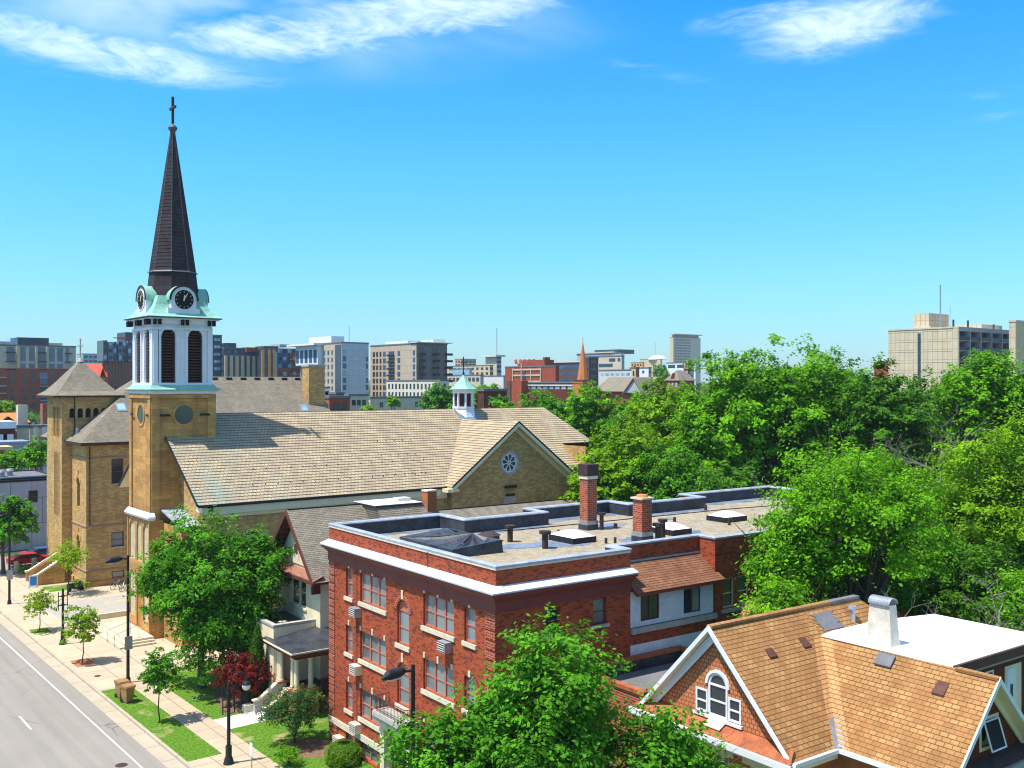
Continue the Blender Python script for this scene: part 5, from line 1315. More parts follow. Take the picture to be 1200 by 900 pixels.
for o in wo_: window(pA, *o, PR, 'maroon', 'pane_dark' if o[2] > 9 else 'pane_curtain', 1, fw=.1, rec=.14, sill=.16, sillm='limestone_grey')
for o in nich:
    g = MB(); pl = PL('x', 28.86, -1); g.pbox(pl, o[0], o[1], o[2], o[3], -.04, 0); g.build('niche_panel', 'louvre', PR)
    g = MB(); ringband(g, pBx, 108.175, o[3]-.525, .55, .8, .003, .07, n=12, a0=0, a1=math.pi); g.pbox(pBx, 108.1, 108.25, o[3]+.2, o[3]+.75, .003, .08); g.build('niche_arch', 'orange_stone', PR)
g = MB()
for z in (6.05, 1.55, 12.95): sweep(g, [(28.64, 110.7), (28.64, 105.4), (57, 105.4)], [(.003, z), (.07, z), (.07, z+.14), (.003, z+.18)], closed=False)
g.pieces('string_course', 'string_stone', PR)
g = MB(); sweep(g, [(28.64, 110.7), (28.64, 105.4), (57, 105.4)], [(.003, 0), (.12, 0), (.12, .5), (.003, .6)], closed=False); g.build('plinth', 'orange_stone', PR)
g = MB(); E0 = 14.6; zr_ = 21.35
def hp(x, y, z): return (x, y, z)
lapped(g, [(28.0, 104.7, E0), (57.4, 104.7, E0), (57.4, 113, zr_), (36.2, 113, zr_)], .16, .012)
lapped(g, [(28.0, 104.7, E0), (28.0, 121.3, E0), (36.2, 113, zr_)], .16, .012)
lapped(g, [(28.0, 121.3, E0), (57.4, 121.3, E0), (57.4, 113, zr_), (36.2, 113, zr_)], .16, .012)
rf = g.build('roof', 'grey_shingle', PR)
g = MB(); sweep(g, [(28.0, 121.3), (28.0, 104.7), (57.4, 104.7)], [(0, 14.3), (.08, 14.35), (.1, 14.62), (-.02, 14.62), (-.3, 14.3)], closed=False); g.face([(28, 104.7, 14.32), (57.4, 104.7, 14.32), (57.4, 106, 14.32), (28, 106, 14.32)]); g.face([(28, 104.7, 14.33), (29, 104.7, 14.33), (29, 121, 14.33), (28, 121, 14.33)]); g.build('eave', 'rust_metal', PR)
def rzp(y): return E0+(y-104.7)*(zr_-E0)/8.3
for x, y in ((32.6, 108.3), (53.6, 107.8)):
    g = MB(); z = rzp(y); g.hexa([(x, y, z), (x+1.0, y, z), (x+1.0, y+1.0, z+.81), (x, y+1.0, z+.81), (x, y, z+.16), (x+1.0, y, z+.16), (x+1.0, y+1.0, z+.97), (x, y+1.0, z+.97)]); o = g.build('skylight', 'galv', PR)
    g = MB(); g.face([(x+.12, y+.12, z+.26+.012), (x+.88, y+.12, z+.26+.012), (x+.88, y+.88, z+.88), (x+.12, y+.88, z+.88)]); g.build('skylight_glass', 'pane_bright', o)
g = MB(); g.box(55.0, 108.9, 14, 57.1, 110.6, 22.6); o = g.build('chimney', 'yellow_brick', PR); g = MB(); g.box(54.9, 108.8, 22.602, 57.2, 110.7, 22.85); g.build('chimney_cap', 'limestone_grey', o)
g = MB()
for i in range(11): g.box(37.5+i*1.75, 112.5, 20.98, 38.2+i*1.75, 112.62, 21.28)
g.build('roof_vents', 'dark_metal', PR)
for x, y in ((41.5, 111.6), (43.6, 111.2)):
    g = MB(); g.cyl(x, y, rzp(y)-.1, rzp(y)+.6, .14, .14, 10); g.build('vent_pipe', 'roof_white', PR)
g = MB(); g.cyl(28.9, 109.6, 15.0, 15.95, .16, .16, 10); g.build('vent_pipe', 'galv', PR)
# turret
g = MB(); pt1 = PL('y', 110.73, -1); pt2 = PL('x', 27.67, -1)
arc = [(28.42+i*.80, 28.97+i*.80, 16.95, 17.95, 'arch') for i in range(6)]
slits = [(111.5, 114.4, 15.0, 18.1), (111.55, 113.75, 6.7, 13.3)]
wall(g, pt1, 27.67, 33.6, 0, 19.35, arc, .25); wall(g, pt2, 110.73, 116.7, 0, 19.35, slits, .25)
wall(g, PL('x', 33.6, 1), 110.73, 116.7, 0, 19.35); wall(g, PL('y', 116.7, 1), 27.67, 33.6, 0, 19.35)
g.build('turret_wall', 'yellow_brick', PR)
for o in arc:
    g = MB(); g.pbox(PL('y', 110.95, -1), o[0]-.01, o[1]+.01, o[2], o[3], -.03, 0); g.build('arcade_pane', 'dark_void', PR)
for o in slits:
    g = MB(); pl = PL('x', 27.9, -1); g.pbox(pl, o[0], o[1], o[2], o[3], -.05, 0); oo = g.build('slit_window', 'maroon', PR)
    g = MB(); n = 5
    for i in range(n+1): u = o[0]+(o[1]-o[0])*i/n; g.pbox(PL('x', 27.67, -1), u-.1, u+.1, o[2], o[3], -.2, .03)
    g.pieces('mullion', 'yellow_brick', oo)
g = MB(); g.pbox(pt1, 28.2, 33.5, 16.7, 16.88, .003, .1); g.build('arcade_sill', 'string_stone', PR)
g = MB(); c0 = (30.3, 113.72)
g.lathe(c0[0], c0[1], [(3.6*S2, 19.3), (2.9*S2, 19.75), (2.0*S2, 20.75), (1.0*S2, 22.0), (.12*S2, 23.0)], 4, 0, math.pi/4); g.build('turret_roof', 'grey_shingle', PR)
g = MB(); g.box(c0[0]-3.6, c0[1]-3.6, 19.1, c0[0]+3.6, c0[1]+3.6, 19.28); g.build('turret_eave', 'rust_metal', PR)
g = MB(); g.cyl(*c0, 22.9, 23.35, .35, .12, 10); g.tube([(*c0, 23.2), (*c0, 25.4)], .075, 6); g.tube([(c0[0]-.28, c0[1]+.1, 24.65), (c0[0]+.28, c0[1]-.1, 24.65)], .09, 6); g.build('turret_cross', 'limestone_grey', PR)
for (x, y, z0, z1) in ((28.95, 105.28, 6.3, 14.2), (28.9, 110.6, 15.4, 19.2)):
    g = MB(); g.tube([(x, y, z0), (x, y, z1)], .06, 6); g.build('downpipe', 'rust_metal', PR)
# entrance stair of the rectory
g = MB()
for i in range(10): g.box(25.0+i*.27, 109.9, 0, 25.3+i*.27 if i < 9 else 27.66, 112.7, .19*(i+1))
g.build('steps', 'concrete_step', PR)
for y in (109.55, 112.7):
    g = MB(); g.prism([(24.7, y, 0), (27.66, y, 0), (27.66, y, 2.5), (25.0, y, .95), (24.7, y, .9)], [(24.7, y+.34, 0), (27.66, y+.34, 0), (27.66, y+.34, 2.5), (25.0, y+.34, .95), (24.7, y+.34, .9)]); g.build('step_wall', 'orange_stone', PR)
    g = MB(); g.prism([(24.62, y-.05, .9), (25.0, y-.05, .953), (27.66, y-.05, 2.503), (27.66, y-.05, 2.68), (25.0, y-.05, 1.12), (24.62, y-.05, 1.07)], [(24.62, y+.39, .9), (25.0, y+.39, .953), (27.66, y+.39, 2.503), (27.66, y+.39, 2.68), (25.0, y+.39, 1.12), (24.62, y+.39, 1.07)]); g.build('step_coping', 'cream_trim', PR)
for y in (110.6, 112.2):
    g = MB(); g.tube([(24.8, y, 0), (24.8, y, 1.0), (27.5, y, 2.9), (27.5, y, 1.9)], .03, 6); g.build('handrail', 'rust_metal', PR)

# ================================================================== GREY PANELLED BUILDING ACROSS THE SIDE STREET
GB = T('commercial_building', 'low grey panelled building with a flat dark roof at the left edge', 'building', 33.0, 134, 0)
g = MB(); wall(g, PL('y', 134.0, -1), 8, 33.6, 0, 8.5, [(29.6, 30.7, 5.8, 7.3)], .15); wall(g, PL('x', 33.6, 1), 134, 148, 0, 8.5); wall(g, PL('x', 8, -1), 134, 148, 0, 8.5); g.build('wall', 'panel_grey', GB)
window(PL('y', 134.0, -1), 29.6, 30.7, 5.8, 7.3, GB, 'maroon', 'pane_dark', 1)
g = MB(); g.box(8, 134, 8.5, 33.6, 148, 8.62); g.build('roof', 'asphalt_roof', GB)
g = MB(); sweep(g, [(8, 134), (33.6, 134), (33.6, 148), (8, 148)], [(.06, 8.45), (.06, 8.72), (-.25, 8.74), (-.25, 8.6)]); g.box(26.5, 134.3, 8.6, 33.5, 136, 8.95); g.build('roof_edge', 'dark_metal', GB)
for x, y in ((28.0, 141), (29.2, 142.2)):
    g = MB(); g.cyl(x, y, 8.6, 9.2, .35, .35, 10); g.cyl(x, y, 9.2, 9.5, .55, .4, 10); g.build('roof_fan', 'galv', GB)

# ================================================================== THE CITY BEHIND
def bfoot(pl_, pc_, pr_, D):
    """near corner of a building seen between three headings, on the street grid"""
    d = ray(pc_); cx, cy = d[0]*D, d[1]*D
    w = cy*hd(pr_)-cx; dp = cx/hd(pl_)-cy if hd(pl_) > 0.02 else 30
    return cx, cy, max(w, 2), max(dp, 2)
def zof(py, D): return H+(450-py)/F*D
def windows_on(b, T_, pl, us, zs, w, h, pm, proud=.04, count=[0]):
    """each window a mesh part of its own; past 90 on a building the rest are one part"""
    for z in zs:
        for u in us:
            T_.nwin = getattr(T_, 'nwin', 0)+1
            if T_.nwin <= 92:
                m = MB(); m.pbox(pl, u, u+w, z, z+h, -.02, proud); m.build('window', pm, T_)
            else: T_.rest = getattr(T_, 'rest', None) or MB(); T_.rest.pbox(pl, u, u+w, z, z+h, -.02, proud); T_.restm = pm
def finish(T_):
    if getattr(T_, 'rest', None): o = T_.rest.build('windows', T_.restm, T_); o['kind'] = 'stuff'
def frange(a, b, n): return [a+(b-a)*(i+.5)/n for i in range(n)]
def block(name, label, cat, px, py, D, mats=('tan_wall', 'tan_wall'), win='pane_navy', nx=6, ny=3, nz=5, ww=1.4, wh=1.7, z0=0, group=None, roof='asphalt_roof', parapet=.5):
    """box-shaped building: px = (left, corner, right), py = top"""
    cx, cy, w, dp = bfoot(*px, D); z1 = zof(py, D)
    t = T(name, label, cat, cx, cy, 0, group=group)
    m = MB(); m.face([(cx, cy, z0), (cx+w, cy, z0), (cx+w, cy, z1), (cx, cy, z1)], 0); m.face([(cx, cy+dp, z0), (cx+w, cy+dp, z0), (cx+w, cy+dp, z1), (cx, cy+dp, z1)], 0)
    m.face([(cx, cy, z0), (cx, cy+dp, z0), (cx, cy+dp, z1), (cx, cy, z1)], 1); m.face([(cx+w, cy, z0), (cx+w, cy+dp, z0), (cx+w, cy+dp, z1), (cx+w, cy, z1)], 1)
    m.build('wall', [mats[0], mats[1]], t)
    m = MB(); m.box(cx-.15, cy-.15, z1, cx+w+.15, cy+dp+.15, z1+parapet); m.build('roof', roof, t)
    ps_, pf_ = PL('y', cy, -1), PL('x', cx, -1)
    zs = [z1-1.0-wh-i*3.15 for i in range(nz)]
    if nx: windows_on(None, t, ps_, [u-ww/2 for u in frange(cx+.6, cx+w-.6, nx)], zs, ww, wh, win)
    if ny: windows_on(None, t, pf_, [u-ww/2 for u in frange(cy+.6, cy+dp-.6, ny)], zs, ww, wh, win)
    t.geo = (cx, cy, w, dp, z1); return t
def addbox(t, name, mat, x0, y0, z0, x1, y1, z1, lab=None):
    m = MB(); m.box(x0, y0, z0, x1, y1, z1); return m.build(name, mat, t, lab)

# brick and cream apartment block, far left
t = block('apartment_block', 'large brick and cream apartment block with stacked balconies at the far left', 'building', (-60, -58, 89, ), 404, 380, ('beige_wall', 'beige_wall'), nx=0, ny=0, parapet=.6)
cx, cy, w, dp, z1 = t.geo; zb = zof(431, 380)
def xp(px): return cy*hd(px)
m = MB(); m.box(cx-.4, cy-1.6, 0, xp(84), cy-.01, zb); m.box(xp(84), cy-.8, 0, cx+w, cy-.01, zb); m.build('brick_base', 'far_red', t)
pB1 = PL('y', cy-1.6, -1); pB0 = PL('y', cy, -1)
def cols(pl, pxs, z0_, z1_, mat, name='window', proud=.08):
    for a, b in pxs: m = MB(); m.pbox(pl, xp(a), xp(b), z0_, z1_, .01, proud); m.build(name, mat, t)
cols(pB0, ((24, 30), (34, 40.5), (44, 53), (57, 64), (67, 73.5), (77, 80.5), (8, 17)), zof(422, 380), zof(404, 380)-.3, 'pane_blue')
cols(pB0, ((24, 30), (34, 40.5), (57, 64), (67, 73.5), (44, 53)), zof(430.5, 380), zof(425, 380), 'pane_blue')
cols(pB1, ((11, 16), (25.5, 30.5), (35.8, 40.5), (59, 64), (69, 73.5)), zof(450, 380), zof(436, 380), 'pane_dark')
cols(pB1, ((45.5, 54.5),), zof(450, 380), zof(436, 380), 'pane_blue')
for yy in (457, 466.5, 475.5, 485): cols(pB1, ((11, 16), (25.5, 30.5), (35.8, 40.5)), zof(yy+2.5, 380), zof(yy-3, 380), 'pane_dark')
for yy in (458, 468, 478): cols(pB1, ((45.5, 54.5),), zof(yy+3, 380), zof(yy-3, 380), 'pane_navy')
for yy in (412, 423, 433): 
    m = MB(); m.pbox(pB0, xp(43.5), xp(53.5), zof(yy, 380), zof(yy, 380)+.3, .01, 1.6); m.pbox(pB0, xp(6), xp(18), zof(yy, 380), zof(yy, 380)+.3, .01, 1.6); m.pbox(pB0, xp(76), xp(84), zof(yy, 380), zof(yy, 380)+.3, .01, 1.6); m.build('balcony', 'dark_metal', t)
for yy in (443, 453, 462, 471):
    m = MB(); m.pbox(pB1, xp(45), xp(55), zof(yy, 380), zof(yy, 380)+.3, .01, 1.5); m.pbox(pB1, xp(-6), xp(5.5), zof(yy, 380), zof(yy, 380)+.5, .01, 1.5); m.build('balcony', 'galv', t)
for a, b in ((19, 23), (41, 43.5), (54, 56.5)): addbox(t, 'pier', 'tan_wall', xp(a), cy-.9, zb, xp(b), cy, z1)
addbox(t, 'penthouse', 'navy_panel', xp(21), cy+1, z1, xp(58), cy+14, zof(393, 380)); addbox(t, 'penthouse', 'grey_wall', xp(-30), cy+1, z1, xp(17), cy+12, zof(398.5, 380)); addbox(t, 'penthouse', 'beige_wall', xp(58), cy+1, z1, xp(74), cy+12, zof(399, 380)); addbox(t, 'penthouse', 'pane_bright', xp(12.5), cy+.5, z1, xp(20.9), cy+8, zof(394.5, 380))
finish(t)
block('office_building', 'pale blue glass building far behind the turret cross', 'building', (90, 97, 126), 415, 700, ('pane_bright', 'pane_bright'), 'pane_navy', 5, 1, 2, 2.4, 1.6)
# red tiled roof
D = 330; cx, cy, w, dp = bfoot(98, 104, 125, D); t = T('tiled_house', 'building with a bright red tiled roof beside the turret', 'building', cx, cy, 0)
addbox(t, 'wall', 'tan_wall', cx, cy, 0, cx+w, cy+10, zof(442, D))
m = MB(); z0_, z1_ = zof(442, D), zof(425.5, D); deck(m, [(cx-1.5, cy-1, z0_), (cx+w, cy-1, z0_), (cx+w, cy+6, z1_), (cx-3, cy+6, z1_)], .3); deck(m, [(cx+w*.45, cy-1.5, zof(447, D)), (cx+w*.45, cy+6, zof(447, D)), (cx+w*.72, cy+6, zof(430, D)), (cx+w*.72, cy-1.5, zof(430, D))], .3); deck(m, [(cx+w, cy-1.5, zof(447, D)), (cx+w, cy+6, zof(447, D)), (cx+w*.72, cy+6, zof(430, D)), (cx+w*.72, cy-1.5, zof(430, D))], .3)
m.build('roof', 'red_tile', t)
for i in range(3): addbox(t, 'window', 'pane_dark', cx+2+i*2.2, cy-.1, zof(450, D)-1, cx+3.2+i*2.2, cy-.02, zof(446, D))
# glass and brick tower left of the belfry
D = 420
t = block('apartment_tower', 'dark glass tower with red brick stripes just left of the belfry', 'building', (120, 126, 156), 424, D, ('far_red', 'far_red'), nx=0, ny=0)
cx, cy, w, dp, z1 = t.geo
for i in range(9): m = MB(); m.pbox(PL('y', cy, -1), cx+.9+i*1.28, cx+1.5+i*1.28, zof(462, D), z1-.2, .01, .12); m.build('window_strip', 'pane_dark', t)
for i in range(7):
    x = cx-2+i*1.95; zt = zof(399+(i*37 % 5), D); addbox(t, 'glass_bay', 'pane_blue' if i % 2 else 'pane_navy', x, cy-1.0-(i % 2)*.9, z1+.3, x+1.7, cy+8, zt)
    for q in range(3): addbox(t, 'glass_bay', 'pane_bright' if (i+q) % 3 == 0 else 'navy_panel', x+.2, cy-1.25-(i % 2)*.9, z1+1+q*2.9, x+1.3, cy-1.0-(i % 2)*.9-.01, z1+2.6+q*2.9)
addbox(t, 'core', 'navy_panel', cx+7.5, cy+.5, z1+.5, cx+w+1.5, cy+12, zof(388.5, D))
for q in range(5): addbox(t, 'window', 'pane_bright', cx+w-1, cy+.35, z1-2+q*2.6, cx+w-.2, cy+.48, z1-1+q*2.6)
m = MB(); cxx = cx+5.5; m.prism([(cxx-3.4, cy-.6, zof(396, D)), (cxx+.8, cy-.6, zof(397.3, D)), (cxx+1.4, cy-.6, zof(397.3, D)), (cxx+4.2, cy-.6, zof(395.8, D)), (cxx+4.2, cy-.6, zof(395.2, D)), (cxx-3.4, cy-.6, zof(395.2, D))], [(cxx-3.4, cy-.5, zof(396, D)), (cxx+.8, cy-.5, zof(397.3, D)), (cxx+1.4, cy-.5, zof(397.3, D)), (cxx+4.2, cy-.5, zof(395.8, D)), (cxx+4.2, cy-.5, zof(395.2, D)), (cxx-3.4, cy-.5, zof(395.2, D))])
m.build('roof_banner', 'flag_red', t)
# dark and striped blocks right of the belfry
D = 430
t = block('apartment_tower', 'narrow dark blue tower peeping out right of the belfry', 'building', (243, 249, 260), 393.5, D, ('navy_panel', 'navy_panel'), 'pane_bright', 2, 1, 5, 1.2, 1.2); finish(t)
t = block('apartment_block', 'tan block with dark vertical window stripes right of the belfry', 'building', (252, 263, 305), 408.5, D, ('navy_panel', 'navy_panel'), nx=0, ny=2, nz=6, win='pane_bright')
cx, cy, w, dp, z1 = t.geo; zt = zof(416.5, D); addbox(t, 'tan_cladding', 'tan_wall', cx, cy-.6, 0, cx+w-.2, cy-.02, zt)
for i in range(6): addbox(t, 'window_strip', 'pane_navy', cx+1.1+i*2.55, cy-.72, 0, cx+2.1+i*2.55, cy-.61, zt-.1)
for i in range(5): addbox(t, 'window', 'pane_blue', cx+1.4+i*3, cy-.12, zt+.6, cx+2.6+i*3, cy-.02, z1-.6)
addbox(t, 'penthouse', 'navy_panel', cx+1.8, cy+2, z1, cx+6.2, cy+9, zof(401.5, D)); finish(t)
t = block('apartment_block', 'brick and glass block with three orange vertical bands', 'building', (303.5, 305.5, 353), 409, D, ('pane_blue', 'navy_panel'), nx=0, ny=0)
cx, cy, w, dp, z1 = t.geo
for a in (0, 2.9, 5.2): addbox(t, 'orange_band', 'orange_panel', cx+a+.3, cy-.5, 0, cx+a+1.5, cy-.02, z1-.2)
addbox(t, 'brick_cladding', 'far_red', cx+7.6, cy-.4, 0, cx+w, cy-.02, zof(431, D)); addbox(t, 'brick_cladding', 'far_red', cx+13.0, cy-.4, zof(430.9, D), cx+w, cy-.021, z1)
addbox(t, 'window_strip', 'pane_bright', cx+6.7, cy-.3, 0, cx+7.5, cy-.02, z1-1)
for i in range(4):
    for j in range(4): addbox(t, 'window', 'pane_bright' if (i+j) % 2 else 'pane_navy', cx+8+i*2.3, cy-.52, zof(440-j*9, D), cx+9.5+i*2.3, cy-.41 if j == 0 else cy-.03, zof(435.5-j*9, D))
for j in range(3): addbox(t, 'balcony', 'galv', cx+13.4, cy-1.6, zof(439-j*9, D), cx+w+.5, cy-.42, zof(438-j*9, D))
addbox(t, 'penthouse', 'navy_panel', cx+2.8, cy+3, z1, cx+9.5, cy+12, zof(405, D)); addbox(t, 'penthouse', 'far_red', cx-3, cy+8, z1-1, cx+2.5, cy+14, zof(406.5, D))
# the big grey and tan residence
D = 400
t = block('residence_block', 'white-capped residence block with a grey panelled stair tower', 'building', (352, 400, 432), 402, D, ('zinc_panel', 'tan_panel'), nx=0, ny=0)
cx, cy, w, dp, z1 = t.geo; pfx = PL('x', cx, -1); psx = PL('y', cy, -1)
def yp(px): return cx/hd(px)
for j in range(8):
    for a in (379.5, 384, 388.5): m = MB(); m.pbox(pfx, yp(a+1.6), yp(a), zof(410+j*8.5+5, D), zof(410+j*8.5, D), .01, .1); m.build('window', 'pane_blue', t)
m = MB(); m.pbox(pfx, yp(399.5), yp(393), 0, z1-.6, .01, .15); m.build('window_strip', 'pane_navy', t)
for a, b in ((402, 405.5), (429, 431.4)):
    for j in range(8): m = MB(); m.pbox(psx, cy*hd(a), cy*hd(b), zof(409+j*8.4+6, D), zof(409+j*8.4, D), .01, .1); m.build('window', 'pane_bright' if j % 3 == 0 else 'pane_blue', t)
yA, yB = yp(378), yp(352)
addbox(t, 'white_wing', 'white_paint', cx-2.2, yA, zof(427, D), cx-.01, yB, z1-.4)
for k in range(5): m = MB(); y = yA+(yB-yA)*(k+.25)/5; m.pbox(PL('x', cx-2.2, -1), y, y+2.6, zof(424, D), z1-2.2, .01, .1); m.build('window', 'pane_blue', t)
addbox(t, 'roof_edge', 'white_paint', cx-4.5, yA-1, z1-.4, cx+3, yB+4, z1+.4)
addbox(t, 'penthouse', 'white_paint', cx+3, cy+14, z1, cx+9, cy+34, zof(392, D)); addbox(t, 'penthouse', 'grey_wall', cx-3, cy+50, z1, cx+3, cy+60, zof(399, D))
m = MB(); m.tube([(cx+8, cy+8, z1), (cx+8, cy+8, zof(380.5, D))], .12, 4); m.build('antenna', 'galv', t); finish(t)
t = block('residence_block', 'broad tan residence block, one face coloured darker for shade, with balconies beside the grey stair tower', 'building', (434, 488, 524), 403, D, ('brown_and_shaded_tan', 'tan_panel'), nx=0, ny=0)  # end face: its shade is put into a browner wall colour
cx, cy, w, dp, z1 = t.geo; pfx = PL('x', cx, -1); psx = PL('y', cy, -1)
for j in range(7):
    z0_ = zof(412+j*8.2+4, D)
    for a, b, mm in ((437, 439.5, 'pane_navy'), (441, 443, 'pane_dark'), (445, 447, 'pane_dark'), (449, 452, 'pane_blue'), (455.5, 462, 'pane_blue'), (466, 469, 'pane_blue'), (484, 486.5, 'pane_blue')):
        m = MB(); m.pbox(pfx, yp(b), yp(a), z0_, z0_+1.9, .01, .1); m.build('window', mm, t)
for a, b in ((491, 496), (500, 502), (507, 513)): m = MB(); m.pbox(psx, cy*hd(a), cy*hd(b), zof(446, D), z1-1, .01, .1); m.build('window_strip', 'pane_navy' if a != 500 else 'pane_blue', t)
for j in range(7):
    for a, b in ((491, 496), (507, 513), (521, 528)): m = MB(); m.pbox(psx, cy*hd(a), cy*hd(b), zof(416+j*8, D), zof(416+j*8, D)+.9, .1, 1.7); m.build('balcony', 'dark_metal', t)
for j in range(7): m = MB(); m.pbox(pfx, yp(462.5), yp(455), zof(416+j*8.2, D), zof(416+j*8.2, D)+.6, .1, .9); m.build('balcony', 'dark_metal', t)
addbox(t, 'roof_edge', 'concrete_white', cx-.5, cy-1.2, z1+.505, cx+w+2, cy+4, z1+.8)
addbox(t, 'penthouse', 'white_paint', cx+6, yp(464), z1, cx+14, yp(437), zof(397, D)); addbox(t, 'penthouse', 'pane_bright', cx+7, cy+8, z1, cx+12, cy+20, zof(399.5, D)); addbox(t, 'penthouse', 'concrete_white', cx+10, cy+3, z1, cx+16, cy+12, zof(396.5, D))
# white podium
D = 360; c_ = block('podium_building', 'low cream podium with rows of narrow windows below the broad tan block', 'building', (453, 516, 526), 446.5, D, ('podium_cream', 'podium_cream'), 'pane_navy', 1, 14, 2, 1.2, 2.0); finish(c_)
# low row in front
for (lab, px, py, D, ms, nm) in (('low tan brick block just above the church ridge', (380, 386, 410), 467, 190, ('far_red', 'red_brick_plain'), 'low_building'), ('small red gabled rooftop block above the church ridge', (386, 394, 403), 462, 230, ('brown_brick', 'far_red'), 'low_building'), ('grey garage block with a tan side above the ridge', (402, 409, 432), 464, 240, ('beige_wall', 'tan_wall'), 'low_building'), ('long grey flat roof right of the garage block', (430, 434, 500), 467, 260, ('beige_wall', 'tan_wall'), 'low_building'), ('small pale building left of the podium trees', (376, 380, 386), 455, 330, ('white_paint', 'white_paint'), 'low_building')):
    t = block(nm, lab, 'building', px, py, D, ms, 'pane_dark', 3, 1, 1, 1.0, 1.3); finish(t)
# middle distance
t = block('apartment_block', 'tan flat-roofed building with a raised corner left of the brick hospital', 'building', (500, 574, 578), 428.5, 640, ('tan_wall', 'tan_wall'), 'pane_navy', 1, 14, 4, 2.6, 1.7); finish(t)
t = block('apartment_block', 'square beige tower standing above the tan building', 'building', (569, 582, 587.5), 418, 660, ('navy_panel', 'beige_wall'), 'pane_bright', 2, 0, 6, 2, 1.6); cx, cy, w, dp, z1 = t.geo; addbox(t, 'roof_slab', 'concrete_white', cx-2, cy-2, z1, cx+w+2, cy+dp+2, z1+1.2)
m = MB(); m.tube([(cx+4, cy+5, z1), (cx+4, cy+5, zof(384, 660))], .3, 4); m.build('antenna', 'galv', t)
t = block('apartment_block', 'pair of small orange-tan blocks on the far skyline', 'building', (533, 540, 558), 421, 900, ('tan_wall', 'orange_panel'), 'pane_navy', 4, 2, 2, 3, 2)
t = block('office_building', 'low pale blue glazed block in front of the tan building', 'building', (528, 550, 552), 432.5, 560, ('pane_bright', 'pane_bright'), nx=0, ny=0); t = block('low_building', 'long pale low building with square windows above the trees', 'building', (520, 563, 566), 440, 500, ('grey_wall', 'beige_wall'), 'pane_dark', 0, 9, 1, 2.5, 2)
t = block('parking_structure', 'low grey concrete structure left of the brick hospital', 'building', (565, 590, 592), 441, 520, ('grey_wall', 'concrete_white'), nx=0, ny=0)
t = block('low_building', 'maroon painted building behind the cupola', 'building', (560, 567, 594), 458.5, 190, ('red_siding', 'red_siding'), 'pane_dark', 3, 1, 1, 1.1, 1.6); finish(t)
# brick hospital
D = 430
t = block('hospital', 'large red brick hospital block with cream floor bands', 'hospital', (592, 651, 652), 429.5, D, ('far_red', 'far_red'), nx=0, ny=0)
cx, cy, w, dp, z1 = t.geo; pfx = PL('x', cx, -1)
for py_ in (432.5, 439.5, 447): m = MB(); m.pbox(pfx, yp(634), yp(601), zof(py_, D)-.35, zof(py_, D)+.35, .01, .25); m.build('floor_band', 'beige_wall', t)
for a in (601.5, 611.5, 622.5, 634): m = MB(); m.pbox(pfx, yp(a+.4), yp(a-.4), 5, zof(430.5 if a != 611.5 else 425, D), .26, .4); m.build('pilaster', 'beige_wall', t)
for j in (436, 441.5): m = MB(); m.pbox(pfx, yp(616), yp(612.5), zof(j, D)-.9, zof(j, D)+.7, .01, .3); m.build('window', 'pane_navy', t)
addbox(t, 'upper_storey', 'far_red', cx+.2, yp(638), z1, cx+7, yp(606), zof(425, D)); addbox(t, 'upper_storey', 'far_red', cx+.4, yp(637), zof(424.9, D), cx+6, yp(611), zof(421, D)); addbox(t, 'chimney_stack', 'far_red', cx+.5, yp(637.5), zof(421, D), cx+3.5, yp(635), zof(418, D))
m = MB()
for i in range(5): y = yp(622)+i*3.2; m.tube([(cx+2, y, zof(425, D)), (cx+2, y+.5, zof(420, D))], .7, 6)
m.pieces('roof_pipe', 'red_tile', t)
t = block('hospital', 'dark brown brick hospital wing with cream pilasters behind the orange spire', 'hospital', (650, 690, 700), 425.5, 440, ('brown_brick', 'brown_brick'), 'pane_blue', 2, 7, 4, 3.0, 1.4); finish(t)
cx, cy, w, dp, z1 = t.geo; addbox(t, 'roof_slab', 'concrete_white', cx-.4, cy, z1+.51, cx+w, cy+dp, z1+1.1)
t = block('hospital', 'dark brick tower block at the right end of the brown wing', 'hospital', (683, 690, 701), 419.5, 430, ('brown_brick', 'brown_brick'), 'pane_dark', 1, 1, 5, 3, 1.4)
t = block('low_building', 'low maroon brick range with a white parapet band below the hospital', 'building', (601, 673, 676), 449, 330, ('brown_brick', 'red_siding'), 'pane_bright', 1, 10, 1, 2.2, 1.0); cx, cy, w, dp, z1 = t.geo; addbox(t, 'parapet_band', 'concrete_white', cx-.3, cy, z1-.9, cx-.01, cy+dp, z1-.5); finish(t)
addbox(t, 'stair_block', 'far_red', cx-3, yp(619), 0, cx-.02, yp(607), zof(446, 330)); addbox(t, 'stair_block', 'brown_brick', cx-3.4, yp(607), 0, cx-.02, yp(603), zof(446, 330))
t = block('office_building', 'grey stepped office building with ribbon windows behind the brown wing', 'building', (676, 728, 730), 414, 620, ('zinc_panel', 'grey_wall'), 'pane_blue', 0, 1, 1, 26, 1.6); cx, cy, w, dp, z1 = t.geo; addbox(t, 'penthouse', 'pane_navy', cx+2, yp(722), z1, cx+16, yp(694), zof(409, 620)); addbox(t, 'roof_slab', 'beige_wall', cx-.5, cy+6, z1+.5, cx+4, cy+dp, z1+1.3)
t = block('museum', 'pale concrete block with two dark slot windows', 'building', (702, 728.5, 731.5), 417.5, 520, ('grey_wall', 'beige_wall'), nx=0, ny=0); cx, cy, w, dp, z1 = t.geo; pfx = PL('x', cx, -1)
for a, b, q in ((714, 721, 421.2), (724, 727, 421.2), (702, 718, 427.5)): m = MB(); m.pbox(pfx, yp(b), yp(a), zof(q, 520)-.7, zof(q, 520)+.7, .01, .2); m.build('slot_window', 'pane_navy', t)
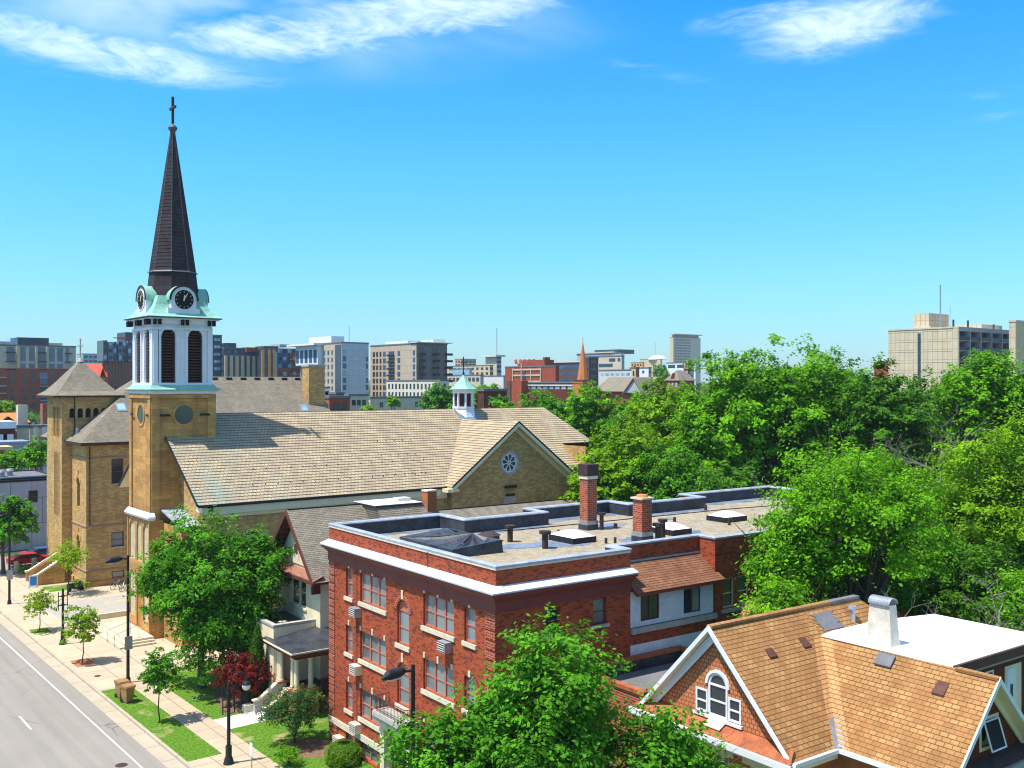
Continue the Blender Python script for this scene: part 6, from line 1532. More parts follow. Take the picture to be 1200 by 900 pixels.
t = block('low_building', 'white low buildings below the concrete block', 'building', (702, 740, 745), 434, 450, ('white_paint', 'concrete_white'), 'pane_bright', 1, 6, 1, 2.4, 1.4); finish(t)
t = block('low_building', 'small white house left of the dark hillside trees', 'building', (738, 760, 763), 431.5, 470, ('beige_wall', 'white_paint'), 'pane_dark', 1, 2, 1, 1.4, 1.4)
t = block('water_tank', 'tan louvred tower above the grey gabled roof', 'building', (740, 745, 748), 431.5, 390, ('orange_brick', 'tan_wall'), 'pane_navy', 1, 1, 1, .9, 2)
# orange spire church
D = 318; x, y, _ = at(683, 450, D); t = T('brick_spire', 'slender orange brick church spire rising over the trees', 'church spire', x, y, 0)
s_ = 8.5*D/F
m = MB(); m.box(x-s_, y-s_, 0, x+s_, y+s_, zof(447.5, D)); m.build('spire_base', 'spire_orange', t)
m = MB()
for i in range(6):
    for j in range(6):
        if i in (0, 5) or j in (0, 5): m.box(x-s_+i*2*s_/6+.1, y-s_+j*2*s_/6+.1, zof(447.45, D), x-s_+i*2*s_/6+.55, y-s_+j*2*s_/6+.55, zof(445, D))
m.box(x-s_-.1, y-s_-.1, zof(449.5, D), x+s_+.1, y+s_+.1, zof(448.6, D)); m.build('battlements', 'brown_brick', t)
m = MB(); m.cyl(x, y, zof(447.4, D), zof(401, D), 7.2*D/F, .1, 8, ph=.3); m.build('spire', 'spire_orange', t)
m = MB(); m.tube([(x, y, zof(401.5, D)), (x, y, zof(395.5, D))], .1, 5); m.build('spire_finial', 'galv', t)
# grey gabled roof
D = 300; cx, cy, w, dp = bfoot(695, 753, 768, D)
t = T('meeting_hall', 'hall with a broad taupe gabled roof beside the orange spire', 'building', cx, cy, 0)
ze, zr3 = zof(459, D), zof(441.5, D)
addbox(t, 'wall', 'far_red', cx+1, cy+1, 0, cx+12, cy+dp-1, ze)
m = MB(); lapped(m, [(cx, cy, ze), (cx, cy+dp, ze), (cx+7, cy+dp, zr3), (cx+7, cy, zr3)], .3, .01); lapped(m, [(cx+14, cy, ze), (cx+14, cy+dp, ze), (cx+7, cy+dp, zr3), (cx+7, cy, zr3)], .3, .01)
ya, yb, ym = yp(757), yp(736), yp(747.5)
cxg = cx-1.5
m.build('roof', 'grey_shingle', t)
m = MB(); m.prism([(cxg, ya, ze-.3), (cxg, yb, ze-.3), (cxg, ym, zr3-.7)], [(cx+6.5, ya, ze-.3), (cx+6.5, yb, ze-.3), (cx+6.5, ym, zr3-.7)]); m.build('gable', 'grey_wall', t)
m = MB(); deck(m, [(cxg-.5, ya-.6, ze-.6), (cx+6.5, ya-.6, ze-.6), (cx+6.5, ym, zr3-.2), (cxg-.5, ym, zr3-.2)], .3); deck(m, [(cxg-.5, yb+.6, ze-.6), (cx+6.5, yb+.6, ze-.6), (cx+6.5, ym, zr3-.2), (cxg-.5, ym, zr3-.2)], .3); m.build('gable_roof', 'brown_and_shaded_tan', t)
m = MB(); m.face([(cx+.5, cy+dp, ze), (cx+13.5, cy+dp, ze), (cx+7, cy+dp, zr3-.2)]); m.face([(cx+.5, cy+.1, ze), (cx+13.5, cy+.1, ze), (cx+7, cy+.1, zr3-.2)]); m.build('end_gable', 'spire_orange', t)
# tall office tower on the hill
D = 1500; t = block('office_tower', 'tall tan and grey office tower alone on the skyline', 'office tower', (785, 789, 821), 395.5, D, ('beige_wall', 'tan_wall'), nx=0, ny=0)
cx, cy, w, dp, z1 = t.geo; psx = PL('y', cy, -1)
addbox(t, 'penthouse', 'pane_navy', cx+3, cy+2, z1, cx+w-2, cy+dp-2, zof(392, D)); addbox(t, 'roof_slab', 'beige_wall', cx-1, cy-3, zof(392, D), cx+w+1, cy+dp, zof(391, D))
for j in range(9):
    for i in range(10): m = MB(); m.pbox(psx, cx+3.5+i*3.55, cx+5.9+i*3.55, z1-4.5-j*4.1, z1-2.3-j*4.1, .02, .2); m.build('window', 'pane_navy', t)
# domed hall
D = 1100; t = block('assembly_hall', 'wide tan hall with a shallow white dome on the skyline', 'building', (750, 774, 776), 421, D, ('beige_wall', 'tan_wall'), nx=0, ny=0); cx, cy, w, dp, z1 = t.geo
m = MB(); m.lathe(cx+8, cy+dp/2-4, [(11, z1), (9, z1+2.6), (5, z1+4.4), (0.1, z1+5.0)], 12); m.build('dome', 'concrete_white', t); m = MB(); m.tube([(cx+8, cy+dp/2, z1+5), (cx+8, cy+dp/2, zof(400, D))], .3, 4); m.build('flagpole', 'galv', t)
t = block('low_building', 'tan row with a hipped roof on the skyline left of the dome', 'building', (739, 753, 755), 425, 900, ('tan_wall', 'orange_panel'), 'pane_dark', 0, 4, 2, 2, 2)
t = block('low_building', 'long white low building below the office tower', 'building', (781, 815, 818), 425, 600, ('concrete_white', 'white_paint'), 'pane_navy', 0, 3, 1, 6, 2); 
# red victorian houses
D = 330
for i, (px_, py_, lab) in enumerate(((797, 434, 'red house with a blue-grey hipped roof and small pointed dormer'), (807, 421, 'red turret house with a steep pointed gable near the big tree'), (768, 447, 'house with a salmon tiled roof right of the taupe gable'))):
    x, y, _ = at(px_, 450, D+i*8); t = T('house', lab, 'house', x, y, 0); s_ = (14, 5, 8)[i]*D/F; zt = zof(py_, D); zw = zof(py_+(12 if i == 0 else 11), D) if i < 2 else zof(452, D)
    addbox(t, 'wall', 'far_red' if i < 2 else 'tan_wall', x-s_, y-s_*.7, 0, x+s_, y+s_*.7, zw)
    m = MB(); m.prism([(x-s_*1.1, y-s_*.85, zw), (x+s_*1.1, y-s_*.85, zw), (x+s_*1.1, y+s_*.85, zw), (x-s_*1.1, y+s_*.85, zw)], [(x-s_*.45, y-.1, zt), (x+s_*.45, y-.1, zt), (x+s_*.45, y+.1, zt), (x-s_*.45, y+.1, zt)]); m.build('roof', ('grey_shingle', 'grey_shingle', 'orange_tile')[i], t)
    for k in range(3): addbox(t, 'window', 'pane_bright', x-s_*.7+k*s_*.55, y-s_*.7-.1, zw-2.2, x-s_*.7+k*s_*.55+.8, y-s_*.7-.01, zw-.7); addbox(t, 'window', 'pane_bright', x-s_-.1, y-s_*.6+k*s_*.4, zw-2.2, x-s_-.01, y-s_*.6+k*s_*.4+.8, zw-.7)
    if i < 2:
        m = MB(); m.prism([(x-s_*1.0, y-s_*.35, zw-.2), (x-s_*1.0, y+s_*.25, zw-.2), (x-s_*1.0, y-s_*.05, zt-1.0)], [(x, y-s_*.35, zw-.2), (x, y+s_*.25, zw-.2), (x, y-s_*.05, zt-1.0)]); m.build('dormer', 'red_siding', t)
# concrete residence on the right
D = 300
t = block('concrete_residence', 'beige concrete tower block with balconies rising behind the right-hand trees', 'building', (1041, 1116, 1192), 384.5, D, ('concrete_panel', 'concrete_panel'), nx=0, ny=0, roof='beige_wall')
cx, cy, w, dp, z1 = t.geo; pfx = PL('x', cx, -1); psx = PL('y', cy, -1)
m = MB(); m.pbox(pfx, yp(1079), yp(1075.5), 5, zof(389, D), .01, .12); m.build('slot_window', 'pane_navy', t)
for py_ in (387, 399, 411, 424, 436): m = MB(); m.pbox(pfx, cy, cy+dp, zof(py_, D)-.07, zof(py_, D)+.07, .002, .06); m.build('floor_band', 'beige_wall', t)
nb = 6
xs = [cx+.4+i*(w-.8)/nb for i in range(nb+1)]
for i, x in enumerate(xs): addbox(t, 'balcony_fin', 'grey_wall' if i else 'concrete_panel', x-.18 if i else cx, cy-1.9, 4, x+.18, cy-.02, z1)
for j in range(6):
    zz = zof(398+j*12.2, D)
    for i in range(nb):
        addbox(t, 'balcony', 'navy_panel', xs[i]+.2, cy-1.75, zz-.1, xs[i+1]-.2, cy-1.6, zz+1.0) if j < 4 else None
        m = MB(); m.pbox(psx, xs[i]+.3, xs[i+1]-.3, zz, zz+2.5, .01, .06); m.build('balcony_window', 'pane_navy', t)
    m = MB(); m.box(cx+.3, cy-1.8, zz-.28, cx+w-.3, cy-.03, zz-.11); m.build('balcony_slab', 'grey_wall', t)
addbox(t, 'parapet', 'grey_wall', cx+.2, cy-1.85, zof(388, D), cx+w, cy-.03, z1+.4)
addbox(t, 'stair_tower', 'concrete_panel', cy*hd(1169)+2, cy+6, 5, cy*hd(1196), cy+16, zof(374.5, D))
y0, y1 = cy+8, yp(1072)
addbox(t, 'penthouse', 'concrete_panel', cx+4, yp(1095)+4, z1+.4, cx+16, yp(1062), zof(364, D)); addbox(t, 'penthouse', 'beige_wall', cx+3, yp(1095)+3, z1+.4, cx+17, yp(1066), zof(380, D))
m = MB(); q = (cx+7, yp(1088)); m.tube([(*q, z1), (*q, zof(330, D))], .22, 5); m.build('antenna', 'galv', t)
m = MB(); q = (cx+13, yp(1088)); m.tube([(*q, z1), (*q, zof(353, D))], .06, 4); m.tube([(q[0]-.8, q[1], zof(360, D)), (q[0]+.8, q[1], zof(360, D))], .05, 4); m.build('antenna', 'galv', t)
for a, b in ((1121, 374), (1138, 373.5), (1168, 376)): m = MB(); x = cy*hd(a); m.cyl(x, cy+1, z1, zof(b, D), .3, .3, 8); m.build('roof_pipe', 'rust_metal', t)
t = block('concrete_residence', 'tall tan end block of the concrete residence at the right edge', 'building', (1188.5, 1190.5, 1245), 377, 292, ('tan_wall', 'concrete_panel'), nx=0, ny=0, roof='beige_wall')
t = block('low_building', 'red and white flat-roofed building glimpsed left of the concrete block', 'building', (1024, 1046, 1060), 424, 420, ('far_red', 'far_red'), nx=0, ny=0, roof='white_paint', parapet=2.0)
# houses left of the rectory
t = block('warehouse', 'beige rendered block with square corner tower at the left', 'building', (15, 20, 33), 501.5, 175, ('beige_wall', 'concrete_white'), nx=0, ny=0)
t = block('warehouse', 'beige ribbed rooftop walls left of the turret', 'building', (31, 35, 70), 501.5, 180, ('beige_wall', 'beige_wall'), nx=0, ny=0); cx, cy, w, dp, z1 = t.geo
for i in range(4): addbox(t, 'rib', 'concrete_white', cx+.6+i*1.5, cy-.5, 4, cx+1.3+i*1.5, cy-.01, z1)
for i in range(3): m = MB(); m.cyl(cx+1+i*1.5, cy+1.5, z1, z1+1.0, .2, .2, 8); m.build('roof_vent', 'galv', t)
x, y, _ = at(26, 450, 178); k = MB(); k.box(x-.85, y-.8, 0, x+.75, y+.8, zof(474.5, 178)); top(k, 'chimney_stack', 'beige_wall', 'square grey masonry chimney stack left of the turret', 'chimney', x, y)
x, y, _ = at(52, 450, 200); k = MB(); k.box(x-.55, y-1, 0, x+.65, y+1, zof(473, 200)); top(k, 'chimney_stack', 'red_brick_plain', 'dark brick chimney stack against the far left apartment block', 'chimney', x, y)
t = block('low_building', 'dark red building with a white parapet at the left edge', 'building', (-14, -6, 18), 502.5, 170, ('red_siding', 'red_siding'), 'white_paint', 2, 0, 1, 1.6, 2.4, roof='white_paint', parapet=1.2)
t = block('low_building', 'red brick shop row with a pale roof at the left edge', 'building', (-20, -14, 14), 528, 155, ('red_brick_plain', 'red_brick_plain'), 'pane_bright', 6, 0, 1, .9, 1.3, roof='tan_wall'); finish(t)
t = block('low_building', 'low shed roofs with pale blue metal sheets behind the leafy tree', 'building', (-8, 0, 34), 520, 162, ('grey_wall', 'grey_wall'), nx=0, ny=0, roof='flash_blue', parapet=.3)
x, y, _ = at(10, 450, 230); t = T('house', 'house with an orange tiled gable roof at the left edge', 'house', x, y, 0); zt, ze = zof(484, 230), zof(495, 230); addbox(t, 'wall', 'tan_wall', x-3, y, 0, x+4, y+5, ze); m = MB(); deck(m, [(x-4, y-1, ze), (x+4.5, y-1, ze), (x+3, y+3, zt), (x-1, y+3, zt)], .2); m.build('roof', 'orange_tile', t); m = MB(); m.prism([(x-1.5, y-1.2, ze+.3), (x+1.2, y-1.2, ze+.3), (x-.2, y-1.2, ze+1.4)], [(x-1.5, y+.5, ze+.3), (x+1.2, y+.5, ze+.3), (x-.2, y+.5, ze+1.4)]); m.build('dormer', 'dark_void', t)

# ================================================================== TREES AND PLANTS
def ptree(label, px, ytop, D, rpx, ybot, mat, seed, name='tree', cat='tree', dense=1.0, leaf=None, lobes=None, group=None, tri=None, base=None, r0=None, lobe_r=.42, fx=1.0, extra=(), trunkmat='bark', clump=None, zmin=-.55):
    d = ray(px); x, y = d[0]*D, d[1]*D; zt = zof(ytop, D); zb = max(1.2, zof(ybot, D)); r = rpx*D/F
    rz_ = (zt-zb)/2/1.12; cz = (zt+zb)/2
    leaf = leaf or max(.15, D*.0027); tri = D > 70 if tri is None else tri
    vol = (r*r*rz_)**(2/3.)
    lobes = int((lobes or int(10+min(16, r*1.4)))*1.25); clump = (clump or max(.55, min(1.5, r*.17)))*1.18; leaf *= 1.12; lobe_r = lobe_r*.84
    area = 4*math.pi*vol
    n = area/(leaf*leaf*.30)*1.25*dense; per_lobe = 14; pc = max(8, int(n/(lobes*per_lobe)))
    bx, by = base if base else (x, y)
    t = T(name, label, cat, bx, by, 0, group=group)
    P = []; Nn = []; Tn = []; LL = []
    for i, (dx, dy, dz, s_) in enumerate([(0, 0, 0, 1.0)]+list(extra)):
        c = (x-bx+dx, y-by+dy, cz+dz)
        p, q, w_, LC = crown_points(seed+i*17, c, (r*s_*fx/1.12, r*s_/1.12, rz_*s_), max(4, int(lobes*s_)), per_lobe, pc, clump, lobe_r, zmin)
        P.append(p); Nn.append(q); Tn.append(w_); LL += [tuple(v+np.array([bx, by, 0])) for v in LC[:-1]]
    P = np.vstack(P); Nn = np.vstack(Nn); Tn = np.concatenate(Tn)
    rng = np.random.default_rng(seed+5)
    me = leafmesh('crown', P, Nn, leaf*rng.uniform(.7, 1.3, len(P)), Tn, mat, tri)
    o = bpy.data.objects.new('crown', me); COL.objects.link(o); o.parent = t.o; o['_b'] = t.b
    LL.append((x, y, cz+rz_*.4))
    limbs((x, y, cz+rz_*.45), (bx, by, 0), r0 or max(.12, r*.055), LL, seed, trunkmat, t, fork_h=.4)
    global NLEAF; NLEAF += len(P)
    return t
NLEAF = 0
# street and garden trees
ptree('broad maple with layered bright leaves in front of the church nave', 236, 578, 67.5, 78, 802, 'leaf_maple', 11, lobes=17, leaf=.22, dense=.95, tri=False, zmin=-.95, extra=((2.8, -2.2, .6, .55), (.4, -1.2, -2.8, .7), (2.6, -2.0, -2.9, .6), (-1.6, 1.2, .2, .55)))
ptree('large leafy tree in front of the red brick building at the bottom centre', 650, 696, 33.5, 92, 960, 'leaf_maple', 21, lobes=16, leaf=.18, dense=1.0, tri=False, zmin=-.9, extra=((-3.0, 2.2, -2.7, .85), (2.9, -2.3, -2.6, .9), (-1.5, -1.2, -2.4, .7), (1.6, 1.2, -2.0, .7), (-1.6, 1.3, -1.0, .6), (3.9, -3.0, -3.4, .7)), clump=.62)
ptree('bright green tree overhanging the right end of the gravel roof', 1000, 502, 50, 122, 715, 'leaf_bright', 31, lobes=22, leaf=.18, tri=False, dense=1.0, r0=.3, extra=((-2.6, 1.2, -2.2, .5), (2.2, .5, 1.0, .5)))
ptree('tallest dark green tree, its domed crown breaking the skyline', 922, 384, 105, 84, 610, 'leaf_bright', 41, lobes=18, leaf=.29, dense=1.0, r0=.5, extra=((-4.6, 3.7, .5, .78), (4.6, -3.7, .2, .8), (7.4, -6.0, -1.2, .62), (-6.5, 5.0, -3.5, .7), (1.5, -3.0, -4.0, .8)))
ptree('dark dense tree in front of the concrete tower block', 1090, 425, 118, 66, 560, 'leaf_deep', 51, lobes=20, leaf=.32)
ptree('yellow-green tree just below the concrete balconies', 1155, 398, 100, 76, 560, 'leaf_bright', 52, lobes=20, leaf=.28)
ptree('green tree cut by the right edge under the tan end block', 1210, 420, 98, 62, 600, 'leaf_maple', 53, lobes=18, leaf=.28)
ptree('tall yellow-green tree at the right edge behind the white flat roof', 1165, 462, 62, 108, 745, 'leaf_yellow', 54, lobes=22, leaf=.21, r0=.28, extra=((-1.5, 1.0, -3.0, .7), (1.5, -1.0, -2.0, .7)))
ptree('fluffy green tree between the bare branches and the big domed tree', 1035, 405, 98, 64, 640, 'leaf_deep', 55, lobes=18, leaf=.26)
ptree('low dark tree behind the small orange gable', 1010, 620, 56, 70, 780, 'leaf_deep', 56, lobes=15, leaf=.2)
ptree('dark green tree behind the plastered chimney', 1085, 590, 58, 70, 780, 'leaf_deep', 57, lobes=15, leaf=.2)
ptree('dark undergrowth tree beyond the white flat roof', 1150, 620, 55, 60, 780, 'leaf_deep', 58, lobes=14, leaf=.2)
ptree('sunlit shrubby tree peeking over the far corner of the white flat roof', 1200, 655, 50, 46, 790, 'leaf_bright', 59, lobes=12, leaf=.18)
ptree('small bright tree rising behind the orange roof ridge', 915, 668, 44, 44, 770, 'leaf_bright', 60, lobes=11, leaf=.16, tri=False)
ptree('drooping yellow-green tree beside the transept gable', 700, 516, 88, 48, 650, 'leaf_yellow', 61, lobes=14, leaf=.26)
ptree('dark tree overlapping the right end of the church roof', 738, 480, 96, 68, 650, 'leaf_yellow', 62, lobes=16, leaf=.27)
ptree('shaded tree filling the gap behind the tall brick chimney', 795, 515, 90, 62, 670, 'leaf_maple', 63, lobes=14, leaf=.26)
ptree('shaded green tree behind the gravel roof next to the big tree', 855, 530, 84, 60, 670, 'leaf_deep', 64, lobes=14, leaf=.25)
ptree('round yellow-green tree left of the big domed tree', 795, 432, 124, 68, 580, 'leaf_yellow', 65, lobes=18, leaf=.34)
ptree('green tree at the foot of the orange spire', 690, 447, 146, 46, 560, 'leaf_bright', 66, lobes=15, leaf=.38)
ptree('wide green tree behind the end of the church ridge', 640, 450, 150, 48, 560, 'leaf_maple', 67, lobes=16, leaf=.38)
ptree('green tree in front of the taupe gabled roof', 745, 456, 140, 44, 560, 'leaf_maple', 68, lobes=14, leaf=.38)
ptree('green tree right of the copper cupola', 590, 462, 160, 32, 540, 'leaf_bright', 69, lobes=12, leaf=.4)
ptree('green tree left of the copper cupola', 518, 444, 215, 27, 500, 'leaf_maple', 70, lobes=12, leaf=.5)
ptree('green tree behind the cupola roof', 568, 446, 225, 30, 500, 'leaf_bright', 71, lobes=12, leaf=.5)
ptree('street tree at the left edge beside the tall lamp', 4, 572, 108, 40, 668, 'leaf_maple', 72, lobes=15, leaf=.28)
ptree('leafy tree at the left, right half beside the turret', 42, 512, 148, 20, 560, 'leaf_bright', 73, lobes=10, leaf=.34)
ptree('leafy tree behind the grey building, left one of the pair', 16, 524, 150, 20, 562, 'leaf_bright', 74, lobes=10, leaf=.34)
ptree('pale green tree before the far apartment block', 6, 467, 255, 18, 500, 'leaf_yellow', 75, lobes=10, leaf=.5)
ptree('green tree seen between the turret and the brick chimney stack', 60, 474, 225, 14, 520, 'leaf_maple', 76, lobes=8, leaf=.5)
ptree('small garden tree by the rectory entrance corner', 80, 628, 97, 23, 688, 'leaf_locust', 77, lobes=11, leaf=.2, dense=.55, tri=False, r0=.07)
ptree('hillside tree left of the assembly hall dome', 744, 428, 640, 11, 455, 'leaf_maple', 78, lobes=8, leaf=1.5)
ptree('dark hillside tree below the assembly hall dome', 777, 425, 620, 15, 455, 'leaf_maple', 79, lobes=8, leaf=1.5)
ptree('dark hillside tree in front of the office tower', 799, 420, 700, 9, 450, 'leaf_maple', 80, lobes=8, leaf=1.5)
ptree('small rooftop tree on the long grey roof', 461, 463, 250, 8, 480, 'leaf_bright', 81, lobes=7, leaf=.5)
ptree('green street tree before the tan brick block', 432, 474, 185, 13, 500, 'leaf_bright', 83, lobes=8, leaf=.4)
# saplings along the kerb
def sapling(label, x, y, h, r, mat, seed, leaf=.21, dense=.4):
    D = x*math.sin(YAW)+y*math.cos(YAW)
    t = T('sapling', label, 'tree', x, y, 0, group='young trees along the kerb')
    pts, nr, tn, LC = crown_points(seed, (0, 0, h*.62), (r, r, h*.36), 9, 12, int(16*dense*2.2), .34, .42, -.8)
    me = leafmesh('crown', pts, nr, leaf*np.random.default_rng(seed).uniform(.7, 1.3, len(pts)), tn, mat, False); o = bpy.data.objects.new('crown', me); COL.objects.link(o); o.parent = t.o; o['_b'] = t.b
    limbs((x, y, h*.85), (x, y, 0), .042, [tuple(q+np.array([x, y, 0])) for q in LC], seed, 'bark', t, fork_h=.4)
sapling('thin young tree with sparse pale leaves in the grass square, farthest along the kerb', 20.55, 89.16, 3.7, 1.35, 'leaf_locust', 5)
sapling('young honey locust in the red mulch square by the kerb', 20.69, 77.13, 4.5, 1.25, 'leaf_locust', 6, dense=.7)
sapling('slender young tree in the grass strip near the tan bins', 20.71, 60.63, 4.9, 1.15, 'leaf_maple', 7, dense=.6)
# shrubs
def shrub(name, label, x, y, rx, ry, z0, z1, mat, seed, leaf=.11, lobes=12, per=20, pc=26, cat='shrub', clump=.3, twig='bark'):
    t = T(name, label, cat, x, y, 0); cz = (z0+z1)/2
    pts, nr, tn, LC = crown_points(seed, (0, 0, cz), (rx, ry, (z1-z0)/2), lobes, per, pc, clump, .42, -.7)
    me = leafmesh('foliage', pts, nr, leaf*np.random.default_rng(seed).uniform(.7, 1.3, len(pts)), tn, mat, False); o = bpy.data.objects.new('foliage', me); COL.objects.link(o); o.parent = t.o; o['_b'] = t.b
    limbs((x, y, cz), (x, y, 0), .07, [tuple(q+np.array([x, y, 0])) for q in LC], seed, twig, t, fork_h=.15, name='stems')
    return t
rx_, ry_ = r2w(23.55, 61.7)
shrub('shrub', 'round maroon-leaved shrub with red tips beside the porch steps', rx_, ry_, 1.85, 1.95, .2, 3.5, 'leaf_maroon', 91, leaf=.15, lobes=14, per=24, pc=26, clump=.38)
x, y, _ = at(345, 450, 57.0); shrub('shrub', 'glossy dark green shrub at the corner of the cream porch lawn', x, y, 1.85, 1.75, .3, 3.2, 'leaf_shrub', 92, leaf=.11, lobes=15, per=26, pc=32, clump=.34)
x, y, _ = at(338, 450, 53.6); shrub('shrub', 'small light green shrub at the bottom edge by the lawn', x, y, .75, .75, .05, 1.1, 'leaf_bright', 93, leaf=.09, lobes=8, per=14, pc=18, clump=.2)
x, y, _ = at(31, 450, 108); shrub('shrub', 'low clipped shrub beside the rectory steps', x, y, .9, .9, .05, .8, 'leaf_bright', 94, leaf=.12, lobes=7, per=12, pc=14, clump=.25)
x, y, _ = at(92, 450, 99.5); shrub('shrub', 'low green shrub against the foot of the rectory', x, y, 1.2, .6, .05, 1.0, 'leaf_maple', 95, leaf=.12, lobes=7, per=12, pc=14, clump=.25)
x, y = r2w(28.3, 55.2); shrub('shrub', 'small leafy shrub in the side lawn by the red quoins', x, y, .9, .9, .05, 1.6, 'leaf_bright', 96, leaf=.1, lobes=8, per=14, pc=18, clump=.25)
def shell(name, label, x, y, f_r, h, n, leaf, mat, seed, cat, inner):
    """clipped shrub: leaves laid over a surface of revolution"""
    rng = np.random.default_rng(seed); t = T(name, label, cat, x, y, 0)
    u = rng.uniform(0, 1, n); a = rng.uniform(0, 2*math.pi, n); R_ = np.array([f_r(q) for q in u])
    bump_ = 1+.07*np.sin(a*5+u*9)+.05*np.sin(a*11-u*17)
    pts = np.stack([R_*bump_*np.cos(a), R_*bump_*np.sin(a), u*h], 1)+rng.normal(0, .03, (n, 3))
    nr = np.stack([np.cos(a), np.sin(a), .5+u], 1)+rng.normal(0, .45, (n, 3))
    me = leafmesh('foliage', pts, nr, leaf*rng.uniform(.7, 1.3, n), rng.uniform(0, 1, n)**1.3, mat, False); o = bpy.data.objects.new('foliage', me); COL.objects.link(o); o.parent = t.o; o['_b'] = t.b
    m = MB(); m.lathe(x, y, [(f_r(q/10)*.88+.001, q/10*h*.97) for q in range(11)], 16); m.build('inner_growth', inner, t, smooth=True)
x, y = r2w(24.35, 49.0)
shell('hedge', 'clipped rounded hedge ball in front of the basement windows', x, y, lambda u: .98*math.sqrt(max(0, 1-(abs(u-.45)/.58)**3)), 1.15, 7000, .055, 'leaf_hedge', 3, 'hedge', 'leaf_arbor')
x, y = r2w(24.45, 61.45)
shell('arborvitae', 'narrow pointed evergreen against the cream extension', x, y, lambda u: .62*(1-u)**.6*(.75+.5*min(1, u*4)), 5.1, 9000, .09, 'leaf_arbor', 4, 'evergreen', 'leaf_arbor')
# leafless trees in the right-hand greenery
def bare(label, px, D, ztop, seed, spread=1.0, base_z=0):
    x, y, _ = at(px, 450, D); rng = random.Random(seed); t = T('bare_tree', label, 'tree', x, y, 0, group='dead leafless trees among the crowns'); m = MB()
    def grow(p, d, L, r, k):
        q = p+d*L; mid = p+d*L*.5+Vector((rng.uniform(-1, 1), rng.uniform(-1, 1), rng.uniform(-.5, .5)))*L*.07
        m.tube([p, mid, q], [r, r*.8, r*.6], 5 if k < 3 else 3)
        if k >= 6: return
        for _ in range(3 if k < 5 else 2):
            v = d*.8+Vector((rng.uniform(-1, 1), rng.uniform(-1, 1), rng.uniform(-.5, .45)))*.9*spread; v.normalize(); grow(q, v, (L*.32 if k == 0 else L*rng.uniform(.6, .85)), r*.58, k+1)
    grow(Vector((x, y, 0)), Vector((0, 0, 1)), ztop*.44, .12, 0)
    m.build('branches', 'bark_grey', t)
bare('dead leafless tree with pale twigs between two green crowns', 1142, 44.5, 16.0, 2, 1.15); bare('dead pale tree standing before the dark tree under the concrete block', 1102, 86, 22.5, 5, 1.0); bare('grey dead crown left of the tall yellow-green tree', 1064, 66, 20.0, 9, 1.0)
# far small trees: three kinds, copied
protos = []
for i, (mt, lf) in enumerate((('leaf_bright', .6), ('leaf_maple', .6), ('leaf_far', .7))):
    t = T('tree', 'leafy green tree among the far rooftops', 'tree', 0, 0, 0, group='far street trees')
    pts, nr, tn, LC = crown_points(200+i, (0, 0, 7.2), (4.4, 4.4, 3.8), 10, 16, 14, 1.0)
    me = leafmesh('crown', pts, nr, lf*np.random.default_rng(i).uniform(.7, 1.3, len(pts)), tn, mt, True); o = bpy.data.objects.new('crown', me); COL.objects.link(o); o.parent = t.o; o['_b'] = t.b
    limbs((0, 0, 9), (0, 0, 0), .25, [tuple(q) for q in LC], i, 'bark', t, fork_h=.35); protos.append(t)
index_children()
spots = [(380, 262), (392, 300), (420, 210), (441, 285), (470, 300), (487, 275), (500, 255), (538, 300), (552, 260), (585, 290), (606, 230), (622, 262), (655, 250), (672, 225), (707, 236), (722, 262), (757, 215), (768, 262), (783, 240), (798, 280), (815, 300), (828, 220), (560, 330), (520, 340), (600, 345), (640, 350), (30, 300), (70, 320), (-20, 280), (1010, 330), (1030, 280), (1022, 200), (846, 260), (860, 190), (980, 210), (1190, 200), (1130, 190), (1245, 75), (1290, 82), (1260, 110), (1330, 95), (1310, 130), (1380, 120), (1275, 150), (1400, 160), (655, 178), (612, 190), (1100, 150), (1225, 130)]
rr = random.Random(12); used = [False]*3
for k, (px_, D) in enumerate(spots):
    i = k % 3; p_ = protos[i].o
    o = p_ if not used[i] else copy_tree(p_)
    used[i] = True; x, y, _ = at(px_, 450, D); s_ = rr.uniform(.75, 1.12); o.location = (x, y, 0); o.scale = (s_, s_, s_); o.rotation_euler = (0, 0, rr.uniform(0, 6.28))
# far-off wooded city floor that nobody could count
rng = np.random.default_rng(9); n = 2300
D_ = 330*(3300/330)**rng.uniform(0, 1, n); px_ = rng.uniform(-260, 1460, n); P = []; Nn = []; S_ = []; Tn = []
for D, q in zip(D_, px_):
    x, y, _ = at(q, 450, D); h = rng.uniform(7, 11)*(1+max(0, (D-500))/1900.); r = rng.uniform(4, 7)*(1+D/2500.); m = 34
    v = rng.normal(size=(m, 3)); v /= np.linalg.norm(v, axis=1)[:, None]; v[:, 2] = np.abs(v[:, 2])
    P.append(np.array([x, y, h*.45])+v*np.array([r, r, h*.55])); Nn.append(v+rng.normal(0, .4, (m, 3))); S_.append(np.full(m, r*.62)); Tn.append(np.clip(rng.uniform(.2, .7)+rng.normal(0, .18, m), 0, 1))
me = leafmesh('distant_trees', np.vstack(P), np.vstack(Nn), np.concatenate(S_), np.concatenate(Tn), 'leaf_far', True)
o = bpy.data.objects.new('distant_trees', me); COL.objects.link(o); o['kind'] = 'stuff'; o['label'] = 'far-off treetops between the city rooftops'; o['category'] = 'trees'
g = MB(); n = 60
x0, y0, _ = at(-700, 450, 2600)
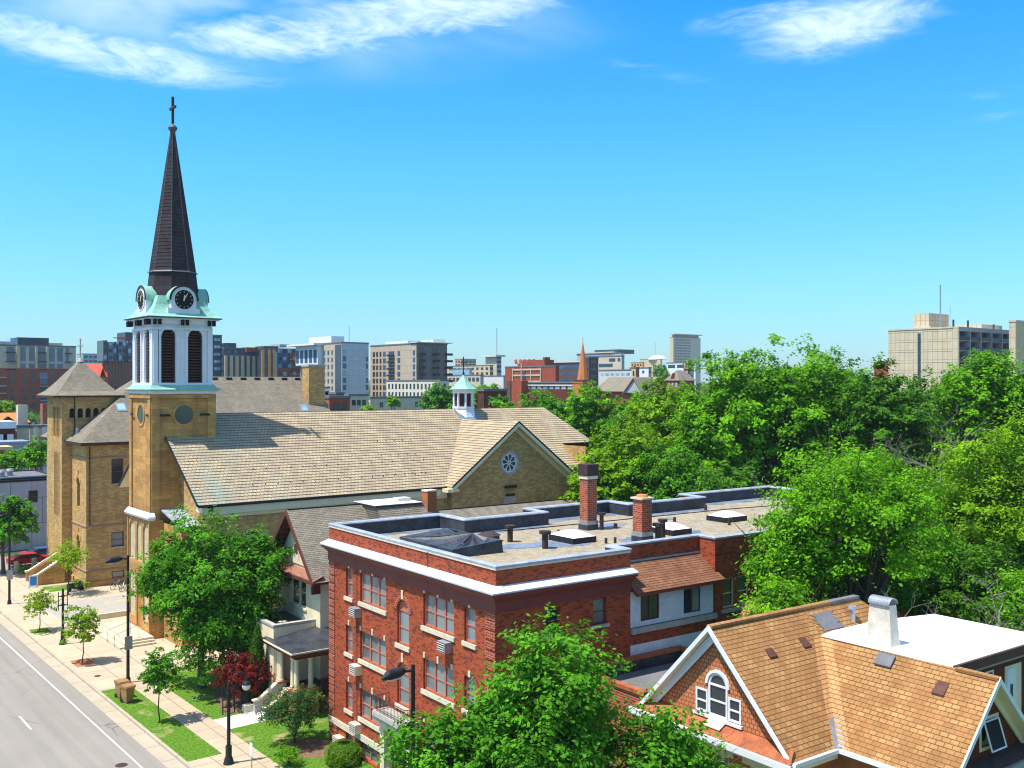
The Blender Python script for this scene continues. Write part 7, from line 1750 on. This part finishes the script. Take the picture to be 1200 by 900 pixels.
for i in range(n):
    a0, a1 = -900+i*50, -900+(i+1)*50
    h0 = 26+10*math.sin(i*.5)+6*math.sin(i*1.3); h1 = 26+10*math.sin((i+1)*.5)+6*math.sin((i+1)*1.3)
    p, q = at(a0, 450, 3000), at(a1, 450, 3000); p2, q2 = at(a0, 450, 3900), at(a1, 450, 3900); p3, q3 = at(a0, 450, 2700), at(a1, 450, 2700)
    g.face([(p3[0], p3[1], 0), (q3[0], q3[1], 0), (q[0], q[1], h1), (p[0], p[1], h0)]); g.face([(p[0], p[1], h0), (q[0], q[1], h1), (q2[0], q2[1], 0), (p2[0], p2[1], 0)])
struct(g, 'hills', 'grass_dark')

# ================================================================== STREET FURNITURE
def street_lamp(label, x, y, sign=False):
    t = T('street_lamp', label, 'street lamp', x, y, 0, group='tall black street lamps')
    m = MB(); m.cyl(x, y, 0, .35, .2, .16, 12); m.cyl(x, y, .35, 8.75, .115, .085, 12); m.build('pole', 'dark_metal', t)
    m = MB(); m.tube([(x, y, 8.5), (x-.5, y, 8.55)], .06, 8); a = m.build('arm', 'dark_metal', t)
    m = MB(); m.tube([(x-.42, y, 8.56), (x-.6, y, 8.57), (x-1.2, y, 8.52), (x-1.5, y, 8.40)], [.11, .2, .2, .07], 12); m.build('lamp_head', 'dark_metal', t)
    m = MB(); m.box(x-1.25, y-.13, 8.31, x-.65, y+.13, 8.345); m.build('lamp_glass', 'lamp_glass', t)
    if sign: m = MB(); m.box(x-.26, y-.14, 2.3, x+.26, y-.12, 3.2); m.build('sign', 'galv', t)
    return t
street_lamp('tall black street lamp beside the two tan bins', 21.79, 70.12, True)
street_lamp('tall black street lamp at the left edge of the picture', 20.89, 101.96, True)
x, y, _ = at(484, 450, 41.8); street_lamp('tall black street lamp whose head crosses the red facade', x, y)
def post_lamp(label, x, y, crook=True):
    t = T('post_lamp', label, 'post lamp', x, y, 0)
    m = MB(); m.lathe(x, y, [(.0, 1.0), (.15, 1.0), (.17, .95), (.17, .45), (.25, .2), (.3, .0)][::-1], 12); m.cyl(x, y, .98, 4.25, .1, .085, 12); m.cyl(x, y, 4.25, 4.4, .1, .05, 10); m.build('post', 'dark_metal', t)
    m = MB()
    for z in (3.05, 3.75):
        m.cyl(x, y, z, z+.09, .17, .17, 12); m.box(x-.38, y-.03, z+.01, x+.38, y+.03, z+.07)
    for s_ in (-1, 1): m.cyl(x+s_*.33, y, 2.7, 4.15, .035, .03, 8)
    m.build('banner_bracket', 'dark_metal', t)
    if crook:
        A = [(x+.1+.5*(1-math.cos(a)), y, 4.2+.62*math.sin(a)) for a in [math.pi*i/10 for i in range(9)]]
        m = MB(); m.tube(A, .035, 8); m.build('arm', 'dark_metal', t); gx_, gz_ = A[-1][0], A[-1][2]
        m = MB(); m.lathe(gx_, y, [(.04, gz_+.02), (.08, gz_-.1), (.12, gz_-.25), (.22, gz_-.38), (.24, gz_-.46)], 14); m.build('lamp_hood', 'dark_metal', t, smooth=True)
        m = MB(); m.lathe(gx_, y, [(.2, gz_-.45), (.23, gz_-.55), (.2, gz_-.68), (.1, gz_-.77), (.0, gz_-.79)], 14); m.build('lamp_globe', 'lamp_glass', t, smooth=True)
x, y, _ = at(268, 450, 53.9); post_lamp('black post lamp with a crook arm and round globe', x, y)
post_lamp('black banner post without an arm between two young trees', 20.98, 83.64, False)
def wheelie(label, x, y, rot):
    t = T('trash_bin', label, 'trash bin', x, y, 0, group='tan wheeled bins at the kerb'); t.o.rotation_euler = (0, 0, rot)
    m = MB(); m.hexa([(x-.22, y-.24, .06), (x+.22, y-.24, .06), (x+.22, y+.26, .06), (x-.22, y+.26, .06), (x-.31, y-.36, 1.0), (x+.31, y-.36, 1.0), (x+.31, y+.36, 1.0), (x-.31, y+.36, 1.0)]); m.box(x-.34, y-.4, .97, x+.34, y+.4, 1.03); m.build('body', 'bin_tan', t)
    m = MB(); m.prism([(x-.35, y-.43, 1.035), (x-.35, y+.38, 1.035), (x-.35, y+.40, 1.12), (x-.35, y+.1, 1.17), (x-.35, y-.38, 1.12)], [(x+.35, y-.43, 1.035), (x+.35, y+.38, 1.035), (x+.35, y+.40, 1.12), (x+.35, y+.1, 1.17), (x+.35, y-.38, 1.12)]); m.build('lid', 'bin_tan', t)
    for s_ in (-1, 1): m = MB(); m.prism([(x+s_*.26-.03, y+.3+.13*math.cos(a), .13+.13*math.sin(a)) for a in [2*math.pi*i/12 for i in range(12)]], [(x+s_*.26+.03, y+.3+.13*math.cos(a), .13+.13*math.sin(a)) for a in [2*math.pi*i/12 for i in range(12)]]); m.build('wheel', 'rubber', t)
    m = MB(); m.tube([(x-.25, y+.44, .98), (x+.25, y+.44, .98)], .025, 6); m.box(x-.1, y-.335, .6, x+.1, y-.325, .78); m.build('handle', 'bin_tan', t)
x, y, _ = at(149.5, 450, 64.3); wheelie('tan wheeled bin nearer the grass, standing in front of the other', x, y, .25)
x, y, _ = at(142.5, 450, 65.3); wheelie('tan wheeled bin nearer the street, half behind the other', x, y, .15)
x, y, _ = at(295, 450, 50.7); t = T('street_sign', 'small white parking sign on a thin metal post by the sidewalk', 'sign', x, y, 0)
m = MB(); m.cyl(x, y, 0, 2.3, .03, .03, 8); m.build('post', 'galv', t); m = MB(); m.box(x-.04, y-.16, 1.6, x-.03, y+.16, 2.28); m.build('sign_plate', 'white_paint', t)
x, y, _ = at(39, 450, 100.5); t = T('sign_board', 'blue notice board in a white frame at the foot of the rectory steps', 'sign', x, y, 0)
m = MB(); m.box(x-.42, y-.05, .1, x+.42, y+.0, 1.25); m.build('frame', 'white_paint', t); m = MB(); m.box(x-.3, y-.062, .25, x+.3, y-.052, 1.12); m.build('board', 'blue_sign', t); 
m = MB(); m.box(x-.4, y-.04, 0, x-.34, y+.3, .1); m.box(x+.34, y-.04, 0, x+.4, y+.3, .1); m.build('feet', 'galv', t)
for i, (px_, D) in enumerate(((40, 111), (19, 109))):
    x, y, _ = at(px_, 450, D); m = MB(); m.lathe(x, y, [(.26, 0), (.26, 1.0), (.28, 1.05), (.2, 1.15), (.0, 1.18)], 12); top(m, 'bollard', 'concrete_step', ('tan round bollard in front of the red car', 'tan round bollard left of the red car, behind the tall lamp')[i], 'bollard', x, y, group='stone bollards')
# parked cars
def car(label, x, y, rot, paint):
    t = T('parked_car', label, 'car', x, y, 0, group='cars parked on the side street'); t.o.rotation_euler = (0, 0, rot); X = lambda a, b, z: (x+a, y+b, z)
    prof = [(-2.2, .35), (2.15, .35), (2.25, .6), (2.15, .82), (1.15, .95), (.55, 1.38), (-1.15, 1.42), (-1.95, 1.0), (-2.25, .95), (-2.28, .6)]
    m = MB(); m.prism([X(a, -.82, z) for a, z in prof], [X(a, .82, z) for a, z in prof]); bd = m.build('body', paint, t)
    m = MB()
    for s_ in (-1, 1): m.prism([X(a, s_*.822, z) for a, z in ((1.0, .97), (.5, 1.3), (-.25, 1.33), (-.25, .95))], [X(a, s_*.835, z) for a, z in ((1.0, .97), (.5, 1.3), (-.25, 1.33), (-.25, .95))]); m.prism([X(a, s_*.822, z) for a, z in ((-.35, .95), (-.35, 1.33), (-1.1, 1.34), (-1.65, 1.02))], [X(a, s_*.835, z) for a, z in ((-.35, .95), (-.35, 1.33), (-1.1, 1.34), (-1.65, 1.02))])
    m.face([X(1.12, -.7, .99), X(1.12, .7, .99), X(.6, .66, 1.37), X(.6, -.66, 1.37)]); m.face([X(-1.92, -.7, 1.05), X(-1.92, .7, 1.05), X(-1.2, .66, 1.43), X(-1.2, -.66, 1.43)]); m.build('windows', 'pane_dark', bd)
    for a in (-1.4, 1.4):
        for s_ in (-1, 1):
            m = MB(); m.prism([X(a+.33*math.cos(q), s_*.62, .33+.33*math.sin(q)) for q in [2*math.pi*i/16 for i in range(16)]], [X(a+.33*math.cos(q), s_*.85, .33+.33*math.sin(q)) for q in [2*math.pi*i/16 for i in range(16)]]); wh = m.build('wheel', 'rubber', t)
            m = MB(); m.prism([X(a+.2*math.cos(q), s_*.851, .33+.2*math.sin(q)) for q in [2*math.pi*i/12 for i in range(12)]], [X(a+.2*math.cos(q), s_*.86, .33+.2*math.sin(q)) for q in [2*math.pi*i/12 for i in range(12)]]); m.build('rim', 'galv', wh)
    for s_ in (-1, 1):
        m = MB(); m.box(x+2.16, y+s_*.6-.15, .62, x+2.25, y+s_*.6+.15, .78); m.build('headlight', 'lamp_glass', t); m = MB(); m.box(x-2.29, y+s_*.6-.15, .7, x-2.2, y+s_*.6+.15, .88); m.build('tail_light', 'red_paint', t)
x, y, _ = at(35, 450, 113); car('red car parked on the side street left of the rectory steps', x, y, .1, 'red_paint')
x, y, _ = at(54, 450, 117); car('dark blue car parked behind the red one by the turret', x, y, .1, 'blue_paint')
def bicycle(label, x, y, rot):
    t = T('bicycle', label, 'bicycle', x, y, 0, group='bicycles parked by the rectory wall'); t.o.rotation_euler = (0, 0, rot); X = lambda a, b, z: (x+a, y+b, z)
    for a in (-.52, .52): m = MB(); m.tube([X(a+.33*math.cos(q), 0, .34+.33*math.sin(q)) for q in [2*math.pi*i/18 for i in range(19)]], .028, 5); [m.tube([X(a-.33*math.cos(q), 0, .34-.33*math.sin(q)), X(a+.33*math.cos(q), 0, .34+.33*math.sin(q))], .006, 3) for q in [math.pi*i/4 for i in range(4)]]; m.build('wheel', 'rubber', t)
    m = MB(); [m.tube([X(*p), X(*q)], .025, 6) for p, q in (((-.52, 0, .34), (-.08, 0, .33)), ((-.08, 0, .33), (-.22, 0, .82)), ((-.22, 0, .82), (-.52, 0, .34)), ((-.08, 0, .33), (.36, 0, .82)), ((-.2, 0, .76), (.36, 0, .8)), ((.35, 0, .9), (.52, 0, .34)))]; m.build('frame', 'galv', t)
    m = MB(); m.tube([X(.34, -.28, 1.0), X(.34, 0, .96), X(.34, .28, 1.0)], .02, 6); m.build('handlebar', 'dark_metal', t); m = MB(); m.box(x-.34, y-.07, .86, x-.1, y+.07, .92); m.build('saddle', 'rubber', t)
x, y, _ = at(137, 450, 99.8); bicycle('bicycle leaning nearest the rectory corner under the basement window', x, y, .5)
x, y, _ = at(144, 450, 99.0); bicycle('second bicycle parked closer to the tall lamp pole', x, y, .9)
x, y, _ = at(88, 450, 98.8); t = T('motor_scooter', 'small black motor scooter parked by the rectory corner', 'scooter', x, y, 0)
X = lambda a, b, z: (x+a, y+b, z)
for a in (-.55, .6): m = MB(); m.prism([X(a+.22*math.cos(q), -.05, .22+.22*math.sin(q)) for q in [2*math.pi*i/14 for i in range(14)]], [X(a+.22*math.cos(q), .05, .22+.22*math.sin(q)) for q in [2*math.pi*i/14 for i in range(14)]]); m.build('wheel', 'rubber', t)
m = MB(); m.prism([X(a, -.15, z) for a, z in ((-.8, .4), (.1, .22), (.4, .25), (.55, .95), (.45, .98), (.25, .38), (0, .38), (-.1, .7), (-.75, .72))], [X(a, .15, z) for a, z in ((-.8, .4), (.1, .22), (.4, .25), (.55, .95), (.45, .98), (.25, .38), (0, .38), (-.1, .7), (-.75, .72))]); m.build('body', 'black_paint', t)
m = MB(); m.box(x-.7, y-.13, .725, x-.05, y+.13, .8); m.build('seat', 'rubber', t); m = MB(); m.tube([X(.45, -.3, 1.05), X(.5, 0, 1.0), X(.45, .3, 1.05)], .02, 6); m.build('handlebar', 'galv', t)
EXPOSURE = .62

# ================================================================== SKY, SUN, CAMERA
SUN_EL = math.radians(66.3); vx, vy = -10.97, 2.43
w = bpy.data.worlds.new('World'); SC.world = w; w.use_nodes = True; nt = w.node_tree
bg = nt.nodes['Background']; sky = nt.nodes.new('ShaderNodeTexSky'); sky.sky_type = 'NISHITA'; sky.sun_disc = False
sky.sun_elevation = SUN_EL; sky.sun_rotation = math.atan2(vx, vy); sky.altitude = 0; sky.air_density = 1.0; sky.dust_density = .35; sky.ozone_density = 1.2
tc = nt.nodes.new('ShaderNodeTexCoord'); vec = tc.outputs['Generated']
# wisps of cirrus: fixed directions on the sky
def dotv(v):
    n = nd(nt, 'ShaderNodeVectorMath', operation='DOT_PRODUCT', i0=vec, i1=v); return n.outputs['Value']
fwd = dotv((math.sin(YAW), math.cos(YAW), 0)); rgt = dotv((math.cos(YAW), -math.sin(YAW), 0)); upv = dotv((0, 0, 1))
mt = lambda op, a, b=0.0, cl=False: (lambda n: (setattr(n, 'use_clamp', cl), n.outputs[0])[1])(nd(nt, 'ShaderNodeMath', operation=op, i0=a, i1=b))
az = mt('ARCTAN2', rgt, fwd); el = mt('ARCSINE', upv)
cmb = nt.nodes.new('ShaderNodeCombineXYZ'); link(nt, az, cmb.inputs[0]); link(nt, el, cmb.inputs[1])
P = cmb.outputs[0]
def sstep(v, a, b):
    n = nd(nt, 'ShaderNodeMapRange', Value=v); n.interpolation_type = 'SMOOTHSTEP'; n.inputs[1].default_value = a; n.inputs[2].default_value = b; return n.outputs[0]
def wis(scale, rot, det, loc=(0, 0, 0), dist=.6):
    n = nd(nt, 'ShaderNodeMapping', Vector=P, Scale=scale, Location=loc, Rotation=(0, 0, rot)); return noise(nt, n.outputs[0], 1.0, det, .62, dist)
def blob(cx, cy, rx, ry, rot=0.0):
    n = nd(nt, 'ShaderNodeMapping', Vector=P, Location=(-cx, -cy, 0)); n2 = nd(nt, 'ShaderNodeMapping', Vector=n.outputs[0], Rotation=(0, 0, -rot)); n3 = nd(nt, 'ShaderNodeMapping', Vector=n2.outputs[0], Scale=(1/rx, 1/ry, 1))
    l = nd(nt, 'ShaderNodeVectorMath', operation='LENGTH', i0=n3.outputs[0]); return sstep(l.outputs['Value'], 1.0, .15)
def A_(px): return math.atan((px-600)/F)
def E_(py, px): return math.atan((450-py)/F*math.cos(math.atan((px-600)/F)))
n1 = wis((7, 24, 1), .16, 9, dist=2.2); n2 = wis((18, 62, 1), .25, 9, (3, 1, 0), 2.0); n3 = wis((2.5, 9, 1), .1, 4, (7, 2, 0), .5)
tex = mt('ADD', mt('MULTIPLY', n1, .62), mt('MULTIPLY', n2, .38))
B = [(120, 60, 300, 40, -.08, 1.1), (330, 44, 260, 42, .08, 1.1), (500, 14, 300, 46, .12, 1.3), (150, 10, 330, 26, 0, .55), (985, 26, 170, 52, .08, 1.15), (900, 18, 150, 24, .08, .8), (760, 82, 150, 16, -.22, .38), (1165, 108, 60, 14, 0, .5), (1160, 137, 70, 9, 0, .45), (620, 5, 120, 16, .1, .9), (60, 90, 130, 12, 0, .3)]
m_ = None
for cx, cy, rx, ry, ro, a in B:
    k = mt('MULTIPLY', blob(A_(cx), E_(cy, cx), rx/F, ry/F, ro), a); m_ = k if m_ is None else mt('MAXIMUM', m_, k)
dens = mt('MULTIPLY', sstep(mt('ADD', tex, mt('MULTIPLY', m_, .26)), .50, 1.02), sstep(m_, .0, 1.0), True)
veil = mt('MULTIPLY', mt('MULTIPLY', sstep(n3, .38, .72), blob(A_(260), E_(10, 260), 560/F, 95/F, .03)), .5)
dens = mt('MAXIMUM', mt('MULTIPLY', dens, .80), veil)
low = sstep(el, .50, .37)
hs = nd(nt, 'ShaderNodeHueSaturation', Hue=.485, Saturation=1.2, Value=1.0, Color=sky.outputs[0])
up_ = mix(nt, 1.0, sky.outputs[0], (1.0, 1.02, 1.02), 'MULTIPLY')
ht = nt.nodes.new('ShaderNodeValToRGB'); link(nt, mt('MULTIPLY', el, 2.2, True), ht.inputs[0]); ee = ht.color_ramp.elements
ee[0].position = 0.0; ee[0].color = (.36, .53, .66, 1); ee[1].position = .85; ee[1].color = (.07, .70, 1.18, 1)
q_ = ee.new(.22); q_.color = (.32, .68, .86, 1); q_ = ee.new(.45); q_.color = (.23, .76, 1.04, 1)
lo_ = mix(nt, 1.0, sky.outputs[0], ht.outputs[0], 'MULTIPLY')
tint = mix(nt, low, up_, lo_)
col = mix(nt, dens, tint, (5.0, 5.8, 6.3))
link(nt, col, bg.inputs[0]); bg.inputs[1].default_value = .15
sun = bpy.data.lights.new('sun', 'SUN'); sun.energy = 4.6; sun.angle = math.radians(.5); sun.color = (1.0, .95, .86)
so = bpy.data.objects.new('sun', sun); COL.objects.link(so)
hx = math.hypot(vx, vy); d = Vector((vx/hx*math.cos(SUN_EL), vy/hx*math.cos(SUN_EL), math.sin(SUN_EL)))
so.rotation_euler = d.to_track_quat('Z', 'Y').to_euler(); so.location = (0, 0, 60)
hm = bpy.data.materials.new('haze'); hm.use_nodes = True; hn = hm.node_tree; hn.nodes.remove(hn.nodes['Principled BSDF'])
pv = hn.nodes.new('ShaderNodeVolumePrincipled'); pv.inputs['Density'].default_value = .00011; pv.inputs['Color'].default_value = (.80, .90, 1.0, 1); pv.inputs['Anisotropy'].default_value = .1
hn.links.new(pv.outputs[0], hn.nodes['Material Output'].inputs['Volume']); M['haze'] = hm
hb = MB(); hb.box(-3600, -700, -1.2, 5100, 6100, 112); ho = hb.build('haze', 'haze', None); ho['kind'] = 'stuff'; ho['label'] = 'thin pale summer haze over the city'; ho['category'] = 'haze'
cam = bpy.data.cameras.new('camera'); co = bpy.data.objects.new('camera', cam); COL.objects.link(co)
cam.sensor_width = 36; cam.lens = 36*F/1200; cam.clip_start = .5; cam.clip_end = 12000
co.location = (0, 0, H); co.rotation_euler = (math.pi/2, 0, -YAW); SC.camera = co
SC.view_settings.view_transform = 'Standard'; SC.view_settings.look = 'None'; SC.view_settings.exposure = EXPOSURE; SC.view_settings.gamma = 1.0
SC.render.engine = 'CYCLES'
cy_ = SC.cycles; cy_.max_bounces = 5; cy_.diffuse_bounces = 3; cy_.glossy_bounces = 2; cy_.transmission_bounces = 3; cy_.transparent_max_bounces = 4; cy_.use_denoising = True; cy_.filter_width = 1.15; cy_.caustics_reflective = False; cy_.caustics_refractive = False
for o in bpy.data.objects:
    if '_b' in o: del o['_b']
print('leaves', NLEAF)
